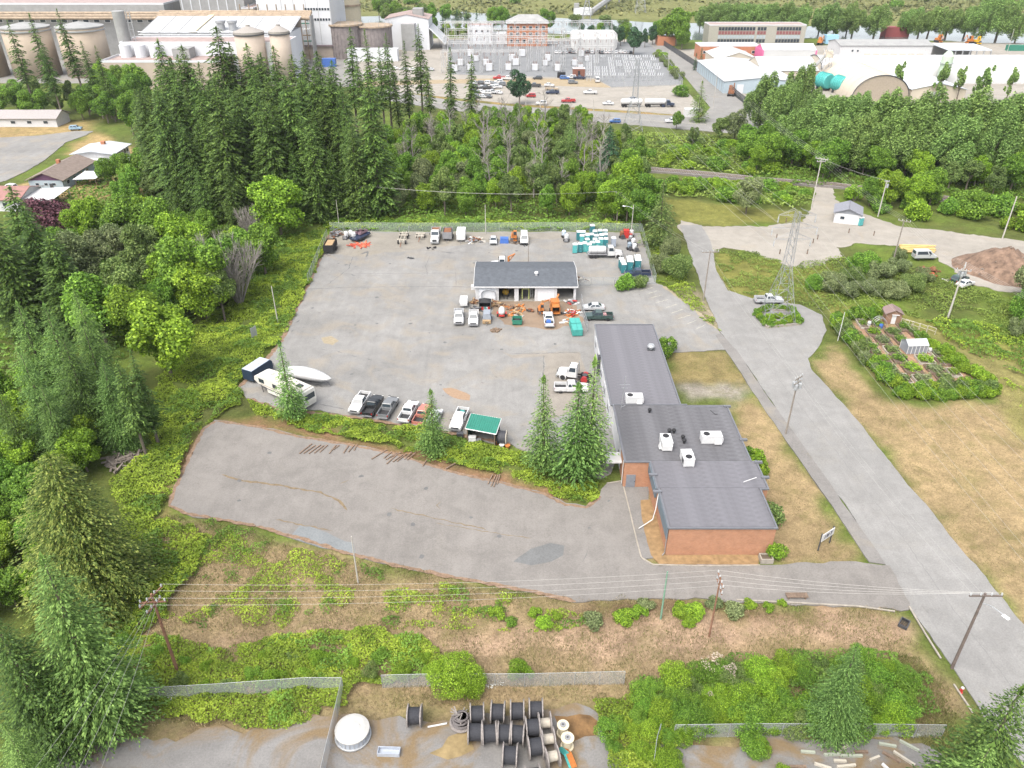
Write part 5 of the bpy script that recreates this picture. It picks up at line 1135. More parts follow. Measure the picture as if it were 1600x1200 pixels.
# dirt mound
p = P(1566, 424); rngm = np.random.default_rng(5)
A, Rr_ = np.meshgrid(np.linspace(0, 6.283, 40)[:-1], np.linspace(0, 1, 12)); X = np.cos(A) * Rr_ * 9.5 * (1 + .15 * np.sin(A * 3)); Y = np.sin(A) * Rr_ * 10 * (1 + .12 * np.cos(A * 2 + 1)); Z = (1 - Rr_) ** .9 * 6.2 + (fbm(X, Y, 3, 5) - .5) * 3.2 * (1 - Rr_ * .8) + rngm.normal(0, .12, X.shape) - .05
i_ = np.arange(12 * 39).reshape(12, 39); Fm = np.stack([i_[:-1], np.roll(i_[:-1], -1, 1), np.roll(i_[1:], -1, 1), i_[1:]], -1).reshape(-1, 4)
o = thing('dirt_mound', 'mound of brown earth and bark beside the gravel track', 'mound', (p.x, p.y, 0)); link('earth', mesh_np('earth', np.stack([X, Y, Z], -1).reshape(-1, 3), Fm[:, ::-1], mat('brown_earth', (.15, .1, .072), .95, var=.5, scale=.7, bump=.6), smooth=True), o)
for k in range(60):
    a = rngm.random() * 6.28; q = rngm.random() ** .5; MB().box((math.cos(a) * q * 8.5, math.sin(a) * q * 9, max(.1, (1 - q) ** .9 * 6.2)), (rngm.uniform(.4, 1.6), .16, .12), rngm.random() * 6, ry=rngm.uniform(-.4, .4)).build('bark_piece', M_TIMBER if k % 2 else MATS['dead_brush'], o)
# ================================================================== HOUSES, MILL, SUBSTATION, WAREHOUSES
M_BEIGE = mat('beige_render', (.36, .3, .25), .85, var=.1, scale=.2); M_TAN = mat('tan_steel', (.33, .27, .21), .7, var=.12, scale=.15); M_GRAVR = mat('pink_gravel_roof', (.26, .2, .185), .9, var=.15, scale=.4)
M_SHEET = mat('white_sheeting', (.5, .51, .53), .55, var=.06, scale=.1); M_ROOFW = mat('white_roof_sheet', (.37, .38, .39), .55, var=.06, scale=.1); M_CORR = mat('grey_corrugated', (.24, .24, .235), .6, var=.15, scale=.3)
M_STAVE = mat('grey_staves', (.19, .165, .16), .85, var=.25, scale=.6); M_PIPE = mat('rusty_pipe', (.27, .21, .15), .7, var=.3, scale=.5); M_BRN = mat('brown_shingle', (.17, .135, .115), .9, var=.2, scale=1); M_REDR = mat('red_brown_shingle', (.24, .13, .115), .9, var=.15, scale=1)
M_BG = mat('blue_grey_siding', (.3, .36, .4), .7, var=.06, scale=.3); M_OCH = mat('orange_brick', (.34, .15, .085), .9, var=.15, scale=.3); M_FAB = mat('white_fabric', (.42, .42, .415), .7, var=.05, scale=.1); M_CREAM = mat('cream_fabric', (.42, .37, .3), .8, var=.06, scale=.1)
def block(o, x0, x1, y0, y1, z0, z1, wm_, rm_=None, par=.5, name='wall'):
    w = MB().bbox(x0, x1, y0, y1, z0, z1).build(name, wm_, o)
    if rm_:
        r_ = MB().bbox(x0 + .3, x1 - .3, y0 + .3, y1 - .3, z1, z1 + .06).build('roof', rm_, o)
        if par:
            p_ = MB(); p_.bbox(x0 - .05, x1 + .05, y0 - .05, y0 + .3, z1 - .1, z1 + par); p_.bbox(x0 - .05, x1 + .05, y1 - .3, y1 + .05, z1 - .1, z1 + par); p_.bbox(x0 - .05, x0 + .3, y0 + .3, y1 - .3, z1 - .1, z1 + par); p_.bbox(x1 - .3, x1 + .05, y0 + .3, y1 - .3, z1 - .1, z1 + par); p_.build('parapet', M_SHEET, o)
def gable(o, x0, x1, y0, y1, ze, zr, along='y', rm_=None, wm_=None, ov=.5, t_=.18):
    "two roof slopes and the two gable walls"
    if along == 'y': xm = (x0 + x1) / 2; E = [[(x0 - ov, y0 - ov, ze), (x0 - ov, y1 + ov, ze), (xm, y1 + ov, zr), (xm, y0 - ov, zr)], [(x1 + ov, y1 + ov, ze), (x1 + ov, y0 - ov, ze), (xm, y0 - ov, zr), (xm, y1 + ov, zr)]]; gs = [[(x0, y, ze), (x1, y, ze), (xm, y, zr)] for y in (y0, y1)]
    else: ym = (y0 + y1) / 2; E = [[(x1 + ov, y0 - ov, ze), (x0 - ov, y0 - ov, ze), (x0 - ov, ym, zr), (x1 + ov, ym, zr)], [(x0 - ov, y1 + ov, ze), (x1 + ov, y1 + ov, ze), (x1 + ov, ym, zr), (x0 - ov, ym, zr)]]; gs = [[(x, y0, ze), (x, y1, ze), (x, ym, zr)] for x in (x0, x1)]
    for e in E: MB().slab(*[Vector(v) for v in e[::-1]], t=t_).build('roof_slope', rm_, o)
    for g_ in gs: MB().add(g_ + [tuple(c + (.1 if k == (1 if along == 'y' else 0) else 0) for k, c in enumerate(v)) for v in g_], [(0, 1, 2), (5, 4, 3), (0, 3, 4, 1), (1, 4, 5, 2), (2, 5, 3, 0)]).build('gable_wall', wm_, o)
def window(o, x, y, z, w, h, face='y', m_=None):
    s_ = (w, .12, h) if face == 'y' else (.12, w, h); f = MB().box((x, y, z), s_).build('window', M_WHT, o)
    d_ = (w * .84, .16, h * .82) if face == 'y' else (.16, w * .84, h * .82); MB().box((x, y, z), d_).build('pane', m_ or M_GLASS, f)
# houses
o = thing('house', 'house with brown gable roof and purple gable beside the cul-de-sac', 'house'); MB().bbox(-143, -133, 225, 245, -.3, 3.1).build('wall', M_BG, o); gable(o, -143, -133, 225, 245, 3.1, 5.3, 'y', M_BRN, mat('purple_board', (.1, .05, .09), .8), .7)
for x in (-140.6, -138, -135.6): window(o, x, 224.98, 2.0, 1.1, .8)
for y in (228, 232, 236, 240): window(o, -132.97, y, 1.9, 1.6, 1.1, 'x')
MB().bbox(-139.6, -138.6, 236, 237, 4, 6.2).build('chimney', M_OCH, o); MB().bbox(-137, -136, 224.9, 225.05, .1, 2.2).build('door', M_DGREY, o)
o = thing('house', 'white house with pale low pitched roof beside the fir stand', 'house'); MB().bbox(-142, -129.5, 251, 263, -.3, 3.9).build('wall', M_WHITE, o); gable(o, -142, -129.5, 251, 263, 3.9, 4.9, 'y', mat('pale_torch_roof', (.34, .36, .38), .8, var=.08, scale=.3), M_WHITE, .9)
for k in range(6): window(o, -129.45, 252.2 + k * 1.9, 2.7, 1.3, 1.4, 'x')
for x in (-140, -136.5, -133): window(o, x, 250.97, 2.4, 1.6, 1.1)
MB().bbox(-136.5, -135.3, 259, 260.2, 4.5, 6.0).build('chimney', M_OCH, o); MB().bbox(-138.6, -137.7, 250.9, 251.05, .1, 2.2).build('door', M_BG, o); MB().bbox(-142, -131, 247.5, 250.9, 2.6, 2.8).build('porch_roof', M_WHT, o)
for x in (-141.5, -135, -131.5): MB().box((x, 247.8, 1.3), (.2, .2, 2.6)).build('porch_post', M_WHT, o)
o = thing('house', 'low blue grey annexe with flat roof beside the white house', 'house'); block(o, -128, -119.5, 246, 253, -.3, 3.0, M_BG, MATS['pale_torch_roof'], .2); window(o, -125, 245.97, 1.8, 1.4, 1.0); window(o, -122, 245.97, 1.8, 1.4, 1.0)
o = thing('house', 'house with reddish brown roof behind the purple plum tree', 'house'); MB().bbox(-149, -136, 207, 219, -.3, 3.0).build('wall', M_WHITE, o); gable(o, -149, -136, 207, 219, 3.0, 4.9, 'x', M_REDR, M_WHITE, .6); window(o, -145, 206.97, 1.8, 1.6, 1.1); window(o, -140, 206.97, 1.8, 1.6, 1.1)
o = thing('carport', 'white roofed carport beside the reddish brown roof', 'carport')
MB().slab((-136, 206, 2.5), (-127.5, 208, 2.5), (-127.5, 219, 3.0), (-136, 217, 3.0), .12).build('roof', M_WHT, o)
for x, y in ((-135.5, 206.6), (-128, 208.4), (-128, 218.4), (-135.5, 216.6)): MB().box((x, y, 1.2), (.2, .2, 2.6)).build('post', M_WHT, o)
o = thing('house', 'long low house with pale grey roof on the far side of the street', 'house'); MB().bbox(-222, -176, 306, 316, -.3, 3.0).build('wall', M_WHITE, o); gable(o, -222, -176, 306, 316, 3.0, 5.2, 'x', mat('pale_grey_shingle', (.27, .25, .245), .9, var=.1), M_WHITE, .7)
for k in range(7): window(o, -218 + k * 6.3, 305.97, 1.7, 2.0, 1.2)
o = thing('patio_roof', 'white patio roof behind the brown gable house', 'patio roof'); MB().slab((-131.5, 228, 2.4), (-125, 229, 2.4), (-125, 236, 2.7), (-131.5, 236, 2.7), .1).build('roof', M_WHT, o)
for x, y in ((-131, 228.5), (-125.4, 229.3), (-125.4, 235.6), (-131, 235.6)): MB().box((x, y, 1.1), (.15, .15, 2.5)).build('post', M_TIMBER, o)
g = 'cars by the houses'
place('suv', sedan, (PS, True), 17, 296, 75, 'white car beside the reddish brown roofed house', PW); place('suv', sedan, (PS, True), 119, 203, -80, 'pale blue car at the end of the cul-de-sac', PLB); place('sedan', sedan, (PS,), 20, 196, 80, 'dark car parked by the long grey house', PDG); place('sedan', sedan, (PS,), 228, 268, 60, 'dark car beside the blue grey annexe', PB)
for i, (px, py, k) in enumerate(((124, 228, 'limebush'), (78, 253, 'purple'), (58, 198, 'purple'), (80, 205, 'limebush'))): pass

# --- pulp mill
mill = thing('mill_block', 'stepped white and beige mill block with long roofs behind the fir stand', 'mill')
block(mill, -190, -135, 380, 399, -.5, 12, M_BEIGE, M_GRAVR, .9)
block(mill, -188, -108, 399, 419, -.5, 17.8, M_SHEET, M_GRAVR, .5)
MB().slab((-188, 424, 19), (-112, 424, 19), (-112, 450, 24), (-188, 450, 24), .3).build('sloped_roof', M_ROOFW, mill); block(mill, -187, -113, 424.6, 449.5, -.5, 18.9, M_SHEET)
MB().bbox(-187.5, -112.5, 449.6, 450.5, -.5, 24.1).build('wall', M_BEIGE, mill)
for k in range(9): MB().slab((-188 + k * 9.4, 424, 19.32), (-187.7 + k * 9.4, 424, 19.32), (-187.7 + k * 9.4, 450, 24.32), (-188 + k * 9.4, 450, 24.32), .12).build('roof_rib', M_CORR, mill)
MB().slab((-163, 424, 19.4), (-160, 424, 19.4), (-158, 450, 24.4), (-161, 450, 24.4), .5).build('roof_duct', mat('cream_duct', (.48, .42, .3), .7), mill)
for k in range(14): MB().tube((-187 + k * 5, 421.5, 17.8), (-187 + k * 5, 421.5, 20), .15, .15, 5).build('rail_post', M_GALV, mill)
for z in (18.8, 20): MB().tube((-188, 421.5, z), (-117, 421.5, z), .2, .2, 6).build('hand_rail', M_GALV, mill)
for k in range(4): MB().tube((-190, 452 + k * 2, 23 + k * .8), (-108, 452 + k * 2, 23 + k * .8), .9, .9, 8).build('pipe', M_PIPE, mill)
for k in range(9): MB().box((-188 + k * 10, 455, 12), (.6, 7, 24)).build('pipe_rack', M_CORR, mill)
for x in (-184, -177, -170): MB().lathe([(2.6, 12), (2.6, 17.5), (0, 18.3)], (x, 395, 0), 16).build('roof_tank', M_SHEET, mill)
MB().bbox(-160, -152, 390, 398, 12, 16.5).build('plant_room', M_CORR, mill)
for x in (-148, -142): MB().lathe([(2, 19), (2, 23), (2.6, 23.5), (2.6, 24.5), (0, 25)], (x, 428, 0), 14).build('roof_fan', M_GALV, mill)
ch = thing('mill_stack', 'pale grey leaning stack tower with ladder frame on the mill', 'chimney', (-188, 405, 0)); MB().lathe([(3.0, 0), (2.9, 20), (2.8, 31), (2.4, 31.2), (0, 31.2)], n=20).build('shaft', M_CORR, ch)
for x in (3.6, 5.4): MB().tube((x, 0, 0), (x, 0, 31), .2, .2, 5).build('frame_leg', M_GALV, ch)
for k in range(10): MB().box((4.5, 0, 2 + k * 3), (2.0, .2, .2)).build('rung', M_GALV, ch); MB().tube((3.6, 0, 2 + k * 3), (5.4, 0, 5 + k * 3), .1, .1, 4).build('brace', M_GALV, ch)
for x, r_, zt, l in ((-125, 6.9, 23, 'wide beige silo with conical cap in front of the mill'), (-110.6, 4.7, 23.2, 'narrower beige silo beside the wide one')):
    s_ = thing('silo', l, 'silo', (x, 398, 0)); MB().lathe([(r_, -.5), (r_, zt)], n=32).build('shell', M_BEIGE, s_, smooth=True); MB().lathe([(r_ + .25, zt - .9), (r_ + .25, zt), (1.0, zt + 2.2), (1.0, zt + 2.8), (0, zt + 2.9)], n=32).build('cap', mat('grey_cap', (.25, .23, .21), .8), s_); MB().lathe([(r_ + .4, zt - 1.4), (r_ + .4, zt - .9), (r_ + .1, zt - .9)], n=32).build('rim', M_DGREY, s_)
bt = thing('mill_tower', 'tall white mill tower with two strips of windows', 'mill'); block(bt, -128, -100.5, 471, 512, 7, 48, M_SHEET, M_ROOFW, .6); MB().bbox(-127.5, -100.8, 471.5, 511, -.5, 7).build('base_wall', M_BEIGE, bt); MB().bbox(-129, -100, 470.6, 512.4, 6.6, 7.4).build('ledge', mat('mauve_band', (.2, .16, .17), .8), bt)
for z in (25.6, 20.4):
    for k in range(9): window(bt, -114.2 + k * 1.55, 470.95, z, 1.3, 1.5)
for k in range(3): window(bt, -114.2, 470.95, 21.7 + k * 1.3, 1.3, 1.1)
for k in range(5): MB().bbox(-127.6 + k * 6.7, -127.4 + k * 6.7, 470.9, 471, 7.5, 48).build('panel_joint', M_CORR, bt)
block(bt, -142, -128.05, 474, 505, -.5, 40, M_SHEET, M_ROOFW, .5)
bb = thing('mill_hall', 'grey corrugated mill hall behind the pipe rack', 'mill'); block(bb, -186, -150, 478, 520, -.5, 36, M_CORR, M_GRAVR, .8)
for k in range(7): MB().bbox(-185 + k * 5, -184.5 + k * 5, 477.8, 478, 0, 36).build('panel_joint', M_SHEET, bb)
bb = thing('mill_hall', 'tan mill hall with green pipework beside the white tower', 'mill'); block(bb, -149.5, -143, 470, 500, -.5, 26, M_TAN, M_GRAVR, .5); 
for k in range(6): MB().tube((-150, 466, 10 + k * 3), (-112, 466, 10 + k * 3), .35, .35, 6).build('pipe', [M_GREEN, M_PIPE, M_GALV][k % 3], bb)
for k in range(8): MB().box((-149 + k * 5, 466, 14), (.4, 1.0, 29)).build('pipe_rack', M_PIPE, bb)
for k, (x, y, r_, zt, l) in enumerate(((-95, 478, 9.5, 17.5, 'grey stave tank with rusty rim beside the white tower'), (-78.5, 480, 9.5, 16.5, 'second grey stave tank with timber rim'))):
    s_ = thing('stave_tank', l, 'tank', (x, y, 0)); MB().lathe([(r_, -.5), (r_, zt), (r_ - .5, zt), (r_ - .5, zt - 1.5), (0, zt - 1.5)], n=40).build('shell', M_STAVE, s_)
    for j in range(30): a = j / 30 * 6.283; MB().box((math.cos(a) * (r_ + .1), math.sin(a) * (r_ + .1), zt / 2), (.25, .3, zt), a).build('stave', M_STAVE, s_)
    MB().lathe([(r_ + .2, zt - .6), (r_ + .9, zt - .5), (r_ + .9, zt + .3), (r_ + .2, zt + .3)], n=40).build('walkway', M_PIPE, s_)
    for j in range(16): a = j / 16 * 6.283; MB().tube((math.cos(a) * (r_ + .8), math.sin(a) * (r_ + .8), zt), (math.cos(a) * (r_ + .8), math.sin(a) * (r_ + .8), zt + 1.6), .1, .1, 4).build('rail_post', M_GALV, s_)
s_ = thing('silo', 'cream tank rising behind the stave tanks', 'tank', (-101, 530, 0)); MB().lathe([(6.5, -.5), (6.5, 30), (0, 31.5)], n=28).build('shell', mat('cream_steel', (.45, .4, .29), .6), s_); MB().lathe([(6.9, 22), (7.1, 22), (7.1, 23), (6.9, 23)], n=28).build('band', M_PIPE, s_)
bb = thing('mill_hall', 'white mill hall with angular roof at the river end', 'mill'); block(bb, -76, -50, 505, 530, -.5, 17, M_SHEET); gable(bb, -76, -50, 505, 530, 17, 19.5, 'y', M_GRAVR, M_SHEET, .4); block(bb, -66, -58, 500, 505, -.5, 15, M_CORR, M_GRAVR, .3); MB().bbox(-60, -54, 512, 520, 18, 22).build('plant_room', M_CORR, bb)
MB().slab((-50, 505, 12), (-40, 498, 4), (-40, 524, 4), (-50, 530, 12), .4).build('lean_to_roof', M_ROOFW, bb)
block(thing('mill_hall', 'long low white roofed hall between stave tanks and firs', 'mill'), -92, -64, 462, 468, -.5, 6, M_SHEET, M_ROOFW, .3)
for x, y, r_, l in ((-216, 420, 11, 'round tan tank behind the dark firs'), (-242, 418, 11, 'second round tan tank at the picture corner'), (-268, 416, 11, 'third round tan tank beyond the corner')):
    s_ = thing('storage_tank', l, 'tank', (x, y, 0)); MB().lathe([(r_, -.5), (r_, 23)], n=36).build('shell', M_TAN, s_, smooth=True); MB().lathe([(r_ + .3, 22.4), (r_ + .3, 23), (0, 25)], n=36).build('cap', M_CORR, s_); MB().lathe([(r_ + .25, 21), (r_ + .5, 21), (r_ + .5, 21.6), (r_ + .25, 21.6)], n=36).build('walkway', M_GALV, s_)
bb = thing('mill_hall', 'long grey mill hall behind the round tan tanks', 'mill'); block(bb, -300, -192, 470, 510, -.5, 28, M_CORR, M_GRAVR, .8)
for k in range(18): window(bb, -297 + k * 6, 469.95, 20, 3.5, 2.0)
for k in range(3): MB().tube((-300, 462 + k * 2.5, 22 + k), (-192, 462 + k * 2.5, 22 + k), .8, .8, 8).build('pipe', M_PIPE, bb)
pxbox('blue_skip', 'blue skip on the mill ground behind the firs', 'skip', 515, 104, (7, 4, 4), M_BLUE_)
# --- substation
def lattice_mast(mb, x, y, z0, z1, w, r=.09):
    for sx_ in (-1, 1):
        for sy_ in (-1, 1): mb.tube((x + sx_ * w, y + sy_ * w, z0), (x + sx_ * w * .7, y + sy_ * w * .7, z1), r, r, 4, False)
    n = max(2, int((z1 - z0) / 2.2))
    for k in range(n):
        za, zb = z0 + (z1 - z0) * k / n, z0 + (z1 - z0) * (k + 1) / n; s_ = 1 if k % 2 else -1
        mb.tube((x - s_ * w, y - w, za), (x + s_ * w, y - w, zb), r * .7, r * .7, 3, False); mb.tube((x - w, y + s_ * w, za), (x - w, y - s_ * w, zb), r * .7, r * .7, 3, False)
M_SUB = mat('substation_steel', (.38, .38, .38), .5, .3, var=.1)
gi = 0
def gantry(x0, x1, y, h, nb, label):
    o = thing('substation_gantry', label, 'gantry', (0, 0, 0), 0, 'gantries of the substation')
    for k in range(nb + 1):
        m = MB(); lattice_mast(m, x0 + (x1 - x0) * k / nb, y, 0, h, .55, .1); m.build('mast', M_SUB, o)
    bm = MB(); 
    for dz in (0, -.9): bm.tube((x0, y, h + dz), (x1, y, h + dz), .12, .12, 4, False)
    n = int((x1 - x0) / 1.3)
    for k in range(n): bm.tube((x0 + (x1 - x0) * k / n, y, h - .9 * (k % 2)), (x0 + (x1 - x0) * (k + 1) / n, y, h - .9 * ((k + 1) % 2)), .07, .07, 3, False)
    bm.build('beam', M_SUB, o)
    for k in range(nb * 3):
        x = x0 + (x1 - x0) * (k + .5) / (nb * 3); MB().lathe([(.08, h - 2.6), (.22, h - 2.4), (.1, h - 2.1), (.22, h - 1.8), (.1, h - 1.5), (.2, h - 1.2), (.06, h - 1)], (x, y, 0), 6).build('insulator', mat('porcelain', (.2, .14, .12), .3), o)
for x0, x1, y, h, nb in ((-36, 4, 425, 11, 4), (-36, 22, 440, 16, 5), (-34, 26, 455, 11, 5), (-36, 30, 470, 16, 5), (-30, 30, 488, 11, 5), (-40, 30, 505, 16, 5), (8, 34, 428, 16, 3), (28, 54, 440, 11, 3), (28, 56, 455, 16, 3), (30, 58, 472, 11, 3), (30, 58, 488, 18, 3), (-45, -5, 520, 14, 4)):
    gi += 1; gantry(x0, x1, y, h, nb, 'grey lattice gantry carrying insulators in the substation')
rs = random.Random(11)
def transformer(x, y, s_=1.0):
    o = thing('transformer', 'pale grey transformer with bushings standing in the substation', 'transformer', (x, y, 0), 0, 'transformers of the substation'); o.scale = (s_,) * 3
    MB().box((0, 0, 1.9), (3.0, 2.2, 3.2)).build('tank', M_SHEET, o)
    for s2 in (-1, 1): MB().box((s2 * 1.9, 0, 1.9), (.6, 2.0, 2.4)).build('radiator', M_CORR, o)
    for k in (-1, 0, 1): MB().lathe([(.15, 3.5), (.3, 3.8), (.15, 4.1), (.28, 4.4), (.12, 4.7), (.05, 5.2)], (k * .9, 0, 0), 7).build('bushing', MATS['porcelain'], o)
for x, y in ((-30, 430), (-22, 432), (-12, 431), (-2, 433), (12, 432), (24, 431), (36, 432), (-28, 448), (-14, 447), (2, 448), (18, 447), (34, 447), (-20, 463), (0, 462), (20, 463), (42, 462), (-24, 480), (6, 480), (40, 480)): transformer(x, y, rs.uniform(.8, 1.1))
for i in range(10):
    for j in range(7):
        if rs.random() < .82:
            x, y = 38 + i * 3.9 + j * .8, 402 + j * 9.5
            o = thing('switch_stand', 'low grey switch stand in the gravel field of the substation', 'switch stand', (x, y, 0), 0, 'switch stands in the substation field')
            f_ = MB(); f_.tube((-.9, 0, 0), (-.9, 0, 2.6), .14, .14, 5); f_.tube((.9, 0, 0), (.9, 0, 2.6), .14, .14, 5); f_.tube((-1.5, 0, 2.6), (1.5, 0, 2.6), .15, .15, 5); f_.build('frame', M_SUB, o)
            for k in (-1, 0, 1): MB().lathe([(.16, 2.7), (.28, 3.0), (.14, 3.3), (.26, 3.6), (.05, 3.9)], (k * 1.1, 0, 0), 6).build('insulator', M_SHEET, o)
sheet('substation_gravel', [(700, 62), (1018, 66), (1030, 86), (1066, 132), (955, 136), (930, 122), (700, 116)], .06, mat('blue_grey_gravel', (.16, .165, .17), .95, var=.15, scale=.4), 0)
sheet('dirt_strip', [(560, 128), (800, 122), (930, 124), (955, 137), (800, 132), (700, 130), (560, 136)], .065, mat('sandy_bank', (.25, .2, .13), .95, var=.15, scale=.4), 0)
o = thing('brick_control_house', 'brick control house with grey hipped roof in the substation', 'building'); MB().bbox(-3, 22, 520, 536, -.3, 13).build('wall', M_OCH, o); MB().add([(-4, 519, 13), (23, 519, 13), (23, 537, 13), (-4, 537, 13), (4, 527, 17.5), (16, 527, 17.5)], [(0, 1, 5, 4), (1, 2, 5), (2, 3, 4, 5), (3, 0, 4)]).build('roof', M_CORR, o)
for z in (3, 7, 10.5):
    for k in range(6): window(o, -.5 + k * 4, 519.95, z, 2.2, 2.2)
o = thing('control_house', 'white flat roofed control house behind the gantries', 'building'); block(o, -28, -12, 528, 540, -.3, 11, M_SHEET, M_GRAVR, .3); 
for k in range(4): window(o, -26 + k * 3.6, 527.95, 8, 1.6, 1.4)
block(o, -12, -3.2, 530, 540, -.3, 6, M_SHEET, M_ROOFW, .2)
o = thing('covered_hall', 'white sheeted hall behind scaffold gantry at the substation', 'building'); MB().sideprof([(0, 0), (0, 6), (3, 9.5), (15, 9.5), (18, 6), (18, 0)], 28, 1.5, 1.2).build('cover', M_FAB, o, (50, 505, 0))
for k in range(8): MB().box((38 + k * 3.4, 504.9, 4), (.12, .1, 8)).build('seam', M_CORR, o)
o = thing('brick_kiosk', 'small red brown brick kiosk at the substation front', 'building'); block(o, 30.5, 36.5, 409, 413, -.3, 4.6, mat('dark_brick', (.16, .07, .05), .9), M_GRAVR, .2); MB().bbox(33, 34, 408.9, 409.05, .1, 3.6).build('door', M_BLACK, o)
pxbox('brick_hut', 'small brick hut beside the far side road', 'hut', 1040, 70, (12, 8, 5), M_OCH); pxbox('open_shelter', 'dark open shelter in front of the brick kiosk', 'shelter', 877, 121, (4, 2.5, 2.4), M_BLACK)
# chain fence round the substation
M_WIRE = seethrough('chain_link', (.3, .31, .32), .32); M_WIRED = seethrough('screened_wire', (.03, .035, .045), .85)
def fence(pts, label, h=2.0, mesh=None, step=3.0, post=M_GALV, px=True, r=.035, name='wire_fence'):
    o = thing(name, label, 'fence'); Wp = [Vector(G(*p)) for p in pts] if px else [Vector(p) for p in pts]
    pm = MB().tube((0, 0, -.3), (0, 0, h + .05), r, r, 6).mesh('fence_post', post)
    for a, b_ in zip(Wp, Wp[1:]):
        d_ = b_ - a; n = max(1, round(d_.length / step))
        for k in range(n + (1 if b_ is Wp[-1] else 0)): q = a + d_ * k / n; link('fence_post', pm, o, (q.x, q.y, ground_z(q.x, q.y)))
        MB().tube((a.x, a.y, h), (b_.x, b_.y, h), r * .7, r * .7, 5).build('top_rail', post, o)
        MB().add([(a.x, a.y, -.1), (b_.x, b_.y, -.1), (b_.x, b_.y, h - .02), (a.x, a.y, h - .02)], [(0, 1, 2, 3)]).build('wire_panel', mesh or M_WIRE, o)
    return o
fence([(955, 137), (1066, 134), (1030, 86)], 'wire fence round the gravel field of the substation', 3, step=6, r=.08)
fence([(1024, 63), (1110, 120), (1165, 164), (1180, 172)], 'black screened fence along the side road by the warehouses', 3.0, M_WIRED, 6, M_DGREY, r=.08)
# --- cars of the far lot and highway
cs = [PW, PS, PG, PB, PW, PDG, PNB, PS]
rs = random.Random(21); key = {'sedan': ('sedan', sedan, (PS,)), 'suv': ('suv', sedan, (PS, True)), 'pickup': ('pickup', pickup, (PW,))}
cname = {PW.name: 'white', PS.name: 'silver', PG.name: 'grey', PB.name: 'black', PNB.name: 'navy', PR.name: 'red', PT.name: 'tan', PBL.name: 'blue', PLB.name: 'pale blue', PDG.name: 'charcoal'}
g = 'cars in the far parking lot'
for px, py, c, k, l in ((840, 124, PDG, 'suv', 'charcoal car beside the lone round pine'), (882, 124, PBL, 'suv', 'blue car in the row below the brick kiosk'), (893, 123, PW, 'suv', 'white car in the row below the brick kiosk'), (905, 124, PNB, 'pickup', 'navy pickup in the row below the brick kiosk'), (835, 136, PDG, 'pickup', 'charcoal pickup behind the lone round pine'),
                        (858, 135, PW, 'sedan', 'white car above the tan pickup in the far lot'), (862, 141, PT, 'pickup', 'tan pickup between the white car and navy pickup'), (863, 147, PNB, 'pickup', 'navy pickup alone below the tan pickup'), (895, 131, PG, 'suv', 'grey jeep by the row below the kiosk'), (922, 147, PW, 'pickup', 'white pickup in the middle of the far lot'),
                        (888, 160, PR, 'pickup', 'red pickup at the near edge of the far lot'), (846, 164, PW, 'suv', 'white van like car at the near edge of the lot'), (829, 152, PR, 'suv', 'red car half behind the lone round pine'), (950, 164, PW, 'sedan', 'white sedan behind the tanker truck'), (988, 157, PNB, 'sedan', 'navy car above the tanker truck'), (933, 128, PW, 'van', 'white van by the bank at the substation field'),
                        (780, 124, PR, 'pickup', 'red pickup left of the lone round pine'), (793, 125, PW, 'pickup', 'white pickup beside the red one'), (783, 134, PG, 'suv', 'grey car left of the lone round pine'), (774, 135, PDG, 'sedan', 'charcoal car in the crowded corner of the lot')):
    kk = key.get(k) or ('van', van, (PW,)); place(*kk, px, py, rs.choice((88, -92, 86)) if k != 'van' else 0, l, c, g, 1.08)
for i in range(18):
    px, py = 742 + (i % 5) * 9 + rs.uniform(-2, 2), 131 + (i // 5) * 7.5 + rs.uniform(-1, 1); c = rs.choice(cs[:6]); place(*key[rs.choice(('sedan', 'suv', 'pickup'))], px, py, rs.choice((80, -95, 70)), f'{cname[c.name]} car in the crowded far lot corner behind slender firs', c, 'cars crowded in the lot corner', 1.05)
for i in range(22):
    c = rs.choice(cs[:6]); px = 868 + i * 5.6 + rs.uniform(-1, 1); place(*key[rs.choice(('sedan', 'suv'))], px, 83.5 + rs.uniform(-.6, .6), 0, f'{cname[c.name]} car in the far row behind the substation', c, 'cars in the row behind the substation', 1.05)
for i in range(9):
    c = rs.choice(cs[:5]); place(*key['sedan'], 560 + i * 14, 112 + rs.uniform(-6, 8), 80, f'{cname[c.name]} car on the mill ground glimpsed between firs', c, 'cars on the mill ground')
place(*key['suv'], 875, 181, 85, 'white car on the highway behind the mixed wood', PW); place(*key['suv'], 961, 192, 85, 'blue car driving on the highway', PBL); place(*key['pickup'], 1050, 192, 85, 'white pickup on the highway by the junction', PW)
o = place('tractor', bigtruck, (PW, 'none', 6.4), 1042, 167, -88, 'navy cab tractor unit of the tanker in the far lot', PNB)
for i, (px, l) in enumerate(((1023, 'white tank trailer behind the navy cab'), (986, 'second white tank trailer of the tanker'))):
    p = P(px, 167); o = thing('tank_trailer', l, 'trailer', (p.x, p.y, .05), R(-88)); MB().lathe([(0, -4.6), (.9, -4.5), (1.15, -4), (1.15, 4), (.9, 4.5), (0, 4.6)], (0, 0, 2.2), 18, 'Y').build('tank', PW, o); MB().box((0, 0, 1.0), (.9, 8.5, .3)).build('frame', M_BLACK, o); wheels(o, [(s_ * 1.0, y) for s_ in (-1, 1) for y in (-3.6, -2.4, 3.2)], .5)
pxbox('roadside_cabin', 'white cabin beside the ragged pine at the junction', 'cabin', 1080, 182, (6, 3, 3), M_WHT)
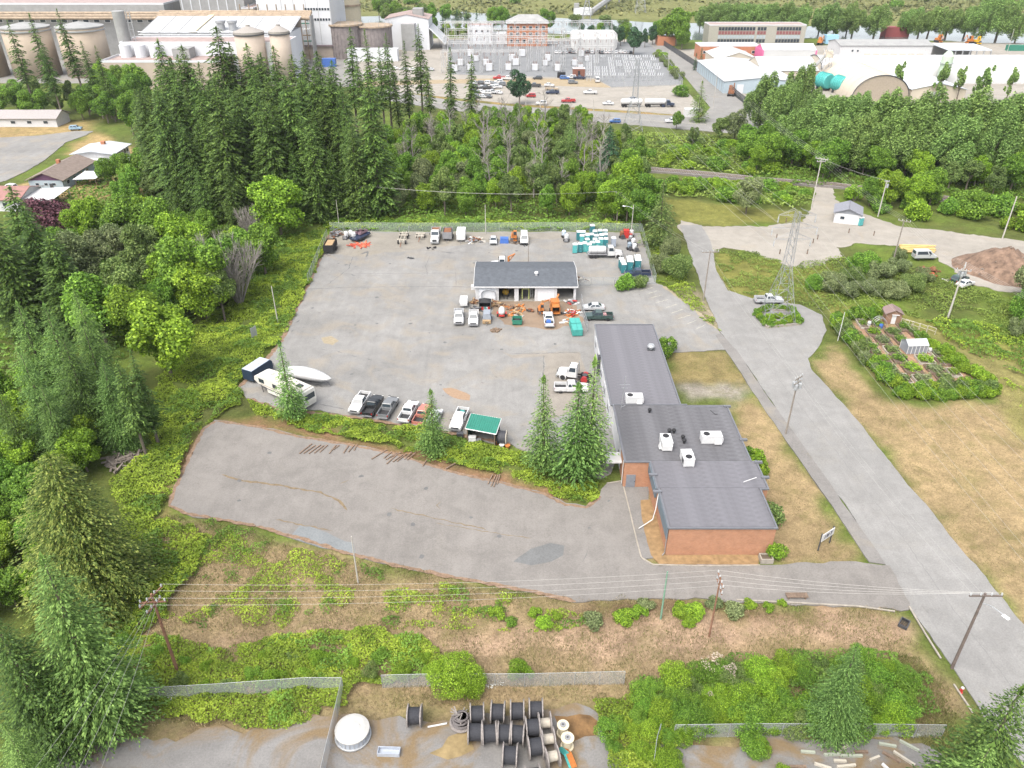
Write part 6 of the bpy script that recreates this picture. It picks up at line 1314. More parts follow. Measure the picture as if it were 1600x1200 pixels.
# --- warehouses
o = thing('warehouse', 'blue grey warehouse with white low roof beside the side road', 'warehouse'); MB().bbox(97, 130, 371, 430, -.3, 5.2).build('wall', M_BG, o); gable(o, 97, 130, 371, 430, 5.2, 6.8, 'y', M_ROOFW, M_BG, .4)
MB().bbox(112, 117, 368.5, 371, 0, 4.4).build('porch', M_ROOFW, o); MB().bbox(121, 122.2, 370.9, 371.05, .1, 2.4).build('door', M_DGREY, o); MB().bbox(103, 106, 370.9, 371.06, .1, 4).build('overhead_door', M_SHEET, o)
for k in range(12): MB().bbox(96.9, 97, 375 + k * 4.6, 375.2 + k * 4.6, 0, 5.2).build('panel_joint', M_CORR, o)
o = thing('warehouse', 'beige warehouse with pale curved roof behind the blue grey one', 'warehouse'); MB().bbox(108, 130, 434, 462, -.3, 5).build('wall', M_CREAM, o); gable(o, 108, 130, 434, 462, 5, 8.5, 'y', mat('pale_grey_roof', (.4, .39, .37), .7), M_CREAM, .3)
o = thing('warehouse', 'orange brick warehouse with white roof', 'warehouse'); block(o, 106, 140, 468, 482, -.3, 7, M_OCH, M_ROOFW, .4)
for k in range(6): window(o, 109 + k * 5.5, 467.95, 4, 2.4, 1.6)
o = thing('glazed_hall', 'long grey hall with banks of glass panes by the river', 'building'); block(o, 122, 182, 520, 535, -.3, 12, mat('olive_grey_panel', (.28, .27, .23), .8), M_GRAVR, .3)
for x0, n in ((128, 12), (152, 3), (164, 8)):
    for i in range(n):
        for j in range(4): MB().bbox(x0 + i * 1.9, x0 + i * 1.9 + 1.6, 519.85, 520, 2.2 + j * 2.3, 4.1 + j * 2.3).build('pane', [M_GLASS, mat('red_pane', (.2, .08, .08), .3), mat('pale_pane', (.3, .34, .36), .2)][(i * 3 + j * 5) % 3], o)
o = thing('fabric_hall', 'white fabric hall with pink end trim', 'building'); MB().bbox(137, 166, 452, 466, -.3, 7).build('wall', M_FAB, o); gable(o, 137, 166, 452, 466, 7, 9.6, 'x', M_FAB, mat('pink_trim', (.5, .12, .25), .6), .1)
for x in (136.6, 165.6): MB().bbox(x, x + .8, 451.7, 466.3, 0, 7.2).build('end_trim', MATS['pink_trim'], o)
o = thing('warehouse', 'cream warehouse with wide white roof behind the large dark poplar', 'warehouse'); MB().bbox(122, 164, 400, 428, -.3, 5).build('wall', M_CREAM, o); gable(o, 122, 164, 400, 428, 5, 9.5, 'x', M_ROOFW, M_CREAM, .3)
def arch(name, label, cx, y0, r, L, h, m_, endm, along='y', n=18):
    o = thing(name, label, 'fabric shed', (cx, y0, 0), 0 if along == 'y' else -PI / 2)
    pr = [(math.cos(PI * k / n) * r, math.sin(PI * k / n) ** .8 * h) for k in range(n + 1)]
    MB().add([(x, 0, z) for x, z in pr] + [(x, L, z) for x, z in pr], [(k, k + 1, n + 2 + k, n + 1 + k) for k in range(n)]).build('cover', m_, o, smooth=True)
    MB().add([(x, .15, z) for x, z in pr], [tuple(range(n + 1))]).build('end_wall', endm, o); MB().add([(x, L - .15, z) for x, z in pr], [tuple(range(n, -1, -1))]).build('end_wall', endm, o)
    for j in range(1, int(L / 6)): MB().path([Vector((x * 1.004, j * 6, z * 1.004)) for x, z in pr], .07, 3).build('arch_rib', m_, o)
    MB().path([Vector((x * 1.01, 0, z * 1.01)) for x, z in pr], .22, 4).build('edge_trim', M_DGREY, o)
arch('fabric_shed', 'cream arched fabric shed with tan end wall above the poplar belt', 161, 352, 12.5, 46, 11, M_CREAM, mat('tan_fabric', (.3, .25, .2), .8))
arch('fabric_shed', 'very long white fabric shed lying across behind the cream one', 150, 408, 13, 130, 11, M_FAB, M_CREAM, 'x')
o = thing('warehouse', 'white roofed low shed beside the cream arched one', 'warehouse'); MB().bbox(176, 200, 356, 388, -.3, 4.5).build('wall', M_CREAM, o); gable(o, 176, 200, 356, 388, 4.5, 7, 'y', mat('pale_blue_white', (.44, .47, .5), .6), M_CREAM, .4); MB().bbox(184, 189, 355.9, 356.05, .1, 3.6).build('overhead_door', M_WHT, o)
o = thing('warehouse', 'long white warehouse with grey roof and loading doors by the river', 'warehouse'); MB().bbox(186, 238, 470, 490, -.3, 7).build('wall', M_WHITE, o); gable(o, 186, 238, 470, 490, 7, 9, 'x', M_CORR, M_WHITE, .5)
for k in range(7): MB().bbox(200 + k * 5, 203.6 + k * 5, 469.9, 470.05, .1, 2.8).build('loading_door', M_CREAM, o)
for k in range(2): window(o, 193 + k * 3, 469.95, 4.4, 1.2, 1.2)
o = thing('open_shed', 'open sided shed with pale roof beside the long white warehouse', 'shed'); MB().slab((240, 456, 6.4), (264, 456, 6.4), (264, 476, 7), (240, 476, 7), .4).build('roof', MATS['pale_blue_white'], o)
for k in range(7): MB().box((240.5 + k * 3.9, 456.3, 3), (.5, .5, 6.4)).build('post', M_GALV, o)
MB().bbox(240.5, 263.5, 475, 475.6, 0, 6.6).build('rear_wall', M_CORR, o)
for x, y, l in ((150.5, 372, 'big teal mixing drum beside the cream arched shed'), (146, 380, 'second teal drum behind the big one')):
    o = thing('teal_drum', l, 'drum', (x, y, 0), R(20)); MB().lathe([(0, -3.4), (3.0, -3.4), (3.3, -3.0), (3.3, 3.0), (3.0, 3.4), (0, 3.4)], (0, 0, 4.2), 24, 'Y').build('shell', M_TEAL, o)
    for k in range(5): MB().lathe([(3.32, -2.6 + k * 1.3), (3.5, -2.6 + k * 1.3), (3.5, -2.4 + k * 1.3), (3.32, -2.4 + k * 1.3)], (0, 0, 4.2), 24, 'Y').build('hoop', M_TEAL, o)
    for s_ in (-2, 2): MB().box((0, s_, .6), (4.5, .6, 1.3)).build('cradle', M_DGREY, o)
o = thing('batch_tower', 'steel conveyor tower behind the teal drums', 'tower', (150, 392, 0)); m = MB(); lattice_mast(m, 0, 0, 0, 16, 2.0, .15); m.build('frame', M_SUB, o); MB().box((0, 0, 14), (4, 4, 3), top=(.7, .7)).build('hopper', M_CREAM, o); MB().tube((-12, -4, 3), (0, 0, 15), .7, .7, 6).build('conveyor', M_CORR, o)
o = thing('pale_green_silo', 'slim pale green silo before the long white fabric shed', 'silo', (207, 392, 0)); MB().lathe([(.6, 0), (2.6, 4), (2.6, 13), (1.2, 15), (0, 15.4)], n=18).build('shell', mat('pale_green', (.36, .44, .34), .6), o); 
for a in range(4): MB().tube((math.cos(a * PI / 2) * 2.4, math.sin(a * PI / 2) * 2.4, 0), (math.cos(a * PI / 2) * 2.4, math.sin(a * PI / 2) * 2.4, 5), .2, .2, 5).build('leg', M_GALV, o)
MB().lathe([(2.7, 9.8), (3.4, 9.8), (3.4, 10), (2.7, 10)], n=18).build('walkway', M_GALV, o)
for px, py, l, m_ in ((1281, 70, 'orange loader by the river bank beside the white warehouse', M_ORANGE), (1515, 68, 'orange loader beside the open shed', M_ORANGE), (1526, 69, 'orange digger at the river edge', M_YEL), (1465, 66, 'orange machine behind the open shed', M_ORANGE), (1142, 150, 'rusty orange lift beside the blue grey warehouse', M_RUST)): digger(px, py, rs.uniform(0, 360), l, m_, 2.0)
pxbox('blue_tank', 'pale blue tank beside the long white warehouse', 'tank', 1297, 68, (8, 5, 5), mat('sky_blue', (.25, .42, .55), .5)); pxbox('red_boat_shed', 'dark red shed on the river bank', 'shed', 1397, 57, (16, 8, 6), mat('dark_red', (.2, .05, .05), .7)); pxbox('green_container', 'green container on the far gravel', 'container', 1590, 79, (14, 3, 3), M_GREEN)
# conveyor bridge over the marsh
o = thing('conveyor_bridge', 'long grey conveyor bridge rising over the marsh', 'conveyor'); a, b_ = P(925, 24), P(990, -6); a.z, b_.z = 3, 14
MB().tube(a, b_, 2.2, 2.2, 6).build('gallery', M_CORR, o)
for k in (0, .3, .6, .9): q = a.lerp(b_, k); MB().box((q.x, q.y, q.z / 2), (1.2, 1.2, q.z)).build('pier', M_CORR, o)
o = thing('conveyor_machine', 'pale machinery at the foot of the conveyor bridge', 'machine', (a.x - 8, a.y, 0)); MB().box((0, 0, 3), (14, 8, 5)).build('housing', M_SHEET, o); MB().box((-5, 0, 7), (4, 5, 4)).build('cab', M_CORR, o)
# small white building by the gravel
p = P(1322, 346); o = thing('small_white_building', 'small white building with grey gable roof beside the gravel track', 'building', (p.x, p.y, 0), R(-22))
MB().bbox(-3.2, 3.2, -2.2, 4.6, -.3, 2.7).build('wall', M_WHITE, o); gable(o, -3.2, 3.2, -2.2, 4.6, 2.7, 4.1, 'y', mat('slate_grey_shingle', (.18, .185, .21), .9), mat('slate_board', (.2, .21, .23), .8), .4); MB().bbox(1.6, 2.5, -2.28, -2.18, .1, 2.1).build('door', M_WHT, o); window(o, -1.2, -2.22, 1.6, 1.2, .9)
# ================================================================== TREES AND SHRUBS
def unit(A): return A / (np.linalg.norm(A, axis=-1, keepdims=True) + 1e-9)

def cards(C, L, Nn, sl, sw, bend=0.0):
    "diamond leaf faces: centre C, long axis L, normal Nn"
    L = unit(L); W = unit(np.cross(Nn, L)); n = len(C)
    sl, sw = np.asarray(sl).reshape(-1, 1), np.asarray(sw).reshape(-1, 1)
    V = np.stack([C + L * sl, C + W * sw, C - L * sl, C - W * sw], 1)
    if bend: V[:, 0, 2] -= (bend * sl[:, 0] if sl.size > 1 else bend * float(sl[0, 0])); 
    return V.reshape(-1, 3), np.arange(4 * n).reshape(n, 4)

M_FIR = leafmat('fir_needles', (0.050, 0.105, 0.020), 0.008, trans=0.24, col2=(0.106, 0.168, 0.033))
M_BLUE = leafmat('dark_spruce_needles', (0.027, 0.069, 0.030), 0.008, trans=0.2, col2=(0.043, 0.105, 0.042))
M_SPRUCE = leafmat('fresh_spruce_needles', (0.083, 0.175, 0.035), 0.008, trans=0.27, col2=(0.167, 0.264, 0.066))
M_CEDAR = leafmat('cedar_foliage', (0.094, 0.165, 0.026), 0.008, trans=0.27, col2=(0.219, 0.246, 0.054))
M_MAPLE = leafmat('maple_leaves', (0.085, 0.190, 0.023), 0.008, trans=0.37, col2=(0.179, 0.303, 0.037))
M_LIME = leafmat('lime_leaves', (0.128, 0.242, 0.021), 0.008, trans=0.4, col2=(0.240, 0.356, 0.032))
M_ALDER = leafmat('alder_leaves', (0.087, 0.156, 0.035), 0.008, trans=0.34, col2=(0.166, 0.220, 0.064))
M_GREYL = leafmat('grey_willow_leaves', (0.119, 0.164, 0.062), 0.008, trans=0.32, col2=(0.208, 0.245, 0.108))
M_POP = leafmat('poplar_leaves', (0.103, 0.195, 0.045), 0.008, trans=0.37, col2=(0.245, 0.354, 0.100))
M_PURP = leafmat('purple_leaves', (0.065, 0.023, 0.034), 0.008, trans=0.27, col2=(0.123, 0.052, 0.069))
M_BARK = mat('bark', (0.12, 0.1, 0.08), 0.95, var=0.35, scale=3)
M_DEADW = mat('dead_wood', (0.23, 0.21, 0.19), 0.9, var=0.3, scale=2)

def conifer(seed, h=30.0, r=4.6, whorl=0.6, m_=None, droop=0.35, base=0.1, dens=1.0, sz=0.62, ragged=0.35, power=0.85):
    rng = np.random.default_rng(seed)
    C, L, Nn, SL = [], [], [], []
    z = h * base
    while z < h * 0.985:
        u = (z - h * base) / (h * (1 - base))
        rad = r * (1 - u) ** power * (0.85 + 0.3 * rng.random())
        if u < 0.15: rad *= 0.7 + 2 * u
        nb = max(4, int(rng.integers(6, 10) * (0.65 + 0.5 * (1 - u))))
        a0 = rng.random() * 6.28
        for k in range(nb):
            a = a0 + 6.283 * k / nb + rng.normal(0, .18)
            bl = max(0.35, rad * (1 - ragged + ragged * 1.5 * rng.random()))
            zz = z + rng.normal(0, whorl * .4)
            d = np.array([math.cos(a), math.sin(a), 0.0]); s_ = np.array([-d[1], d[0], 0.0])
            n = max(2, int(bl / 0.46 * dens))
            tt = np.linspace(0.22, 1, n) + rng.normal(0, .03, n)
            for side in (-1, 1):
                off = side * (0.16 + 0.55 * (1 - np.abs(tt - 0.45)) * min(1, bl / 3) * rng.random(n))
                p = d * (tt * bl)[:, None] + s_ * off[:, None]
                p[:, 2] = zz + (0.12 * tt - droop * tt ** 2) * bl + rng.normal(0, .1, n)
                C.append(p)
                l = d + s_ * (side * rng.uniform(.2, .9, n))[:, None]; l[:, 2] -= 0.25 + droop * 0.7 * tt
                L.append(l)
                nn = np.stack([rng.normal(0, .45, n), rng.normal(0, .45, n), np.ones(n)], 1) + d * 0.35; Nn.append(nn)
                SL.append(sz * (0.7 + .6 * rng.random(n)) * (0.55 + 0.45 * min(1, bl / 2.2)))
        z += whorl * (0.75 + .5 * rng.random())
    p = np.array([[0, 0, h * .985], [0, 0, h * .97], [.05, 0, h * .96]]); C.append(p); L.append(np.array([[0, 0, 1.], [0.2, 0, 1], [-.2, .1, 1]])); Nn.append(np.array([[1., 0, 0], [0, 1, 0], [1, 1, 0]])); SL.append(np.full(3, .6))
    C, L, Nn, SL = map(np.concatenate, (C, L, Nn, SL))
    V, Fq = cards(C, L, Nn, SL, SL * 0.42)
    crown = mesh_np('crown', V, Fq, m_ or M_FIR, rng.random(len(Fq)) ** 1.3)
    mb = MB(); mb.tube((0, 0, -0.5), (0, 0, h * .5), h * .0125 + .06, h * .008 + .03, 7, False); mb.tube((0, 0, h * .5), (0, 0, h * .97), h * .008 + .03, .03, 6, False)
    for k in range(14):                                   # dead lower limbs
        a = rng.random() * 6.28; zz = h * rng.uniform(.03, base + .12); q = r * rng.uniform(.2, .45)
        mb.tube((0, 0, zz), (math.cos(a) * q, math.sin(a) * q, zz - .1 * q), .05, .02, 3, False)
    return crown, mb.mesh('trunk', M_BARK), h

def broadleaf(seed, h=14.0, r=5.0, n=4200, m_=None, base=0.2, lobes=16, sz=0.36, lean=0.0, stretch=1.0, gap=0.0, trunk=True, lob=(0.26, 0.46), up=0.35):
    rng = np.random.default_rng(seed)
    zc, hz = h * (base + (1 - base) * .5), h * (1 - base) * .5
    Lc = []
    while len(Lc) < lobes:
        q = rng.uniform(-1, 1, 3)
        rr = np.linalg.norm(q)
        if 0.25 < rr < 1: Lc.append(q)
    Lc = np.array(Lc); lr = r * rng.uniform(lob[0], lob[1], lobes)
    Lp = np.stack([Lc[:, 0] * (r * 0.74), Lc[:, 1] * (r * 0.74), zc + Lc[:, 2] * hz * .72], 1)
    Lp[:, 0] += lean * (Lp[:, 2] - zc)
    w = lr ** 2 / (lr ** 2).sum()
    k = rng.choice(lobes, int(n * 1.5), p=w)
    D = unit(rng.normal(0, 1, (len(k), 3))); D[:, 2] += 0.25; D = unit(D)
    rad = lr[k] * (0.7 + 0.36 * rng.random(len(k)))
    C = Lp[k] + D * rad[:, None] * np.array([1, 1, stretch])
    C += rng.normal(0, .09 * r / 5, C.shape)
    keep = np.ones(len(C), bool)
    for j in range(lobes):
        dd = np.linalg.norm((C - Lp[j]) / np.array([1, 1, stretch]), axis=1)
        keep &= ~((dd < lr[j] * .62) & (k != j))
    if gap: keep &= vnoise(C[:, 0] * 1.3 + C[:, 2], C[:, 1] * 1.3 - C[:, 2] * .7, r * .3, seed) > gap
    keep &= C[:, 2] > 0.05
    C, D = C[keep][:n], D[keep][:n]; m = len(C)
    Nn = D * 0.7 + rng.normal(0, .5, (m, 3)); Nn[:, 2] += up
    L = rng.normal(0, 1, (m, 3)); 
    if lean: L[:, 0] += 1.5; L[:, 2] += 1.0
    L -= unit(Nn) * (L * unit(Nn)).sum(1, keepdims=True)
    SL = sz * rng.uniform(.6, 1.35, m)
    V, Fq = cards(C, L, Nn, SL, SL * .66)
    crown = mesh_np('crown', V, Fq, m_ or M_MAPLE, rng.random(m) ** 1.2)
    mb = MB()
    if trunk:
        top = (lean * h * -.1, 0, h * .55)
        mb.tube((0, 0, -.4), (0, 0, h * .3), h * .017 + .05, h * .013 + .03, 7, False); mb.tube((0, 0, h * .3), top, h * .013 + .03, .05, 6, False)
        for j in range(min(lobes, 11)):
            z0 = h * rng.uniform(.2, .45); mb.tube((0, 0, z0), tuple(Lp[j]), h * .007 + .02, .025, 4, False)
    else:
        for j in range(5):
            a = rng.random() * 6.28; mb.tube((0, 0, -.1), (math.cos(a) * r * .5, math.sin(a) * r * .5, h * .6), .05, .02, 4, False)
    return crown, mb.mesh('trunk', M_BARK), h

def deadtree(seed, h=13.0, spread=0.16, n=26):
    rng = random.Random(seed); mb = MB(); br = MB()
    pts = [Vector((0, 0, -.3))]
    for i in range(1, 6): pts.append(Vector((rng.uniform(-.25, .25) * i * .4, rng.uniform(-.25, .25) * i * .4, h * i / 5)))
    for i in range(5): mb.tube(pts[i], pts[i + 1], .2 * (1 - i / 5.5) * h / 13 + .03, .2 * (1 - (i + 1) / 5.5) * h / 13 + .03, 6, False)
    def limb(p, d, L, r_, depth):
        q = p + d * L; br.tube(p, q, r_, r_ * .5, 4, False)
        if depth:
            for _ in range(3):
                dd = (d + Vector((rng.gauss(0, .4), rng.gauss(0, .4), rng.gauss(.2, .3)))).normalized()
                limb(p + d * L * rng.uniform(.4, 1), dd, L * rng.uniform(.45, .7), r_ * .55, depth - 1)
    for k in range(n):
        u = rng.uniform(.3, 1); i = min(4, int(u * 5)); p = pts[i].lerp(pts[i + 1], u * 5 - i); a = rng.random() * 6.28
        d_ = Vector((math.cos(a), math.sin(a), rng.uniform(.5, 1.6))).normalized()
        limb(p, d_, h * spread * rng.uniform(.6, 1.2) * (1.25 - u * .6), .055, 2)
    return br.mesh('branches', M_DEADW), mb.mesh('trunk', M_DEADW), h

def barebush(seed, h=6.0):
    rng = random.Random(seed); mb = MB(); br = MB()
    for k in range(34):
        a = rng.random() * 6.28; t_ = rng.uniform(.15, .75); d_ = Vector((math.cos(a) * t_, math.sin(a) * t_, 1)).normalized(); p = Vector((math.cos(a) * .2, math.sin(a) * .2, 0))
        q = p + d_ * h * rng.uniform(.5, .75); mb.tube(p, q, .07, .04, 4, False)
        for _ in range(7):
            e = (d_ + Vector((rng.gauss(0, .35), rng.gauss(0, .35), rng.uniform(0, .4)))).normalized(); s_ = p.lerp(q, rng.uniform(.4, 1)); w = s_ + e * h * rng.uniform(.15, .35); br.tube(s_, w, .035, .015, 3, False)
            for _ in range(3):
                f = (e + Vector((rng.gauss(0, .4), rng.gauss(0, .4), rng.gauss(0, .3)))).normalized(); br.tube(s_.lerp(w, .6), s_.lerp(w, .6) + f * h * .14, .022, .01, 3, False)
    return br.mesh('branches', M_DEADW), mb.mesh('trunk', M_DEADW), h

KIND = {
    'fir': [conifer(i, 30, r_, m_=M_FIR, droop=.3, base=.05, sz=.36, whorl=.42, dens=1.9, power=.6, ragged=.5) for i, r_ in enumerate((5.6, 6.2, 5.0, 5.4, 5.8))],
    'tallfir': [conifer(10 + i, 30, 3.8, m_=M_FIR, droop=.3, base=b_, ragged=.6, whorl=.6, sz=.4, dens=1.6, power=.65) for i, b_ in enumerate((.3, .2, .38))],
    'near_fir': [conifer(20 + i, 24, 4.6, m_=m_, whorl=.24, dens=3.4, sz=.15, droop=.3, base=.03, power=.72, ragged=.5) for i, m_ in enumerate((M_SPRUCE, M_FIR))],
    'spruce': [conifer(30 + i, 12, 2.2, m_=M_SPRUCE, whorl=.17, dens=3.0, sz=.15, droop=.3, base=.08, ragged=.55) for i in range(4)],
    'blue': [conifer(40, 20, 4.2, m_=M_BLUE, whorl=.35, dens=1.8, sz=.36, droop=.35, base=.03, power=.6)],
    'smallblue': [conifer(44, 16, 3.2, m_=M_BLUE, whorl=.7, dens=.7, sz=.6, droop=.2, base=.05, power=.8)],
    'pine': [broadleaf(41, 16, 5.2, 5000, M_BLUE, base=.12, lobes=20, sz=.34), broadleaf(42, 16, 4.4, 4000, M_BLUE, base=.1, lobes=18, sz=.34)],
    'wispy': [conifer(43, 14, 3.4, m_=M_ALDER, whorl=.35, dens=1.5, sz=.26, droop=.45, base=.03, ragged=.5, power=.7)],
    'maple': [broadleaf(50 + i, 13, 4.8, 11500, M_MAPLE, lobes=30, sz=.21, base=.14, lob=(.18, .38), gap=.1) for i in range(4)],
    'lime': [broadleaf(60 + i, 12, 4.8, 11500, M_LIME, lobes=28, sz=.21, base=.14, lob=(.18, .38), gap=.1) for i in range(3)],
    'alder': [broadleaf(70 + i, 13, 4.0, 9000, M_ALDER, lobes=26, sz=.21, base=.16, gap=.16, lob=(.18, .4)) for i in range(4)],
    'grey': [broadleaf(80 + i, 12, 4.6, 9500, M_GREYL, lobes=26, sz=.19, base=.12, gap=.18, lob=(.18, .4)) for i in range(2)],
    'poplar': [broadleaf(90 + i, 20, 6.0, 21000, M_POP, lobes=46, sz=.21, base=.08, lean=.26, stretch=2.8, lob=(.12, .24)) for i in range(3)],
    'thinpoplar': [broadleaf(95 + i, 18, 3.6, 2600, M_POP, lobes=14, sz=.36, base=.12, lean=.3, stretch=2.2, lob=(.14, .3), gap=.3) for i in range(2)],
    'purple': [broadleaf(99, 9, 4.0, 6000, M_PURP, lobes=20, sz=.2, base=.12)],
    'dead': [deadtree(100 + i) for i in range(5)],
    'barebush': [barebush(110), barebush(111)],
}
def shrub_mesh(seed, m_, n=2200, sz=.12, h=2.2, r=1.7, lobes=13):
    return broadleaf(seed, h, r, n, m_, base=0.0, lobes=lobes, sz=sz, trunk=False, lob=(.24, .5), gap=.08)
KIND['bush'] = [shrub_mesh(120 + i, M_MAPLE) for i in range(3)]
KIND['limebush'] = [shrub_mesh(125 + i, M_LIME) for i in range(3)]
KIND['greybush'] = [shrub_mesh(130 + i, M_GREYL) for i in range(2)]
KIND['oliveb'] = [shrub_mesh(135 + i, M_ALDER) for i in range(2)]
KIND['scrub'] = [broadleaf(170 + i, 6, 4.2, 9000, m_, base=0, lobes=24, sz=.16, trunk=False, lob=(.2, .42), gap=.12) for i, m_ in enumerate((M_GREYL, M_ALDER, M_GREYL, M_MAPLE))]
KIND['nearbush'] = [shrub_mesh(150 + i, M_MAPLE, 6500, .08, 3.4, 2.4, 14) for i in range(3)]
KIND['nearlime'] = [shrub_mesh(155 + i, M_LIME, 6500, .08, 3.0, 2.4, 14) for i in range(3)]
KIND['nearolive'] = [shrub_mesh(160 + i, M_ALDER, 6500, .08, 3.0, 2.4, 14) for i in range(2)]
KIND['roundbush'] = [shrub_mesh(165, M_LIME, 22000, .11, 7.0, 4.6, 30)]
KIND['cedar'] = [conifer(140, 20, 7.6, m_=M_CEDAR, whorl=.2, dens=3.4, sz=.17, droop=.25, base=.01, ragged=.22, power=.62)]
INFO = {'fir': ('fir_tree', 'tree', 'crown'), 'tallfir': ('fir_tree', 'tree', 'crown'), 'near_fir': ('fir_tree', 'tree', 'crown'), 'spruce': ('spruce_tree', 'tree', 'crown'), 'blue': ('spruce_tree', 'tree', 'crown'), 'smallblue': ('spruce_tree', 'tree', 'crown'), 'pine': ('pine_tree', 'tree', 'crown'),
        'wispy': ('cedar_tree', 'tree', 'crown'), 'cedar': ('cedar_tree', 'tree', 'crown'), 'maple': ('maple_tree', 'tree', 'crown'), 'lime': ('maple_tree', 'tree', 'crown'), 'alder': ('alder_tree', 'tree', 'crown'), 'grey': ('willow_tree', 'tree', 'crown'),
        'poplar': ('poplar_tree', 'tree', 'crown'), 'thinpoplar': ('poplar_tree', 'tree', 'crown'), 'purple': ('plum_tree', 'tree', 'crown'), 'dead': ('dead_tree', 'tree', 'branches'), 'barebush': ('bare_shrub', 'shrub', 'branches'),
        'bush': ('shrub', 'shrub', 'foliage'), 'limebush': ('shrub', 'shrub', 'foliage'), 'greybush': ('shrub', 'shrub', 'foliage'), 'oliveb': ('shrub', 'shrub', 'foliage'), 'nearbush': ('shrub', 'shrub', 'foliage'), 'scrub': ('scrub_bush', 'shrub', 'foliage'), 'nearlime': ('shrub', 'shrub', 'foliage'), 'nearolive': ('shrub', 'shrub', 'foliage'), 'roundbush': ('shrub', 'shrub', 'foliage')}
TRNG = random.Random(7)
COUNT = {}
def plant(kind, x, y, h, label, group=None, wide=1.0, cat=None, name=None):
    vs = KIND[kind]; i = COUNT.get(kind, 0); COUNT[kind] = i + 1
    crown, trunk, h0 = vs[(i * 7 + i // 3) % len(vs)]
    nm, c, part = INFO[kind]
    s_ = h / h0; w = s_ * wide * TRNG.uniform(.92, 1.08)
    o = thing(name or nm, label, cat or c, (x, y, ground_z(x, y)), TRNG.uniform(-.5, .5) if kind in ('poplar', 'thinpoplar') else TRNG.random() * 6.28, group)
    o.scale = (w, w * TRNG.uniform(.9, 1.1), s_)
    if c == 'tree': o.rotation_euler.x, o.rotation_euler.y = TRNG.gauss(0, .022), TRNG.gauss(0, .022)
    link(part, crown, o); link('stem' if c == 'shrub' else 'trunk', trunk, o)
    return o

def tip(kind, tx, ty, by, label, group=None, wide=1.0):
    x, y, h = stand(tx, ty, by)
    return plant(kind, x, y, h, label, group, wide)

def fill(poly, n, mix, label, group, dmin=2.5, seed=0, name=None):
    "trees of a stand, kept apart from each other; mix = [(kind, weight, hmin, hmax, wide)]"
    rng = random.Random(seed); W = polyw(poly); x0, x1 = min(p[0] for p in W), max(p[0] for p in W); y0, y1 = min(p[1] for p in W), max(p[1] for p in W)
    got = []; tries = 0
    while len(got) < n and tries < n * 60:
        tries += 1; x, y = rng.uniform(x0, x1), rng.uniform(y0, y1)
        if not inside(W, x, y) or any((x - a) ** 2 + (y - b_) ** 2 < dmin ** 2 for a, b_ in got): continue
        got.append((x, y)); k = rng.choices(mix, [m[1] for m in mix])[0]
        plant(k[0], x, y, rng.uniform(k[2], k[3]), label[k[0]] if isinstance(label, dict) else label, group if not isinstance(group, dict) else group[k[0]], k[4] if len(k) > 4 else 1.0, name=name)

# --- the tall fir stand behind the yard
g = 'tall firs of the stand behind the paved yard'
for a in [(240, 58, 262), (262, 85, 258), (284, 66, 265), (306, 95, 270), (333, 36, 268), (355, 66, 262), (383, 66, 262), (404, 84, 258), (427, 70, 262), (452, 84, 262), (475, 78, 262), (499, 76, 258), (521, 92, 262)]:
    tip('fir', *a, 'tall fir in the rear row of the dense stand beside the mill', 'firs in the rear row of the stand', 1.0)
for a in [(541, 42, 215), (575, 45, 212), (600, 50, 210), (632, 62, 205), (652, 36, 200), (668, 95, 205), (590, 72, 222), (560, 84, 225), (700, 72, 214), (733, 84, 216), (617, 90, 218)]:
    tip('tallfir', *a, 'slender bare-trunked fir standing in front of the mill and substation', 'slender firs before the substation', .9)
for a in [(216, 150, 300), (250, 122, 305), (300, 106, 305), (328, 124, 300), (354, 132, 305), (396, 112, 300), (438, 140, 305), (456, 152, 310), (501, 146, 312), (541, 172, 318), (521, 124, 292), (472, 118, 288), (276, 140, 308), (375, 150, 312), (418, 160, 314), (232, 180, 312)]:
    tip('fir', *a, 'tall fir in the middle of the dense stand behind the yard', 'firs in the middle of the stand', 1.05)
for a in [(545, 192, 346), (482, 196, 346), (330, 192, 332), (290, 202, 335), (371, 182, 332), (420, 192, 338), (310, 262, 352), (352, 256, 358), (400, 232, 342), (515, 230, 340), (455, 235, 344), (265, 235, 335)]:
    tip('fir', *a, 'fir at the front edge of the dense stand facing the yard', 'firs at the front edge of the stand', 1.05)
fill([(235, 262), (300, 255), (520, 262), (560, 300), (560, 345), (330, 345), (240, 325)], 78, [('fir', 1, 22, 36, 1.05)], 'tall fir inside the dense stand', 'firs inside the stand', 4.2, 40)
fill([(-60, 770), (150, 790), (165, 880), (120, 950), (-60, 990)], 20, [('maple', 1, 5, 8), ('lime', .5, 5, 7)], 'leafy green tree filling the gap behind the golden cedar', 'trees behind the golden cedar', 3.2, 41)
fill([(1180, 216), (1600, 268), (1700, 280), (1700, 262), (1600, 250), (1200, 200)], 26, [('poplar', 1, 14, 18, 1.1)], 'tall poplar inside the belt before the warehouses', 'poplars inside the belt', 7, 42)
tip('fir', 573, 108, 340, 'tallest broad fir at the yard corner end of the dense stand', wide=1.15)
for a in [(12, 30, 185), (45, 18, 178), (95, 12, 175), (128, 60, 185), (62, 60, 192), (150, 70, 190)]:
    tip('tallfir', *a, 'dark fir standing before the round tan mill tanks', 'firs before the mill tanks', .9)
fill([(160, 130), (240, 150), (230, 250), (200, 240), (150, 190)], 14, [('maple', 1, 13, 17), ('lime', .4, 12, 15)], {'maple': 'leafy green tree between the houses and the fir stand', 'lime': 'lime green tree between the houses and the fir stand'}, 'trees between houses and fir stand', 5, 1)
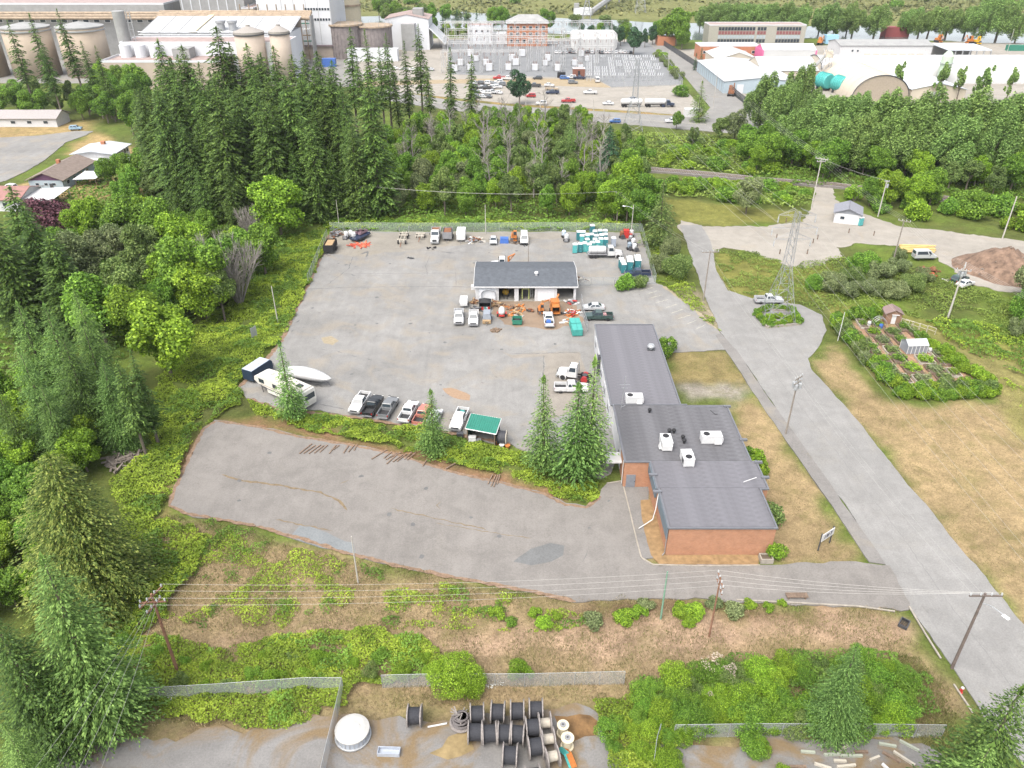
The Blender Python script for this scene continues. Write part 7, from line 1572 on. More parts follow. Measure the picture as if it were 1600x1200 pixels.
fill([(-60, 165), (150, 172), (150, 190), (60, 192), (-60, 196)], 14, [('alder', 1, 10, 15), ('maple', 1, 10, 14)], 'rounded green tree along the street of houses', 'trees along the house street', 5, 2)
# --- left-hand wood
lb = {'maple': 'leafy green tree in the wood beside the paved yard', 'lime': 'bright lime green tree in the wood beside the paved yard', 'alder': 'olive green tree in the wood beside the paved yard', 'grey': 'grey green willow in the wood beside the paved yard', 'fir': 'dark fir among broadleaf trees beside the paved yard', 'near_fir': 'dense fir among broadleaf trees beside the yard bank'}
for k, *a in [('lime', 122, 304, 392), ('maple', 190, 296, 400), ('maple', 248, 298, 405), ('grey', 150, 345, 445), ('grey', 108, 345, 455), ('alder', 205, 345, 450), ('maple', 286, 352, 492), ('lime', 250, 385, 480), ('maple', 215, 430, 520), ('lime', 188, 440, 540), ('alder', 345, 365, 468), ('maple', 318, 360, 475), ('alder', 170, 395, 520),
              ('maple', 400, 342, 430), ('maple', 372, 352, 432), ('lime', 302, 400, 502), ('alder', 330, 400, 500), ('maple', 130, 420, 545), ('grey', 165, 340, 430), ('alder', 225, 330, 430), ('lime', 270, 330, 430)]:
    tip(k, *a, lb[k], 'trees of the wood beside the yard', 1.0)
tip('lime', 424, 272, 372, 'spreading bright green maple below the fir stand', wide=1.15)
tip('lime', 235, 465, 590, 'bright green maple with bare slanting trunk by the grass bank', wide=1.0)
tip('purple', 60, 304, 385, 'dark purple plum tree beside the red roofed house', wide=1.1)
tip('barebush', 325, 356, 470, 'pale leafless tree at the edge of the wood beside the grass bank', wide=.8)
tip('barebush', 352, 362, 476, 'pale twiggy tree at the wood edge next to the leafless one', wide=.8)
tip('barebush', 387, 314, 378, 'pale leafless tree below the fir stand', wide=.8)
for k, a in [('fir', (8, 286, 480)), ('fir', (40, 322, 500)), ('fir', (75, 360, 525)), ('fir', (-20, 330, 520)), ('near_fir', (120, 448, 612)), ('near_fir', (128, 500, 655)), ('near_fir', (25, 470, 650)), ('near_fir', (70, 475, 660)), ('near_fir', (95, 520, 690)), ('near_fir', (35, 540, 720)), ('near_fir', (150, 560, 700)), ('near_fir', (0, 600, 740)), ('near_fir', (60, 600, 735))]:
    tip(k, *a, 'dark fir in the dense wood above the golden cedar', 'firs in the wood above the golden cedar', 1.2 if k == 'near_fir' else 1.35)
tip('tallfir', 205, 548, 694, 'thin fir with bare grey trunk beside the bramble bank', wide=1.0)
tip('tallfir', 182, 560, 714, 'thin fir with bare lower trunk above the brush pile', wide=1.0)
fill([(0, 430), (170, 330), (400, 372), (380, 440), (280, 520), (250, 560), (180, 560), (60, 470)], 26, [('maple', 1, 8, 12), ('lime', .7, 8, 11), ('alder', .7, 8, 12), ('grey', .3, 8, 11)], lb, 'trees of the wood beside the yard', 5, 3)
fill([(-40, 640), (110, 640), (160, 730), (150, 800), (-40, 860)], 16, [('lime', 1, 7, 10), ('maple', 1, 7, 11)], {'lime': 'lime green tree round the golden cedar', 'maple': 'leafy green tree round the golden cedar'}, 'trees round the golden cedar', 4, 4)
tip('cedar', 62, 712, 935, 'huge golden green cone shaped cedar beside the bramble bank', wide=1.0)
tip('near_fir', 55, 872, 1135, 'big bright green fir with drooping boughs by the wire fence corner', wide=1.35)
tip('near_fir', -10, 960, 1170, 'bright green fir cut by the picture edge beside the big drooping fir', wide=1.3)
tip('near_fir', 0, 1130, 1290, 'small golden conifer in the bottom corner below the big drooping fir', wide=1.0)
# --- trees inside the site
tip('spruce', 436, 534, 656, 'young spruce standing in front of the caravan', wide=1.05)
tip('spruce', 671, 608, 708, 'young spruce between the parked pickups and the lower lot', wide=1.35)
tip('spruce', 853, 590, 740, 'pale slim spruce beside the brick office yard, nearer the green shelter', wide=1.15)
tip('spruce', 932, 560, 738, 'tall spruce touching the white wall of the office wing', wide=1.05)
tip('spruce', 905, 598, 748, 'dense spruce between the slim one and the office wall', wide=1.35)
# --- mixed wood behind the back fence
lc = {'maple': 'leafy green tree in the mixed wood behind the back fence', 'lime': 'lime green tree in the mixed wood behind the back fence', 'alder': 'olive alder in the mixed wood behind the back fence', 'grey': 'grey green willow in the mixed wood behind the back fence', 'dead': 'bare grey dead tree in the mixed wood behind the back fence', 'spruce': 'thin young spruce in the mixed wood behind the back fence'}
g = {k: 'trees of the mixed wood behind the back fence' if k != 'dead' else 'dead trees in the mixed wood' for k in lc}
fill([(560, 338), (1000, 346), (1010, 322), (985, 235), (900, 205), (790, 202), (735, 212), (600, 235)], 150, [('alder', 1.1, 9, 14, .85), ('maple', 1, 9, 13, .85), ('lime', .55, 9, 12, .85), ('grey', .35, 8, 12, .85)], lc, g, 4.2, 5)
fill([(610, 318), (960, 322), (960, 240), (800, 215), (640, 240)], 30, [('dead', 1, 12, 18)], lc, g, 4.5, 6)
tip('blue', 955, 196, 304, 'dark blue green spruce at the end of the mixed wood', wide=1.0)
tip('spruce', 893, 176, 262, 'thin dark young spruce above the mixed wood', wide=.9)
tip('spruce', 914, 184, 262, 'second thin young spruce beside the dark blue green one', wide=.9)
tip('wispy', 1040, 284, 384, 'grey green drooping cedar by the portable toilets fence', wide=1.2)
for k, *a in [('maple', 985, 268, 350), ('maple', 1005, 290, 358), ('lime', 985, 240, 318), ('maple', 1020, 262, 340), ('lime', 965, 268, 345)]:
    tip(k, *a, 'bushy green tree between mixed wood and drooping cedar', 'bushy trees beside drooping cedar')
# --- right-hand wood along the railway
lr_ = {'poplar': 'tall wind-blown poplar in the belt before the white warehouses', 'maple': 'leafy green tree in the belt along the railway', 'lime': 'lime green tree in the belt along the railway', 'alder': 'olive tree in the belt along the railway', 'grey': 'grey green tree in the belt along the railway'}
gr = {k: 'trees of the belt along the railway' for k in lr_}
for a in [(1258, 92, 196)]:
    tip('poplar', *a, 'largest dark poplar beside the blue grey warehouse', wide=1.0)
for a in [(1200, 120, 205), (1225, 128, 215), (1285, 148, 250), (1320, 146, 255), (1352, 150, 258), (1388, 148, 262), (1420, 150, 264), (1455, 146, 264), (1490, 148, 268), (1525, 146, 270), (1560, 148, 272), (1595, 142, 275), (1245, 168, 248), (1305, 180, 268), (1400, 178, 276), (1500, 178, 282), (1440, 172, 275), (1350, 175, 272), (1570, 178, 285)]:
    tip('poplar', a[0], a[1] - 5, a[2], lr_['poplar'], gr['poplar'], 1.2)
for k, *a in [('grey', 1155, 165, 222), ('alder', 1130, 172, 222), ('maple', 1060, 170, 202), ('alder', 1085, 196, 232), ('maple', 1170, 190, 240), ('lime', 1398, 262, 322), ('lime', 1440, 266, 326), ('maple', 1470, 258, 320), ('maple', 1370, 272, 322)]:
    tip(k, *a, lr_[k], gr[k], 1.0)
fill([(1150, 275), (1200, 230), (1600, 268), (1700, 280), (1700, 318), (1560, 306), (1330, 288)], 60, [('maple', 1, 10, 14), ('alder', .8, 9, 13), ('lime', .5, 9, 12), ('grey', .3, 9, 12)], lr_, gr, 4.5, 8)
fill([(1330, 300), (1600, 325), (1700, 336), (1700, 372), (1600, 366), (1480, 352), (1400, 340), (1330, 318)], 30, [('bush', 1, 3, 5.5), ('limebush', 1, 3, 5.5), ('maple', .35, 6, 8)], {'bush': 'green shrub between the railway and the gravel track', 'limebush': 'lime green shrub between the railway and the gravel track', 'maple': 'small leafy tree between the railway and the gravel track'}, 'shrubs between railway and gravel track', 2.6, 9)
fill([(1000, 215), (1180, 235), (1250, 262), (1180, 276), (1010, 258), (990, 235)], 30, [('limebush', 1, 2.4, 4, 1.5), ('bush', .6, 2, 4, 1.4), ('oliveb', .8, 2, 3.5, 1.5)], 'low green shrub on the slope below the highway', 'shrubs on the slope below the highway', 3.5, 10, 'slope_shrub')
fill([(1000, 285), (1180, 290), (1270, 300), (1262, 330), (1180, 322), (1040, 308)], 26, [('limebush', 1, 2, 3.4, 1.4), ('bush', .8, 1.5, 3.5, 1.3)], 'green shrub between the railway and the gravel turnaround', 'shrubs between railway and turnaround', 2.8, 11, 'slope_shrub')
tip('grey', 1176, 268, 334, 'small pale tree on the grass before the railway')
# island shrubs on the gravel
for px, py, h, w_ in ((1300, 452, 4.2, 1.2), (1345, 425, 4.6, 1.2), (1372, 436, 4.4, 1.1), (1325, 462, 3.6, 1.1), (1425, 455, 4.2, 1.2), (1395, 466, 3.8, 1.2), (1360, 462, 3.6, 1.1), (1272, 450, 3.2, 1.1), (1400, 428, 4.0, 1.0), (1440, 440, 3.4, 1.0), (1330, 440, 4.0, 1.1), (1405, 404, 3.0, .9)):
    p = P(px, py); plant('scrub', p.x, p.y, h, 'rounded grey green bush in the thicket beside the transmission tower', 'bushes of the thicket by the tower', w_)
for px, py, h in ((1612, 470, 8), (1600, 505, 7), (1640, 495, 9), (1590, 525, 4)):
    p = P(px, py); plant('scrub', p.x, p.y, h, 'dark bush at the picture edge beside the dirt mound', 'bushes beside the dirt mound', .8)
p = P(1060, 434); plant('scrub', p.x, p.y, 5.6, 'round olive bush beside the portable toilets', None, 1.0)
p = P(1032, 424); plant('scrub', p.x, p.y, 4.2, 'second olive bush beside the yard fence corner', None, .9)
p = P(1046, 398); plant('scrub', p.x, p.y, 4.6, 'third bush below the drooping cedar', None, .9)
fill([(165, 292), (225, 272), (262, 318), (200, 338)], 9, [('maple', 1, 8, 11), ('alder', .6, 8, 11)], 'leafy tree in the gardens below the blue grey annexe', 'trees below the annexe', 4.5, 43)
fill([(1085, 50), (1260, 55), (1330, 56), (1330, 50), (1250, 48), (1090, 42)], 18, [('poplar', 1, 15, 20, 1.3)], 'poplar in the dense row before the marsh', 'poplars before the marsh', 7, 44)
# wind-bent young poplars in front of the white sheds
for a in [(1414, 88, 158), (1480, 92, 158), (1512, 96, 158), (1553, 94, 160), (1590, 100, 162), (1536, 110, 160)]:
    tip('thinpoplar', *a, 'thin wind-bent poplar in front of the white fabric sheds', 'thin poplars before the white sheds', 1.0)
# --- trees round the far lots and along the river
tip('pine', 812, 104, 164, 'round dark pine standing alone in the far parking lot', wide=1.15)
tip('pine', 993, 38, 86, 'dark pine by the far corner of the substation', wide=1.1)
tip('wispy', 1098, 126, 190, 'ragged pine by the junction with the highway', wide=1.1)
tip('bush', 1065, 133, 150, 'round green bush at the lot corner beside the junction', wide=1.3)
for a in [(690, 14, 55), (713, 15, 55), (728, 15, 55), (744, 17, 54)]:
    tip('smallblue', *a, 'small dark conifer in the row between river and substation', 'small conifers between river and substation', .85)
for a in [(698, 32, 56), (715, 31, 56), (732, 34, 56)]:
    tip('lime', *a, 'small lime tree among the conifers behind the substation', 'small lime trees behind the substation', .9)
for a in [(908, 34, 68), (925, 36, 68), (944, 38, 70), (958, 34, 70), (972, 38, 72), (1010, 42, 74), (1022, 36, 70)]:
    tip('pine', *a, 'dark pine in the row along the river behind the substation', 'pines along the river', .8)
for a in [(856, 9, 52), (784, 4, 50), (770, 8, 48), (1062, 8, 72), (1046, 18, 70), (1070, 30, 78), (935, 30, 66), (978, 30, 68), (1030, 28, 66)]:
    tip('maple', *a, 'rounded tree on the near river bank behind the substation', 'rounded trees on the near river bank', 1.0)
for a in [(1110, 4, 50), (1135, 2, 52), (1160, 3, 52), (1185, 3, 54), (1208, 6, 58), (1252, 8, 60), (1300, 6, 58), (1316, 8, 58), (1376, 8, 60), (1430, 8, 58), (1462, 6, 60), (1490, 10, 62), (1520, 6, 62), (1550, -4, 66), (1575, -2, 66), (1600, 20, 68), (1445, 14, 60), (1230, 4, 58), (1340, 12, 58)]:
    tip('poplar', *a, 'wind-blown poplar in the row along the far river', 'poplars along the river', 1.7)
for a in [(1098, 74, 108), (1088, 82, 110)]:
    tip('smallblue', *a, 'dark conifer beside the brick building and the side road', 'conifers beside the brick building', .9)
fill([(575, 24), (700, 30), (690, 50), (650, 60), (600, 40)], 16, [('maple', 1, 12, 18), ('alder', 1, 12, 18)], 'rounded tree between the mill and the river', 'trees between mill and river', 9, 12)
fill([(560, 18), (1100, 26), (1600, 34), (2000, 40), (2000, -40), (560, -50)], 60, [('bush', 1, 3, 8, 2.0), ('oliveb', 1.2, 3, 7, 1.9), ('greybush', .4, 3, 7, 1.6)], 'dark green bush on the marsh across the river', 'bushes on the marsh', 14, 13, 'marsh_bush')
fill([(600, 26), (800, 33), (1000, 40), (1000, 36), (800, 28), (600, 22)], 12, [('oliveb', 1, 3, 6, 1.5)], 'low bush on the river edge of the marsh', 'bushes on the marsh edge', 10, 14, 'marsh_bush')
# substation hedge, bottom shrubs
fill([(1030, 84), (1066, 126), (1060, 126), (1020, 86)], 14, [('greybush', 1, 2.5, 4), ('limebush', .6, 2, 4)], 'clipped shrub along the substation fence beside the side road', 'shrubs along the substation fence', 4, 15)
p = P(716, 1078); plant('roundbush', p.x, p.y, 4.7, 'dense round green bush behind the cable drums', None, .82)
tip('bush', 1046, 528, 553, 'clipped dark green bush at the office wing corner', wide=.8)
tip('bush', 1032, 530, 552, 'clipped green bush beside the north wall of the office wing', wide=.7)
for k, *a, l in [('limebush', 1182, 694, 728, 'lime green shrub against the east wall of the brick office'), ('bush', 1172, 690, 716, 'green shrub beside the lime one at the east office wall'), ('limebush', 1194, 716, 742, 'second lime shrub at the notch of the office wall'), ('oliveb', 1207, 782, 818, 'olive shrub by the south east office wall'), ('limebush', 1216, 840, 868, 'small lime bush at the office front corner')]:
    x_, y_, h_ = stand(*a); plant(k, x_, y_, h_ * .72, l, None, .85)
tip('bush', 978, 430, 452, 'small round bush beside the yard gate'); tip('oliveb', 1003, 432, 450, 'yellowish bush by the yard gate, beside the round one')
tip('near_fir', 1345, 1000, 1146, 'leaning bright green conifer rising over the bramble thicket', wide=1.12)
tip('near_fir', 1600, 1065, 1330, 'dark fir filling the bottom corner by the street', wide=1.2)
tip('near_fir', 1540, 1150, 1370, 'lower fir boughs beside the corner fir by the street', wide=1.3)
x_, y_, h_ = stand(1185, 1130, 1170); plant('nearbush', x_, y_, h_ * .6, 'leafy bush growing against the low wire fence', None, .9)
# ================================================================== POLES, WIRES, TOWER, GARDEN, FENCES, SMALL THINGS
M_POLE = mat('grey_pole_wood', (.2, .175, .15), .9, var=.25, scale=2); M_POLEB = mat('brown_pole_wood', (.19, .1, .065), .9, var=.25, scale=2); M_POLEL = mat('pale_pole', (.36, .34, .31), .8, var=.1); M_WIREC = mat('wire_metal', (.34, .33, .31), .5, .2, var=0)
M_INS = mat('glass_insulator', (.33, .34, .35), .3, var=0)
POLES = {}
def pole(key, tx, ty, by, label, m_=M_POLE, arms=(), r=.16, lamp=0, trafo=0, rz=0.0, name='utility_pole', cat='utility pole'):
    x, y, h = stand(tx, ty, by); o = thing(name, label, cat, (x, y, 0)); att = []
    MB().tube((0, 0, -.4), (0, 0, h), r, r * .68, 9).build('shaft', m_, o)
    for dz, L, a in arms:
        a = R(a + rz); dx, dy = math.cos(a), math.sin(a); MB().box((dx * .02, dy * .02 - .16, h - dz), (L, .12, .16), a).build('cross_arm', m_, o)
        for u in (-.46, -.16, .16, .46):
            px_, py_ = dx * L * u, dy * L * u; MB().lathe([(.03, 0), (.1, .06), (.06, .16), (.1, .22), (.05, .34), (0, .36)], (px_, py_ - .16, h - dz + .08), 8).build('insulator', M_INS, o); att.append(Vector((x + px_, y + py_ - .16, h - dz + .42)))
    if lamp:
        a = R(lamp); MB().path([Vector((0, 0, h * .88)), Vector((math.cos(a) * 1.0, math.sin(a) * 1.0, h * .92)), Vector((math.cos(a) * 2.2, math.sin(a) * 2.2, h * .92))], .05, 6).build('lamp_arm', M_GALV, o); MB().box((math.cos(a) * 2.5, math.sin(a) * 2.5, h * .92 - .05), (.75, .35, .18), a, top=(.8, .7)).build('lamp_head', M_WHT, o)
    for k in range(trafo): MB().lathe([(.26, 0), (.28, .1), (.28, .85), (.2, .95), (.06, .98), (.06, 1.2), (0, 1.2)], (math.cos(k * 2.1) * .5, math.sin(k * 2.1) * .5, h * .8), 12).build('transformer_can', mat('can_grey', (.27, .28, .29), .5), o)
    POLES[key] = (att, Vector((x, y, h)))
    return o
pole('A', 236, 928, 1050, 'leaning brown utility pole with double cross arms above the bramble bank', M_POLEB, ((.3, 3.2, 70), (1.0, 2.6, 5), (1.5, 2.2, 75)), .18)
pole('B', 1126, 902, 995, 'thin brown utility pole between the juniper beds', M_POLEB, ((.3, 2.4, 90), (1.2, 2.4, 90)), .12)
pole('C', 1540, 927, 1043, 'dark utility pole with cross arm and street lamp at the street corner', mat('dark_pole_wood', (.12, .095, .085), .9, var=.25, scale=2), ((.2, 3.4, 0),), .18, lamp=-62)
pole('D', 1248, 588, 678, 'utility pole with white transformers on the street verge', M_POLE, ((.2, 2.0, 40), (1.0, 2.0, 40)), .15, trafo=3)
pole('E', 1110, 392, 470, 'utility pole with wide cross arm at the end of the street', M_POLE, ((.2, 3.6, 5),), .15)
pole('F', 1508, 414, 496, 'pale utility pole with transformers before the gravel track', M_POLEL, ((.2, 2.6, 60), (1.1, 2.6, -20)), .2, trafo=3)
pole('G', 1413, 344, 418, 'utility pole in the thicket beside the yellow poles', M_POLE, ((.2, 2.6, -30),), .16)
pole('H', 1386, 282, 338, 'utility pole with small transformer behind the white building', M_POLEL, ((.3, 1.2, 0),), .17, trafo=1)
pole('I', 1589, 307, 373, 'plain leaning utility pole at the far edge of the gravel track', M_POLEL, (), .18)
pole('J', 1284, 247, 325, 'tall utility pole with double arms beside the railway crossing', M_POLEL, ((.2, 3.4, -35), (.9, 2.4, 0)), .18)
pole('K', 967, 300, 352, 'thin utility pole at the back fence among bushes', M_POLE, ((.2, 1.6, 0),), .12)
pole('L', 566, 290, 346, 'utility pole at the wood edge behind the yard corner', M_POLEL, ((.3, 1.4, 20),), .13)
pole('M', 549, 838, 910, 'plain grey post at the edge of the lower lot', M_POLEL, (), .1, name='lamp_post', cat='post')
pole('N', 1043, 893, 967, 'green steel post on the juniper bank', mat('green_post', (.14, .25, .18), .6), (), .12, name='steel_post', cat='post')
pole('O', 424, 447, 505, 'pale leaning post at the side fence of the yard', M_POLEL, (), .12, name='yard_post', cat='post')
pole('P', 990, 320, 370, 'grey lamp post at the toilet corner of the yard', M_POLEL, (), .12, lamp=150, name='lamp_post', cat='lamp post')
pole('Q', 758, 320, 366, 'grey lamp post behind the heap at the back fence', M_POLEL, (), .11, name='lamp_post', cat='lamp post')
pole('R', 826, 372, 418, 'thin post rising behind the workshop roof', M_POLE, (), .09, name='yard_post', cat='post')
pole('S', 525, 312, 354, 'pale post with small lamp at the yard corner', M_POLEL, (), .09, name='yard_post', cat='post')
pole('T', 1320, 488, 533, 'white post at the garden hedge corner', M_WHT, (), .08, name='garden_post', cat='post')
for i, (tx, ty, by) in enumerate(((822, 146, 172), (845, 140, 172), (928, 155, 192), (1122, 108, 172), (1098, 120, 178), (1047, 78, 112), (1585, 45, 82))):
    pole(f'far{i}', tx, ty, by, ['grey lamp post beside the highway by the round pine', 'tall pale post behind the round pine', 'grey lamp post on the highway verge', 'dark lamp post before the blue grey warehouse', 'lamp post by the ragged pine', 'lamp post along the side road', 'pale post on the far gravel by the river'][i], M_POLEL, (), .14, name='lamp_post', cat='lamp post')
pole('U', 72, 1262, 1420, 'utility pole below the picture edge carrying the near wires', M_POLEB, ((.3, 6.5, 0),), .18)
def wire(a, b_, sag, label, group, r=.012):
    pts = [a.lerp(b_, k / 14) - Vector((0, 0, sag * 4 * (k / 14) * (1 - k / 14))) for k in range(15)]
    o = MB().path(pts, r, 4).build('overhead_wire', M_WIREC); tag(o, label, 'wire', group)
def span(k1, k2, n, sag, label, ia=0, ib=0):
    A, B = POLES[k1][0], POLES[k2][0]
    for i in range(n): wire(A[(ia + i) % len(A)] if A else POLES[k1][1], B[(ib + i) % len(B)] if B else POLES[k2][1], sag, label, label + ' group')
span('A', 'B', 4, .9, 'thin wire from the double armed pole across the bank')
span('B', 'C', 4, .6, 'thin wire from the juniper pole to the street corner pole', 0, 0)
span('A', 'U', 4, .5, 'thin wire from the double armed pole past the big fir', 8)
span('J', 'G', 4, 1.0, 'wire from the railway pole over the white building'); span('G', 'F', 4, 1.0, 'wire between thicket pole and transformer pole')
span('D', 'E', 2, .6, 'wire along the street to its end'); span('L', 'K', 3, 1.4, 'wire along the wood behind the back fence'); span('H', 'J', 2, .5, 'wire between the two poles by the railway'); span('K', 'E', 2, 1.0, 'wire from the back fence to the street end pole')
span('C', 'D', 2, .8, 'wire above the street verge')
ex = [Vector((150 + i * .8, 40, 11)) for i in range(4)]
for i in range(4): wire(POLES['F'][0][i], Vector((112 + i * 1.2, 66, 10)), .8, 'wire from the transformer pole over the dry field', 'wires from the transformer pole', .013)
for i in range(4): wire(POLES['J'][0][i], Vector((88 + i * .9, 352, 12)), 1.5, 'wire from the railway pole over the tree belt', 'wires over the tree belt', .018)
# lattice transmission tower
M_TWR = mat('tower_steel', (.25, .26, .27), .55, .3, var=.1)
def tower(cx, cy, h, w, label, r=.07, arms=((.97, 5.0), (.86, 6.4), (.76, 5.0))):
    o = thing('transmission_tower', label, 'tower', (cx, cy, 0)); mid = h * .5; w2 = w * .27
    def W(z): return w + (w2 - w) * min(1, z / mid) if z < mid else w2 * (1 - .45 * (z - mid) / (h - mid))
    zs = [0, h * .13, h * .26, h * .38, h * .5, h * .58, h * .66, h * .74, h * .82, h * .9, h]
    for sx_, sy_ in ((-1, -1), (1, -1), (1, 1), (-1, 1)):
        m = MB()
        for a, b_ in zip(zs, zs[1:]): m.tube((sx_ * W(a), sy_ * W(a), a - (.3 if a == 0 else 0)), (sx_ * W(b_), sy_ * W(b_), b_), r * 1.35, r * 1.35, 4, False)
        m.build('leg', M_TWR, o)
    for f in range(4):
        m = MB(); c = [(-1, -1), (1, -1), (1, 1), (-1, 1)]; p0, p1 = c[f], c[(f + 1) % 4]
        for a, b_ in zip(zs, zs[1:]):
            A = Vector((p0[0] * W(a), p0[1] * W(a), a)); B = Vector((p1[0] * W(a), p1[1] * W(a), a)); C_ = Vector((p1[0] * W(b_), p1[1] * W(b_), b_)); D_ = Vector((p0[0] * W(b_), p0[1] * W(b_), b_))
            m.tube(A, C_, r * .75, r * .75, 4, False); m.tube(B, D_, r * .75, r * .75, 4, False); m.tube(D_, C_, r * .75, r * .75, 4, False)
        m.build('bracing', M_TWR, o)
    att = []
    for fz, L in arms:
        z = h * fz; m = MB()
        for s_ in (-1, 1):
            for q in (-1, 1): m.tube((s_ * w2 * .6, q * w2 * .6, z), (s_ * L, 0, z + .1), r, r * .7, 4, False); m.tube((s_ * w2 * .6, q * w2 * .6, z + 1.3), (s_ * L, 0, z + .1), r * .8, r * .6, 4, False)
            m.tube((s_ * L * .5, 0, z), (s_ * L * .5, 0, z + .75), r * .6, r * .6, 4, False)
            MB().lathe([(.05, z - 1.4), (.14, z - 1.2), (.08, z - .9), (.14, z - .6), (.08, z - .3), (.04, z)], (s_ * L * .97, 0, 0), 7).build('insulator', M_INS, o); att.append(Vector((cx + s_ * L * .97, cy, z - 1.4)))
        m.build('cross_arm', M_TWR, o)
    return att
tx, ty_, th = stand(1252, 336, 500)
p = P(1216, 503); T_A = tower(p.x, p.y + 1, 22.5, 2.9, 'tall grey lattice transmission tower on the hedged island', .038, ((.97, 3.6), (.86, 4.4), (.76, 3.6)))
q = P(988, 207); T_B = tower(q.x, q.y, 26, 3.6, 'grey lattice transmission tower beside the highway', .06)
q = P(915, 60); T_C = tower(q.x, q.y, 44, 4.5, 'tall lattice tower on the river bank behind the substation', .12)
q = P(1000, 20); T_D = tower(q.x, q.y, 40, 4.5, 'lattice tower on the marsh across the river', .12)
for i, a in enumerate(T_A):
    wire(a, T_B[i], 4.0, 'transmission wire between the two lattice towers', 'transmission wires behind the tower', .018)
    wire(a, Vector((p.x + 7 + (a.x - p.x) * 1.0, -30, a.z - 1)), 3.0, 'transmission wire slanting over the dry field', 'transmission wires over the field', .012)
# hedged island under the tower
isl = thing('traffic_island', 'low walled hedge island under the transmission tower', 'island'); c = [(1181, 494), (1200, 486), (1238, 488), (1250, 508), (1198, 513)]
for a, b_ in zip(c, c[1:] + c[:1]):
    a, b_ = Vector(G(*a)), Vector(G(*b_)); d_ = b_ - a; MB().box(((a.x + b_.x) / 2, (a.y + b_.y) / 2, .25), (d_.length, .25, .6), math.atan2(d_.y, d_.x)).build('low_wall', M_KERB, isl)
for a, b_ in zip(c, c[1:] + c[:1]):
    for k in range(5):
        x_ = G(a[0] + (b_[0] - a[0]) * (k + .5) / 5, a[1] + (b_[1] - a[1]) * (k + .5) / 5 - 2); plant('limebush' if k % 2 else 'bush', x_[0], x_[1], 1.35, 'clipped hedge shrub on the tower island', 'hedge shrubs on the tower island', .85, name='hedge_shrub')
for px, py in ((1200, 497), (1215, 496), (1230, 499), (1208, 504), (1225, 506), (1240, 503)):
    x_ = G(px, py); plant('limebush', x_[0], x_[1], 1.2, 'low leafy shrub inside the tower island', 'shrubs inside the tower island', 1.3, name='hedge_shrub')
# wooden bollards on the gravel
for i, (bx, by, ty) in enumerate(((1213, 373, 365), (1277, 374, 364), (1218, 397, 389), (1261, 397, 390), (1273, 347, 338), (1326, 364, 356), (1228, 347, 341), (1365, 368, 362), (1270, 380, 372))):
    p_ = P(bx, by); o = thing('bollard', 'dark timber bollard on the gravel turnaround', 'bollard', (p_.x, p_.y, 0), .2 * i, 'bollards on the gravel turnaround'); MB().tube((0, 0, -.2), (0, 0, 1.25), .14, .12, 8).build('post', M_TIMBER, o); MB().tube((0, 0, .95), (0, 0, 1.1), .146, .14, 8).build('band', M_DGREY, o)
# sign
a, b_ = P(1278, 860), P(1296, 848); sg = thing('roadside_sign', 'white sign board with dark slanted lettering on two posts', 'sign', ((a.x + b_.x) / 2, (a.y + b_.y) / 2, 0), math.atan2(b_.y - a.y, b_.x - a.x)); w = (b_ - a).length
for s_ in (-1, 1): MB().box((s_ * w / 2, 0, 1.4), (.14, .14, 2.9)).build('post', M_DGREY, sg)
bd = MB().box((0, -.12, 2.15), (w + .1, .08, 1.15)).build('board', M_WHT, sg); lt = MB()
def stroke(x0, z0, x1, z1): d_ = Vector((x1 - x0, 0, z1 - z0)); lt.box(((x0 + x1) / 2, -.18, (z0 + z1) / 2), (d_.length, .03, .09), ry=-math.atan2(z1 - z0, x1 - x0))
for k, sh_ in enumerate((((0, 0, .12, .5),), ((0, 0, .12, .5), (.12, .5, .32, .42), (.32, .42, .06, .25), (.1, .25, .24, 0)), ((0, 0, .12, .5),), ((.12, 0, .24, .5), (.02, .5, .44, .5)))):
    for x0, z0, x1, z1 in sh_: stroke(-w * .3 + k * w * .16 + x0, 1.92 + z0, -w * .3 + k * w * .16 + x1, 1.92 + z1)
lt.build('lettering', mat('navy_ink', (.02, .02, .05), .6), bd)
# hydrant, street bin, concrete box, lamp litter
p_ = P(1501, 1082); o = thing('fire_hydrant', 'red fire hydrant with white cap at the kerb', 'hydrant', (p_.x, p_.y, 0)); MB().lathe([(.2, 0), (.2, .08), (.13, .1), (.13, .62), (.17, .64), (.17, .7)], n=14).build('barrel', M_RED, o); MB().lathe([(.17, .7), (.15, .82), (.06, .9), (0, .92)], n=14).build('bonnet', M_WHT, o)
for s_ in (-1, 1): MB().tube((s_ * .12, 0, .5), (s_ * .24, 0, .5), .07, .07, 8).build('outlet', M_RED, o)
p_ = P(1412, 976); o = thing('storm_drain', 'dark open storm drain box at the street corner', 'drain', (p_.x, p_.y, 0), R(50)); d_ = MB(); d_.bbox(-.7, .7, -.5, -.4, 0, .4); d_.bbox(-.7, .7, .4, .5, 0, .4); d_.bbox(-.7, -.6, -.4, .4, 0, .4); d_.bbox(.6, .7, -.4, .4, 0, .4); d_.build('rim', M_DGREY, o)
for k in range(6): MB().box((-.5 + k * .2, 0, .34), (.06, .8, .05)).build('grate_bar', M_BLACK, o)
p_ = P(1196, 876); o = thing('concrete_planter', 'square concrete planter at the brick office corner', 'planter', (p_.x, p_.y, 0)); d_ = MB(); d_.bbox(-.8, .8, -.6, -.45, 0, .75); d_.bbox(-.8, .8, .45, .6, 0, .75); d_.bbox(-.8, -.65, -.45, .45, 0, .75); d_.bbox(.65, .8, -.45, .45, 0, .75); d_.build('box', M_KERB, o); MB().bbox(-.64, .64, -.44, .44, 0, .6).build('soil', mat('planter_soil', (.09, .07, .05), .95), o)
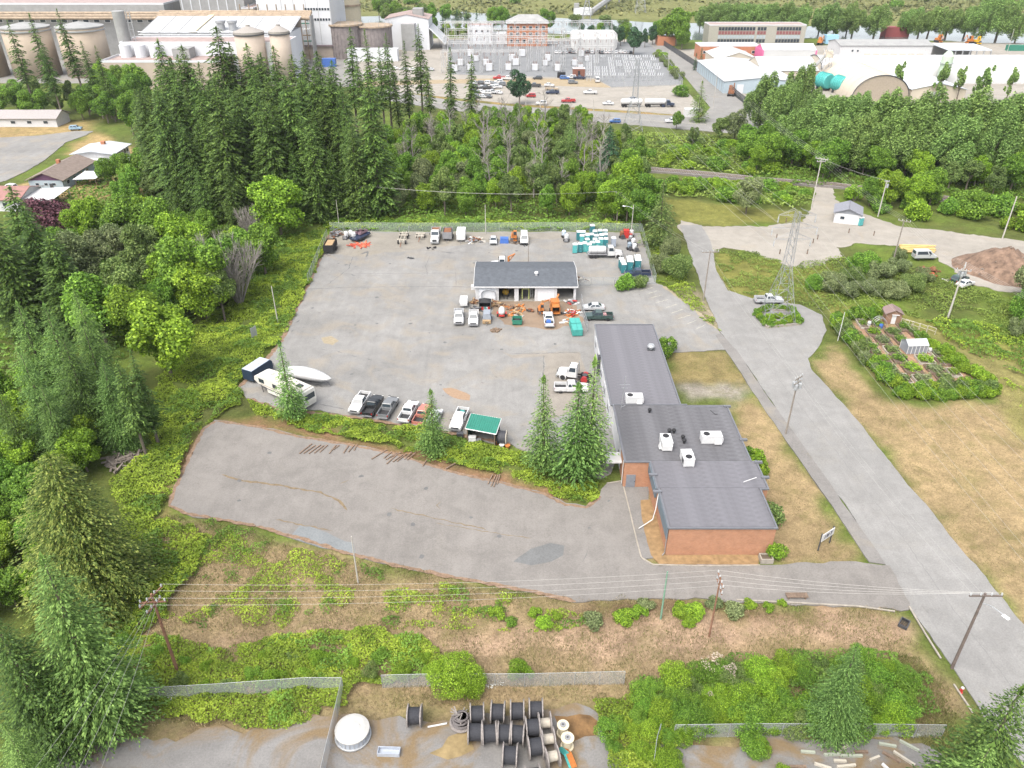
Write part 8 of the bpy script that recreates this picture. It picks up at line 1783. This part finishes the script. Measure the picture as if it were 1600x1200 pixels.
p_ = P(1244, 934); o = thing('timber_bench', 'low grey timber crib beside the drive', 'crib', (p_.x, p_.y, 0)); 
for k in range(4): MB().box((0, -.3 + k * .2, .45), (2.6, .15, .08)).build('slat', M_TIMBER, o)
for s_ in (-1, 1): MB().box((s_ * 1.0, 0, .2), (.12, .7, .42)).build('leg', M_TIMBER, o)
p_ = P(785, 693); o = thing('cable_drum', 'black cable drum with pale cheek beside the green shelter', 'cable drum', (p_.x, p_.y, .05), R(-8))
for s_, m_ in ((-.65, M_BLACK), (.65, M_PALE)): MB().lathe([(0, -.05), (1.15, -.05), (1.15, .05), (0, .05)], (s_, 0, 1.15), 24, 'X').build('flange', m_, o)
MB().lathe([(1.02, -.6), (1.04, 0), (1.02, .6)], (0, 0, 1.15), 22, 'X').build('cable_winding', M_CABLE, o)
for i, (px, py, m_, l) in enumerate(((778, 694, M_ORANGE, 'orange tub beside the green shelter'), (793, 700, M_ORANGE, 'orange tub in front of the black drum'), (784, 699, M_WHT, 'white tub in front of the black drum'))):
    p_ = P(px, py); o = thing('plastic_tub', l, 'tub', (p_.x, p_.y, .03)); MB().lathe([(.28, 0), (.38, .5), (.36, .52), (.26, .06), (0, .06)], n=16).build('tub', m_, o); MB().lathe([(.37, .46), (.42, .48), (.42, .52), (.37, .52)], n=16).build('rim', m_, o)
# fences
M_LINK = seethrough('wire_mesh_near', (.34, .36, .37), .38); M_LINKG = seethrough('green_wire_mesh', (.3, .36, .3), .4)
fence([(512, 372), (500, 400), (482, 445)], 'pale wire fence up the wooded side of the yard', 2.4, M_LINKG, 3.0)
fence([(516, 360), (640, 361), (760, 361), (880, 360), (1002, 362)], 'wire fence along the back of the yard', 2.2, M_LINKG, 3.2)
fence([(1002, 362), (1012, 400), (1024, 442)], 'wire fence beside the portable toilets', 2.2, M_LINKG, 3.2)
fence([(905, 447), (960, 446), (1024, 444)], 'wire gate fence between workshop and toilets', 2.0, M_LINK, 3.0)
fence([(908, 474), (912, 500), (918, 520)], 'wire fence between the scrap heap and the parked sedan', 2.2, M_LINK, 2.6)
fence([(130, 1104), (165, 1098), (340, 1088), (480, 1078), (537, 1078)], 'wire fence along the foot of the bramble bank', 2.0, M_LINK, 3.0)
fence([(537, 1078), (528, 1120), (516, 1170), (500, 1240)], 'grey wire fence slanting past the round tank', 2.0, seethrough('dense_mesh', (.36, .37, .38), .6), 2.6)
fence([(598, 1074), (680, 1072), (820, 1072), (975, 1068)], 'green grey wire fence behind the cable drums', 2.0, M_LINK, 3.0)
fence([(1052, 1152), (1180, 1150), (1300, 1150), (1470, 1152)], 'low wire fence above the scrap beams', 2.0, M_LINK, 2.6)
fence([(1020, 1200), (1024, 1170), (1030, 1150)], 'short wire fence at the overgrown corner', 2.0, M_LINK, 2.0)
p_ = P(399, 532); o = thing('notice_board', 'weathered grey board on posts at the yard bank', 'board', (p_.x, p_.y, 0), R(60)); MB().box((0, 0, 1.9), (1.4, .08, 1.9)).build('board', M_GALV, o)
for s_ in (-.6, .6): MB().tube((s_, .08, -.2), (s_, .08, 3.0), .06, .06, 6).build('post', M_GALV, o)
# community garden
def crop(x, y): return G(1290 + x / 5.714, 470 + y / 5.714)
BEDS = [(325, 215, 1.6, 2.6), (430, 290, 2.6, 2.2), (510, 365, 2.6, 2.2), (590, 450, 2.6, 2.0), (655, 525, 2.6, 2.4), (765, 612, 3.0, 2.4), (870, 715, 3.0, 2.2), (600, 292, 2.8, 2.2), (672, 362, 2.2, 2.0), (885, 535, 2.8, 2.2), (975, 622, 2.8, 2.2), (1060, 705, 2.6, 2.2), (405, 425, 2.2, 2.2), (520, 530, 1.8, 2.0), (565, 622, 2.8, 2.0), (675, 705, 2.8, 2.2), (460, 220, 2.2, 2.0), (1045, 550, 2.0, 1.8), (985, 485, 1.6, 2.0), (450, 480, 1.6, 1.6), (700, 245, 2.2, 2.2), (1140, 650, 1.8, 2.0), (365, 370, 1.6, 1.6), (770, 285, 1.6, 2.4)]
bedm = [MATS['maple_leaves'], MATS['lime_leaves'], MATS['grey_willow_leaves'], MATS['alder_leaves']]
rb = random.Random(4); nb = np.random.default_rng(4)
veg = []
for k in range(4):
    n = 460; C = np.stack([nb.uniform(-.45, .45, n), nb.uniform(-.45, .45, n), nb.random(n) ** 1.5], 1); nn = nb.normal(0, .5, (n, 3)); nn[:, 2] += .8; sl = nb.uniform(.05, .1, n)
    keep = vnoise(C[:, 0] + k * 3, C[:, 1], .22, k) > .22; V, Fq = cards(C[keep], nb.normal(0, 1, (n, 3))[keep], nn[keep], sl[keep], sl[keep] * .6); veg.append(mesh_np('vegetables', V, Fq, bedm[k], nb.random(keep.sum())))
for i, (cx_, cy_, w_, l_) in enumerate(BEDS):
    x, y = crop(cx_, cy_); o = thing('garden_bed', 'timber edged vegetable bed in the community garden', 'garden bed', (x, y, 0), R(-2 + rb.uniform(-3, 3)), 'vegetable beds in the community garden'); w_, l_ = w_ / 2, l_ * .72
    hgt = .42
    for s_ in (-1, 1): MB().box((0, s_ * l_, hgt / 2), (w_ * 2, .09, hgt)).build('side_board', M_TIMBER if i % 3 else M_PALE, o); MB().box((s_ * w_, 0, hgt / 2), (.09, l_ * 2, hgt)).build('end_board', M_TIMBER if i % 3 else M_PALE, o)
    MB().box((0, 0, hgt * .4), (w_ * 2 - .1, l_ * 2 - .1, hgt * .8)).build('soil', MATS['planter_soil'], o)
    v = tag(link('foliage', veg[i % 4], o, (0, 0, .3), (0, 0, i)), kind='stuff'); v.scale = (min(w_, l_) * 1.95, min(w_, l_) * 1.95, .8)
# garden hut, greenhouse, arch frame
x, y = crop(590, 205); o = thing('garden_hut', 'small brown garden hut with white door', 'hut', (x, y, 0), R(-8)); MB().bbox(-1.5, 1.5, -.2, 2.4, -.1, 2.2).build('wall', mat('brown_board', (.2, .12, .08), .8), o); gable(o, -1.5, 1.5, -.2, 2.4, 2.2, 3.1, 'y', mat('brown_hut_roof', (.18, .13, .12), .9), MATS['brown_board'], .3, .1); MB().bbox(-.35, .45, -.28, -.18, .1, 2.0).build('door', M_WHT, o); MB().bbox(-.5, .9, -.5, -.21, 2.05, 2.15).build('door_hood', M_WHT, o)
x, y = crop(805, 470); o = thing('greenhouse', 'small grey greenhouse with white roof in the garden', 'greenhouse', (x, y, 0), R(4)); gl = seethrough('greenhouse_glass', (.3, .32, .36), .55)
MB().bbox(-1.9, 1.9, -.2, 2.4, .05, 1.7).build('glazing', gl, o)
for k in range(6): MB().box((-1.9 + k * .76, -.22, .9), (.1, .08, 1.75)).build('mullion', M_WHT, o); MB().box((-1.9 + k * .76, 2.42, .9), (.1, .08, 1.75)).build('mullion', M_WHT, o)
gable(o, -1.9, 1.9, -.2, 2.4, 1.7, 2.5, 'x', M_ROOFW, gl, .1, .06)
x, y = crop(475, 215); o = thing('trellis_arch', 'wire trellis arch beside the brown hut', 'trellis', (x, y, 0)); 
for yy in (-.6, 0, .6): MB().path([Vector((math.cos(PI * k / 10) * 1.4, yy, math.sin(PI * k / 10) * 1.7)) for k in range(11)], .04, 4).build('hoop', M_GALV, o)
for x0, y0, l, m_ in ((490, 245, 'blue water barrel under the trellis arch', M_BLUE_), (385, 220, 'pale barrel near the trellis arch', M_WHT), (685, 405, 'white bin on the garden path', M_WHT), (925, 460, 'pale tub behind the greenhouse', M_WHT)):
    x, y = crop(x0, y0); o = thing('water_barrel', l, 'barrel', (x, y, 0)); MB().lathe([(.3, 0), (.36, .3), (.36, .6), (.3, .9), (.28, .9), (.28, .8), (0, .8)], n=14).build('barrel', m_, o); MB().lathe([(.365, .4), (.38, .42), (.38, .48), (.365, .5)], n=14).build('hoop', M_DGREY, o)
x, y = crop(700, 225)
for k, (dx, dz) in enumerate(((0, 0), (.7, -.4), (1.6, -1.3), (2.6, -2.2), (3.8, -3.2))):
    o = thing('fence_frame', 'bare white frame panel along the garden edge', 'frame', (x + dx, y + dz, 0), R(-52), 'frame panels along the garden edge'); MB().path([Vector((-.8, 0, 0)), Vector((-.8, 0, 1.4)), Vector((.8, 0, 1.4)), Vector((.8, 0, 0))], .05, 5).build('frame', M_PALE, o); MB().tube((-.8, 0, .7), (.8, 0, .7), .04, .04, 5).build('rail', M_PALE, o)
def hedge(pts, n, kinds, h, label, group, wide=1.0, jit=.5, seed=0):
    rr = random.Random(seed); W = [Vector(G(*p)) for p in pts]; T = sum((b_ - a).length for a, b_ in zip(W, W[1:])); k = 0
    for a, b_ in zip(W, W[1:]):
        m = max(1, round(n * (b_ - a).length / T))
        for j in range(m):
            q = a.lerp(b_, (j + .5) / m); plant(rr.choice(kinds), q.x + rr.uniform(-jit, jit), q.y + rr.uniform(-jit, jit), h * rr.uniform(.8, 1.2), label, group, wide, name='hedge_shrub')
hedge([(1302, 502), (1330, 540), (1368, 578), (1398, 606)], 24, ['bush', 'limebush', 'oliveb', 'greybush'], 2.3, 'leafy shrub of the hedge on the street side of the garden', 'garden hedge on the street side', .85, .7, 1)
hedge([(1306, 500), (1340, 496), (1384, 494)], 12, ['bush', 'limebush'], 2.2, 'leafy shrub of the hedge behind the garden', 'garden hedge at the back', .85, .6, 2)
hedge([(1400, 614), (1470, 616), (1548, 612)], 20, ['bush', 'limebush', 'oliveb'], 2.2, 'leafy shrub of the near garden hedge', 'near garden hedge', .8, .6, 3)
hedge([(1404, 620), (1470, 623), (1546, 618)], 18, ['limebush', 'bush'], 1.9, 'leafy shrub of the near garden hedge', 'near garden hedge', .8, .5, 4)
hedge([(1474, 556), (1510, 580), (1540, 600)], 16, ['limebush'], 1.9, 'yellow green shrub of the hedge on the field side of the garden', 'garden hedge on the field side', .95, .5, 5)
hedge([(1430, 524), (1452, 540), (1464, 552)], 7, ['bush', 'limebush'], 1.7, 'green shrub between greenhouse and field', 'shrubs by the greenhouse', .9, .4, 6)
# juniper beds below the lower lot
for px, py, k, h, wd in ((925, 972, 'greybush', 1.5, 2.0), (975, 966, 'limebush', 1.4, 2.4), (1000, 962, 'limebush', 1.4, 2.2), (1010, 946, 'greybush', 1.2, 2.2), (1064, 958, 'limebush', 1.4, 2.4), (1085, 962, 'limebush', 1.5, 2.4), (1075, 976, 'limebush', 1.2, 1.8), (1115, 946, 'greybush', 1.3, 2.0), (1145, 955, 'greybush', 1.4, 2.2), (1170, 948, 'limebush', 1.1, 2.0), (1198, 952, 'limebush', 1.0, 2.0), (850, 972, 'limebush', 1.1, 2.4), (838, 962, 'limebush', 1.2, 1.8), (870, 964, 'limebush', .9, 2.0), (775, 965, 'limebush', 1.2, 2.2), (800, 975, 'bush', 1.1, 1.8), (1222, 944, 'limebush', .9, 1.8)):
    p_ = P(px, py); plant(k, p_.x, p_.y, h * .72, ('grey green' if k == 'greybush' else 'yellow green' if k == 'limebush' else 'dark green') + ' spreading juniper in the bed along the lower lot', 'spreading junipers along the lower lot', wd * .8, name='juniper')
# thicket at the foot of the bank by the street
fill([(1000, 1088), (1060, 1058), (1160, 1050), (1290, 1040), (1400, 1040), (1420, 1062), (1430, 1110), (1410, 1142), (1300, 1144), (1180, 1142), (1060, 1140)], 62, [('nearbush', 1, 1.5, 3.0, .95), ('nearlime', .8, 1.4, 2.8, .95), ('nearolive', .5, 1.4, 2.6, .95)], 'dense green shrub in the thicket below the dry bank', 'shrubs of the thicket below the bank', 1.5, 31, 'thicket_shrub')
fill([(945, 1130), (1010, 1105), (1080, 1130), (1075, 1165), (1040, 1220), (1010, 1290), (970, 1290), (950, 1190)], 26, [('nearlime', 1, 1.2, 2.1, 1.0), ('nearbush', .5, 1.0, 2.0, 1.0)], 'yellow green shrub of the overgrown corner beside the drums', 'shrubs of the overgrown corner', 1.2, 32, 'thicket_shrub')
fill([(160, 1000), (330, 1020), (520, 1010), (660, 1020), (690, 1062), (540, 1066), (330, 1078), (170, 1088)], 22, [('nearlime', 1, .9, 1.6, 1.0), ('nearbush', .5, .9, 1.7, .9), ('nearolive', .4, .9, 1.6, .9)], 'low shrub on the foot of the bramble bank', 'low shrubs on the bank foot', 2.2, 33, 'bank_shrub')
for tx, ty, by, k, l in ((740, 1030, 1078, 'nearlime', 'small lime shrub beside the round bush'), (815, 1012, 1058, 'nearlime', 'upright lime shrub on the dry bank'), (1196, 1145, 1178, 'nearlime', 'leafy shrub at the low wire fence'), (1228, 1185, 1215, 'nearlime', 'small lime shrub among the scrap beams')):
    x_, y_, h_ = stand(tx, ty, by); plant(k, x_, y_, h_ * .5, l, None, .8)
# ================================================================== GROUND COVER NOBODY COULD COUNT
def cover(name, label, polys, dens, sz, m_, hmax=1.0, thr=.4, cell=3.0, seed=0, flat=.6, edge_seed=3, cat='ground cover', hmin=.08, upright=0.0):
    rng = np.random.default_rng(seed); out = []
    for poly in polys:
        W = polyw(poly); x0, x1 = min(p[0] for p in W), max(p[0] for p in W); y0, y1 = min(p[1] for p in W), max(p[1] for p in W)
        n = int((x1 - x0) * (y1 - y0) * dens); X, Y = rng.uniform(x0, x1, n), rng.uniform(y0, y1, n)
        jx, jy = X + (fbm(X, Y, 2.5, 3) - .5) * 2.5, Y + (fbm(X, Y, 2.5, 4) - .5) * 2.5
        k = inside(W, jx, jy); X, Y = X[k], Y[k]
        f = fbm(X, Y, cell, seed + edge_seed); k = f + rng.normal(0, .03, len(X)) > thr; out.append(np.stack([X[k], Y[k], np.clip((f[k] - thr) / max(.05, .75 - thr), 0, 1)], 1))
    A = np.concatenate(out); n = len(A); X, Y, f = A[:, 0], A[:, 1], A[:, 2]
    mound = .6 + .6 * vnoise(X, Y, .9, seed + 8)
    i = np.clip(np.searchsorted(xs, X) - 1, 0, len(xs) - 2); j = np.clip(np.searchsorted(ys, Y) - 1, 0, len(ys) - 2)
    Z = np.maximum(GZ[j, i], -.1) + hmin + hmax * (f ** .7) * mound * (1 - .35 * rng.random(n) ** 2)
    nn = rng.normal(0, flat, (n, 3)); nn[:, 2] += 1.0; L = rng.normal(0, 1, (n, 3))
    if upright: nn = rng.normal(0, 1, (n, 3)); nn[:, 2] *= .2; L = rng.normal(0, .35, (n, 3)); L[:, 2] += upright
    L -= unit(nn) * (L * unit(nn)).sum(1, keepdims=True); s_ = sz * rng.uniform(.55, 1.4, n)
    V, Fq = cards(np.stack([X, Y, Z], 1), L, nn, s_, s_ * (.62 if not upright else .16))
    tint = np.clip(vnoise(X, Y, 1.7, seed + 20) * .55 + rng.random(n) * .5, 0, 1)
    return tag(link(name, mesh_np(name, V, Fq, m_, tint)), label, cat, kind='stuff')
M_BR1 = leafmat('bramble_leaves', (.12, .205, .02), 0, trans=.3, col2=(.28, .355, .04)); M_BR2 = leafmat('deep_bramble_leaves', (.072, .15, .02), 0, trans=.3, col2=(.145, .24, .035))
M_DRYG = leafmat('dry_grass_blades', (.23, .17, .1), 0, trans=.2, col2=(.34, .27, .17)); M_OLG = leafmat('olive_grass_blades', (.13, .145, .042), 0, trans=.2, col2=(.21, .2, .08)); M_GRG = leafmat('green_grass_blades', (.095, .16, .024), 0, trans=.2, col2=(.18, .235, .045))
LEFTBANK = [(400, 392), (505, 360), (503, 398), (472, 468), (442, 528), (378, 598), (378, 632), (338, 650), (302, 692), (262, 780), (245, 812), (300, 822), (330, 850), (300, 900), (255, 960), (210, 1010), (150, 1050), (100, 1110), (140, 960), (160, 860), (190, 800), (170, 760), (205, 725), (238, 695), (245, 600), (300, 520), (380, 455)]
STRIP = [(380, 628), (440, 644), (560, 657), (640, 668), (700, 680), (760, 694), (860, 725), (905, 745), (938, 752), (935, 772), (914, 786), (888, 782), (800, 748), (700, 722), (640, 705), (540, 684), (470, 672), (400, 656)]
BACKSTRIP = [(505, 342), (640, 346), (760, 348), (880, 350), (1000, 350), (1004, 361), (880, 361), (700, 361), (512, 361)]
LOWBANK = [(140, 985), (330, 1005), (430, 1000), (520, 985), (600, 985), (680, 1005), (690, 1060), (560, 1066), (545, 1105), (420, 1140), (330, 1128), (150, 1120), (110, 1130)]
MIDBANK = [(262, 800), (400, 830), (540, 875), (720, 915), (900, 950), (1000, 965), (900, 985), (700, 985), (500, 975), (330, 990), (240, 960)]
YARDSIDE = [(1024, 372), (1060, 385), (1075, 425), (1100, 480), (1128, 520), (1100, 500), (1036, 444), (1024, 440)]
GRAV_GREEN = [(1112, 392), (1200, 396), (1250, 412), (1300, 404), (1420, 405), (1460, 430), (1560, 462), (1640, 480), (1640, 540), (1500, 512), (1400, 490), (1290, 486), (1250, 474), (1180, 464), (1138, 450)]
FIELDSIDE = [(1440, 500), (1520, 505), (1700, 540), (1700, 640), (1600, 590), (1500, 545)]
cover('bramble_thicket', 'yellow green brambles covering the bank beside the yards', [LEFTBANK], 62, .15, M_BR1, 1.1, .33, 4.0, 1)
cover('bramble_undergrowth', 'deep green brambles between the yellow green ones on the bank', [LEFTBANK], 34, .16, M_BR2, 1.3, .5, 3.5, 2)
cover('bramble_strip', 'yellow green brambles on the strip between upper yard and lower lot', [STRIP], 95, .14, M_BR1, .95, .4, 3.0, 3)
cover('weedy_strip', 'deep green weeds on the strip between upper yard and lower lot', [STRIP], 50, .13, M_BR2, .8, .55, 2.5, 4)
cover('fence_brambles', 'brambles growing along the back fence of the yard', [BACKSTRIP], 40, .2, M_BR2, 1.7, .25, 5.0, 5)
cover('fence_vines', 'yellow green vines on the back fence', [BACKSTRIP], 22, .2, M_BR1, 1.9, .42, 4.0, 6)
cover('bank_brambles', 'yellow green brambles along the foot of the lower bank', [LOWBANK], 120, .12, M_BR1, .9, .26, 3.0, 7)
cover('bank_undergrowth', 'deep green weeds along the foot of the lower bank', [LOWBANK], 60, .12, M_BR2, 1.0, .5, 2.5, 8)
cover('bank_weeds', 'patchy green weeds on the dry lower bank', [MIDBANK], 60, .11, M_BR1, .4, .57, 3.2, 9)
cover('bank_grass_clumps', 'deep green broom clumps on the dry lower bank', [MIDBANK], 50, .12, M_BR2, .7, .63, 2.6, 10)
cover('dry_bank_grass', 'dry straw grass standing on the lower bank', [BANK], 30, .16, M_DRYG, .12, .2, 4.0, 11, upright=1.2, hmin=.08)
cover('olive_bank_grass', 'olive grass standing on the lower bank', [BANK], 26, .17, M_OLG, .15, .45, 4.0, 12, upright=1.2, hmin=.08)
cover('street_verge_weeds', 'green weeds between gravel and parking bays', [YARDSIDE], 34, .15, M_BR1, .8, .4, 3.0, 13)
cover('meadow_weeds', 'green weeds round the tower thicket and gravel edge', [GRAV_GREEN], 20, .17, M_GRG, .7, .38, 4.0, 14)
cover('field_side_thicket', 'lush green weeds at the edge of the dry field', [FIELDSIDE], 26, .17, M_BR2, 1.6, .4, 4.0, 15)
cover('field_side_vines', 'yellow green weeds at the edge of the dry field', [FIELDSIDE, [(1560, 590), (1700, 640), (1700, 700), (1600, 640)]], 20, .17, M_BR1, 1.2, .48, 4.0, 16)
cover('dry_field_grass', 'short dry grass on the big field beside the street', [FIELD], 15, .11, M_DRYG, .05, .25, 4.0, 17, upright=.9, hmin=.05)
cover('olive_field_grass', 'olive grass tufts on the big field beside the street', [FIELD, LAWN_S], 9, .11, M_OLG, .06, .45, 5.0, 18, upright=.9, hmin=.05)
cover('lawn_grass', 'short dry grass on the office lawns', [LAWN_S, LAWN_N], 20, .09, M_DRYG, .05, .3, 3.0, 19, upright=.9, hmin=.04)
cover('slope_weeds', 'green weeds on the slope below the highway', [[(985, 208), (1100, 212), (1230, 226), (1260, 262), (1180, 276), (1000, 256)], [(1000, 282), (1270, 298), (1260, 328), (1180, 322), (1040, 306)]], 4.5, .36, M_GRG, 1.6, .3, 7.0, 20)
cover('wood_floor', 'green undergrowth on the floor of the mixed wood', [[(540, 342), (1000, 348), (1000, 230), (780, 200), (560, 230), (420, 340)], [(180, 250), (420, 330), (500, 345), (400, 430), (280, 520), (100, 600), (-40, 700), (-40, 400)], [(1160, 290), (1200, 215), (1700, 260), (1700, 325), (1400, 296)]], 3.6, .38, M_BR2, 1.5, .25, 6.0, 21)
cover('corner_brambles', 'yellow green brambles swamping the corner beside the drums', [[(925, 1105), (1000, 1072), (1075, 1100), (1090, 1140), (1050, 1170), (1035, 1290), (960, 1290), (945, 1180)]], 130, .11, M_BR1, 1.6, .2, 3.0, 24)
cover('thicket_brambles', 'green brambles filling the thicket below the bank', [[(985, 1075), (1060, 1040), (1290, 1022), (1410, 1020), (1450, 1060), (1475, 1130), (1180, 1140), (1060, 1130)]], 70, .11, M_BR2, 1.4, .28, 3.0, 25)
cover('rank_dry_grass', 'rank dry grass between thicket and street', [[(1400, 1010), (1440, 1030), (1500, 1120), (1500, 1190), (1420, 1150), (1410, 1080)]], 90, .2, M_OLG, .4, .2, 3.0, 26, upright=1.3, hmin=.15)
M_FLOW = leafmat('white_flowers', (.5, .5, .46), 0, trans=.2, col2=(.6, .6, .56)); M_PINK = leafmat('cream_blossom', (.4, .34, .27), 0, trans=.2, col2=(.5, .42, .34))
cover('daisies', 'white daisies below the wire fence beside the big fir', [[(165, 1100), (240, 1098), (230, 1118), (170, 1112)], [(250, 1090), (300, 1078), (300, 1092), (256, 1104)], [(760, 1020), (790, 1015), (786, 1032), (762, 1030)], [(760, 1066), (790, 1068), (786, 1080), (762, 1078)]], 60, .06, M_FLOW, .5, .42, 1.5, 22)
cover('cream_blossom', 'cream blossom spilling over the thicket below the bank', [[(1095, 1044), (1120, 1036), (1150, 1060), (1148, 1082), (1112, 1092), (1108, 1108), (1100, 1104), (1102, 1070)]], 70, .08, M_PINK, 1.4, .5, 1.4, 23, hmin=1.3)
M_SCR = leafmat('marsh_scrub', (.07, .09, .03), 0, trans=.2, col2=(.15, .16, .06))
cover('marsh_scrub', 'low scrub scattered over the marsh across the river', [[(560, 18), (1100, 28), (1600, 36), (2000, 44), (2000, -30), (560, -30)]], .045, 1.7, M_SCR, 2.0, .46, 45, 30)
cover('marsh_reeds', 'pale reeds scattered over the marsh', [[(560, 18), (1100, 28), (1600, 36), (2000, 44), (2000, -30), (560, -30)]], .03, 1.5, M_OLG, .6, .4, 60, 31)
# prototypes that were only copied leave no trace
for k, o in PROTO.items():
    for c, ss in KIDS.get(o.name, []):
        for s_ in ss: bpy.data.objects.remove(s_)
        bpy.data.objects.remove(c)
    bpy.data.objects.remove(o)
# members of a short row get their place in it, counted as the photograph shows them
ORD = 'first second third fourth fifth sixth seventh eighth ninth tenth eleventh twelfth thirteenth fourteenth fifteenth sixteenth seventeenth eighteenth nineteenth twentieth'.split() + ['twenty-' + w for w in 'first second third fourth fifth sixth'.split()]
rows = {}
for o in COL.objects:
    if o.parent is None and 'label' in o and 'category' in o: rows.setdefault(o['label'], []).append(o)
bpy.context.view_layer.update()
for lab, os_ in rows.items():
    if 1 < len(os_) <= len(ORD):
        def col_of(o):
            p_ = o.matrix_world.translation if o.type == 'EMPTY' else sum((Vector(c) for c in o.bound_box), Vector()) / 8
            return p_.x / (p_.y * CT + (CAM_H - p_.z) * ST)
        for w_, o in zip(ORD, sorted(os_, key=col_of)): o['label'] = f'{lab}, {w_} from the left' if len(lab.split()) <= 12 else lab

# thin summer haze over the whole valley
hz = MB().bbox(-3500, 3500, -150, 3000, -3, 78).build('haze', mat('haze_air', (1, 1, 1), var=0))
tag(hz, 'thin pale haze over the valley', 'haze', kind='stuff')
t = MATS['haze_air'].node_tree; t.nodes.remove(t.nodes['Principled BSDF'])
pv = N(t, 'VolumePrincipled'); pv.inputs['Color'].default_value = (.95, .97, 1, 1); pv.inputs['Density'].default_value = HAZE; pv.inputs['Anisotropy'].default_value = .3
t.links.new(pv.outputs[0], t.nodes['Material Output'].inputs['Volume'])
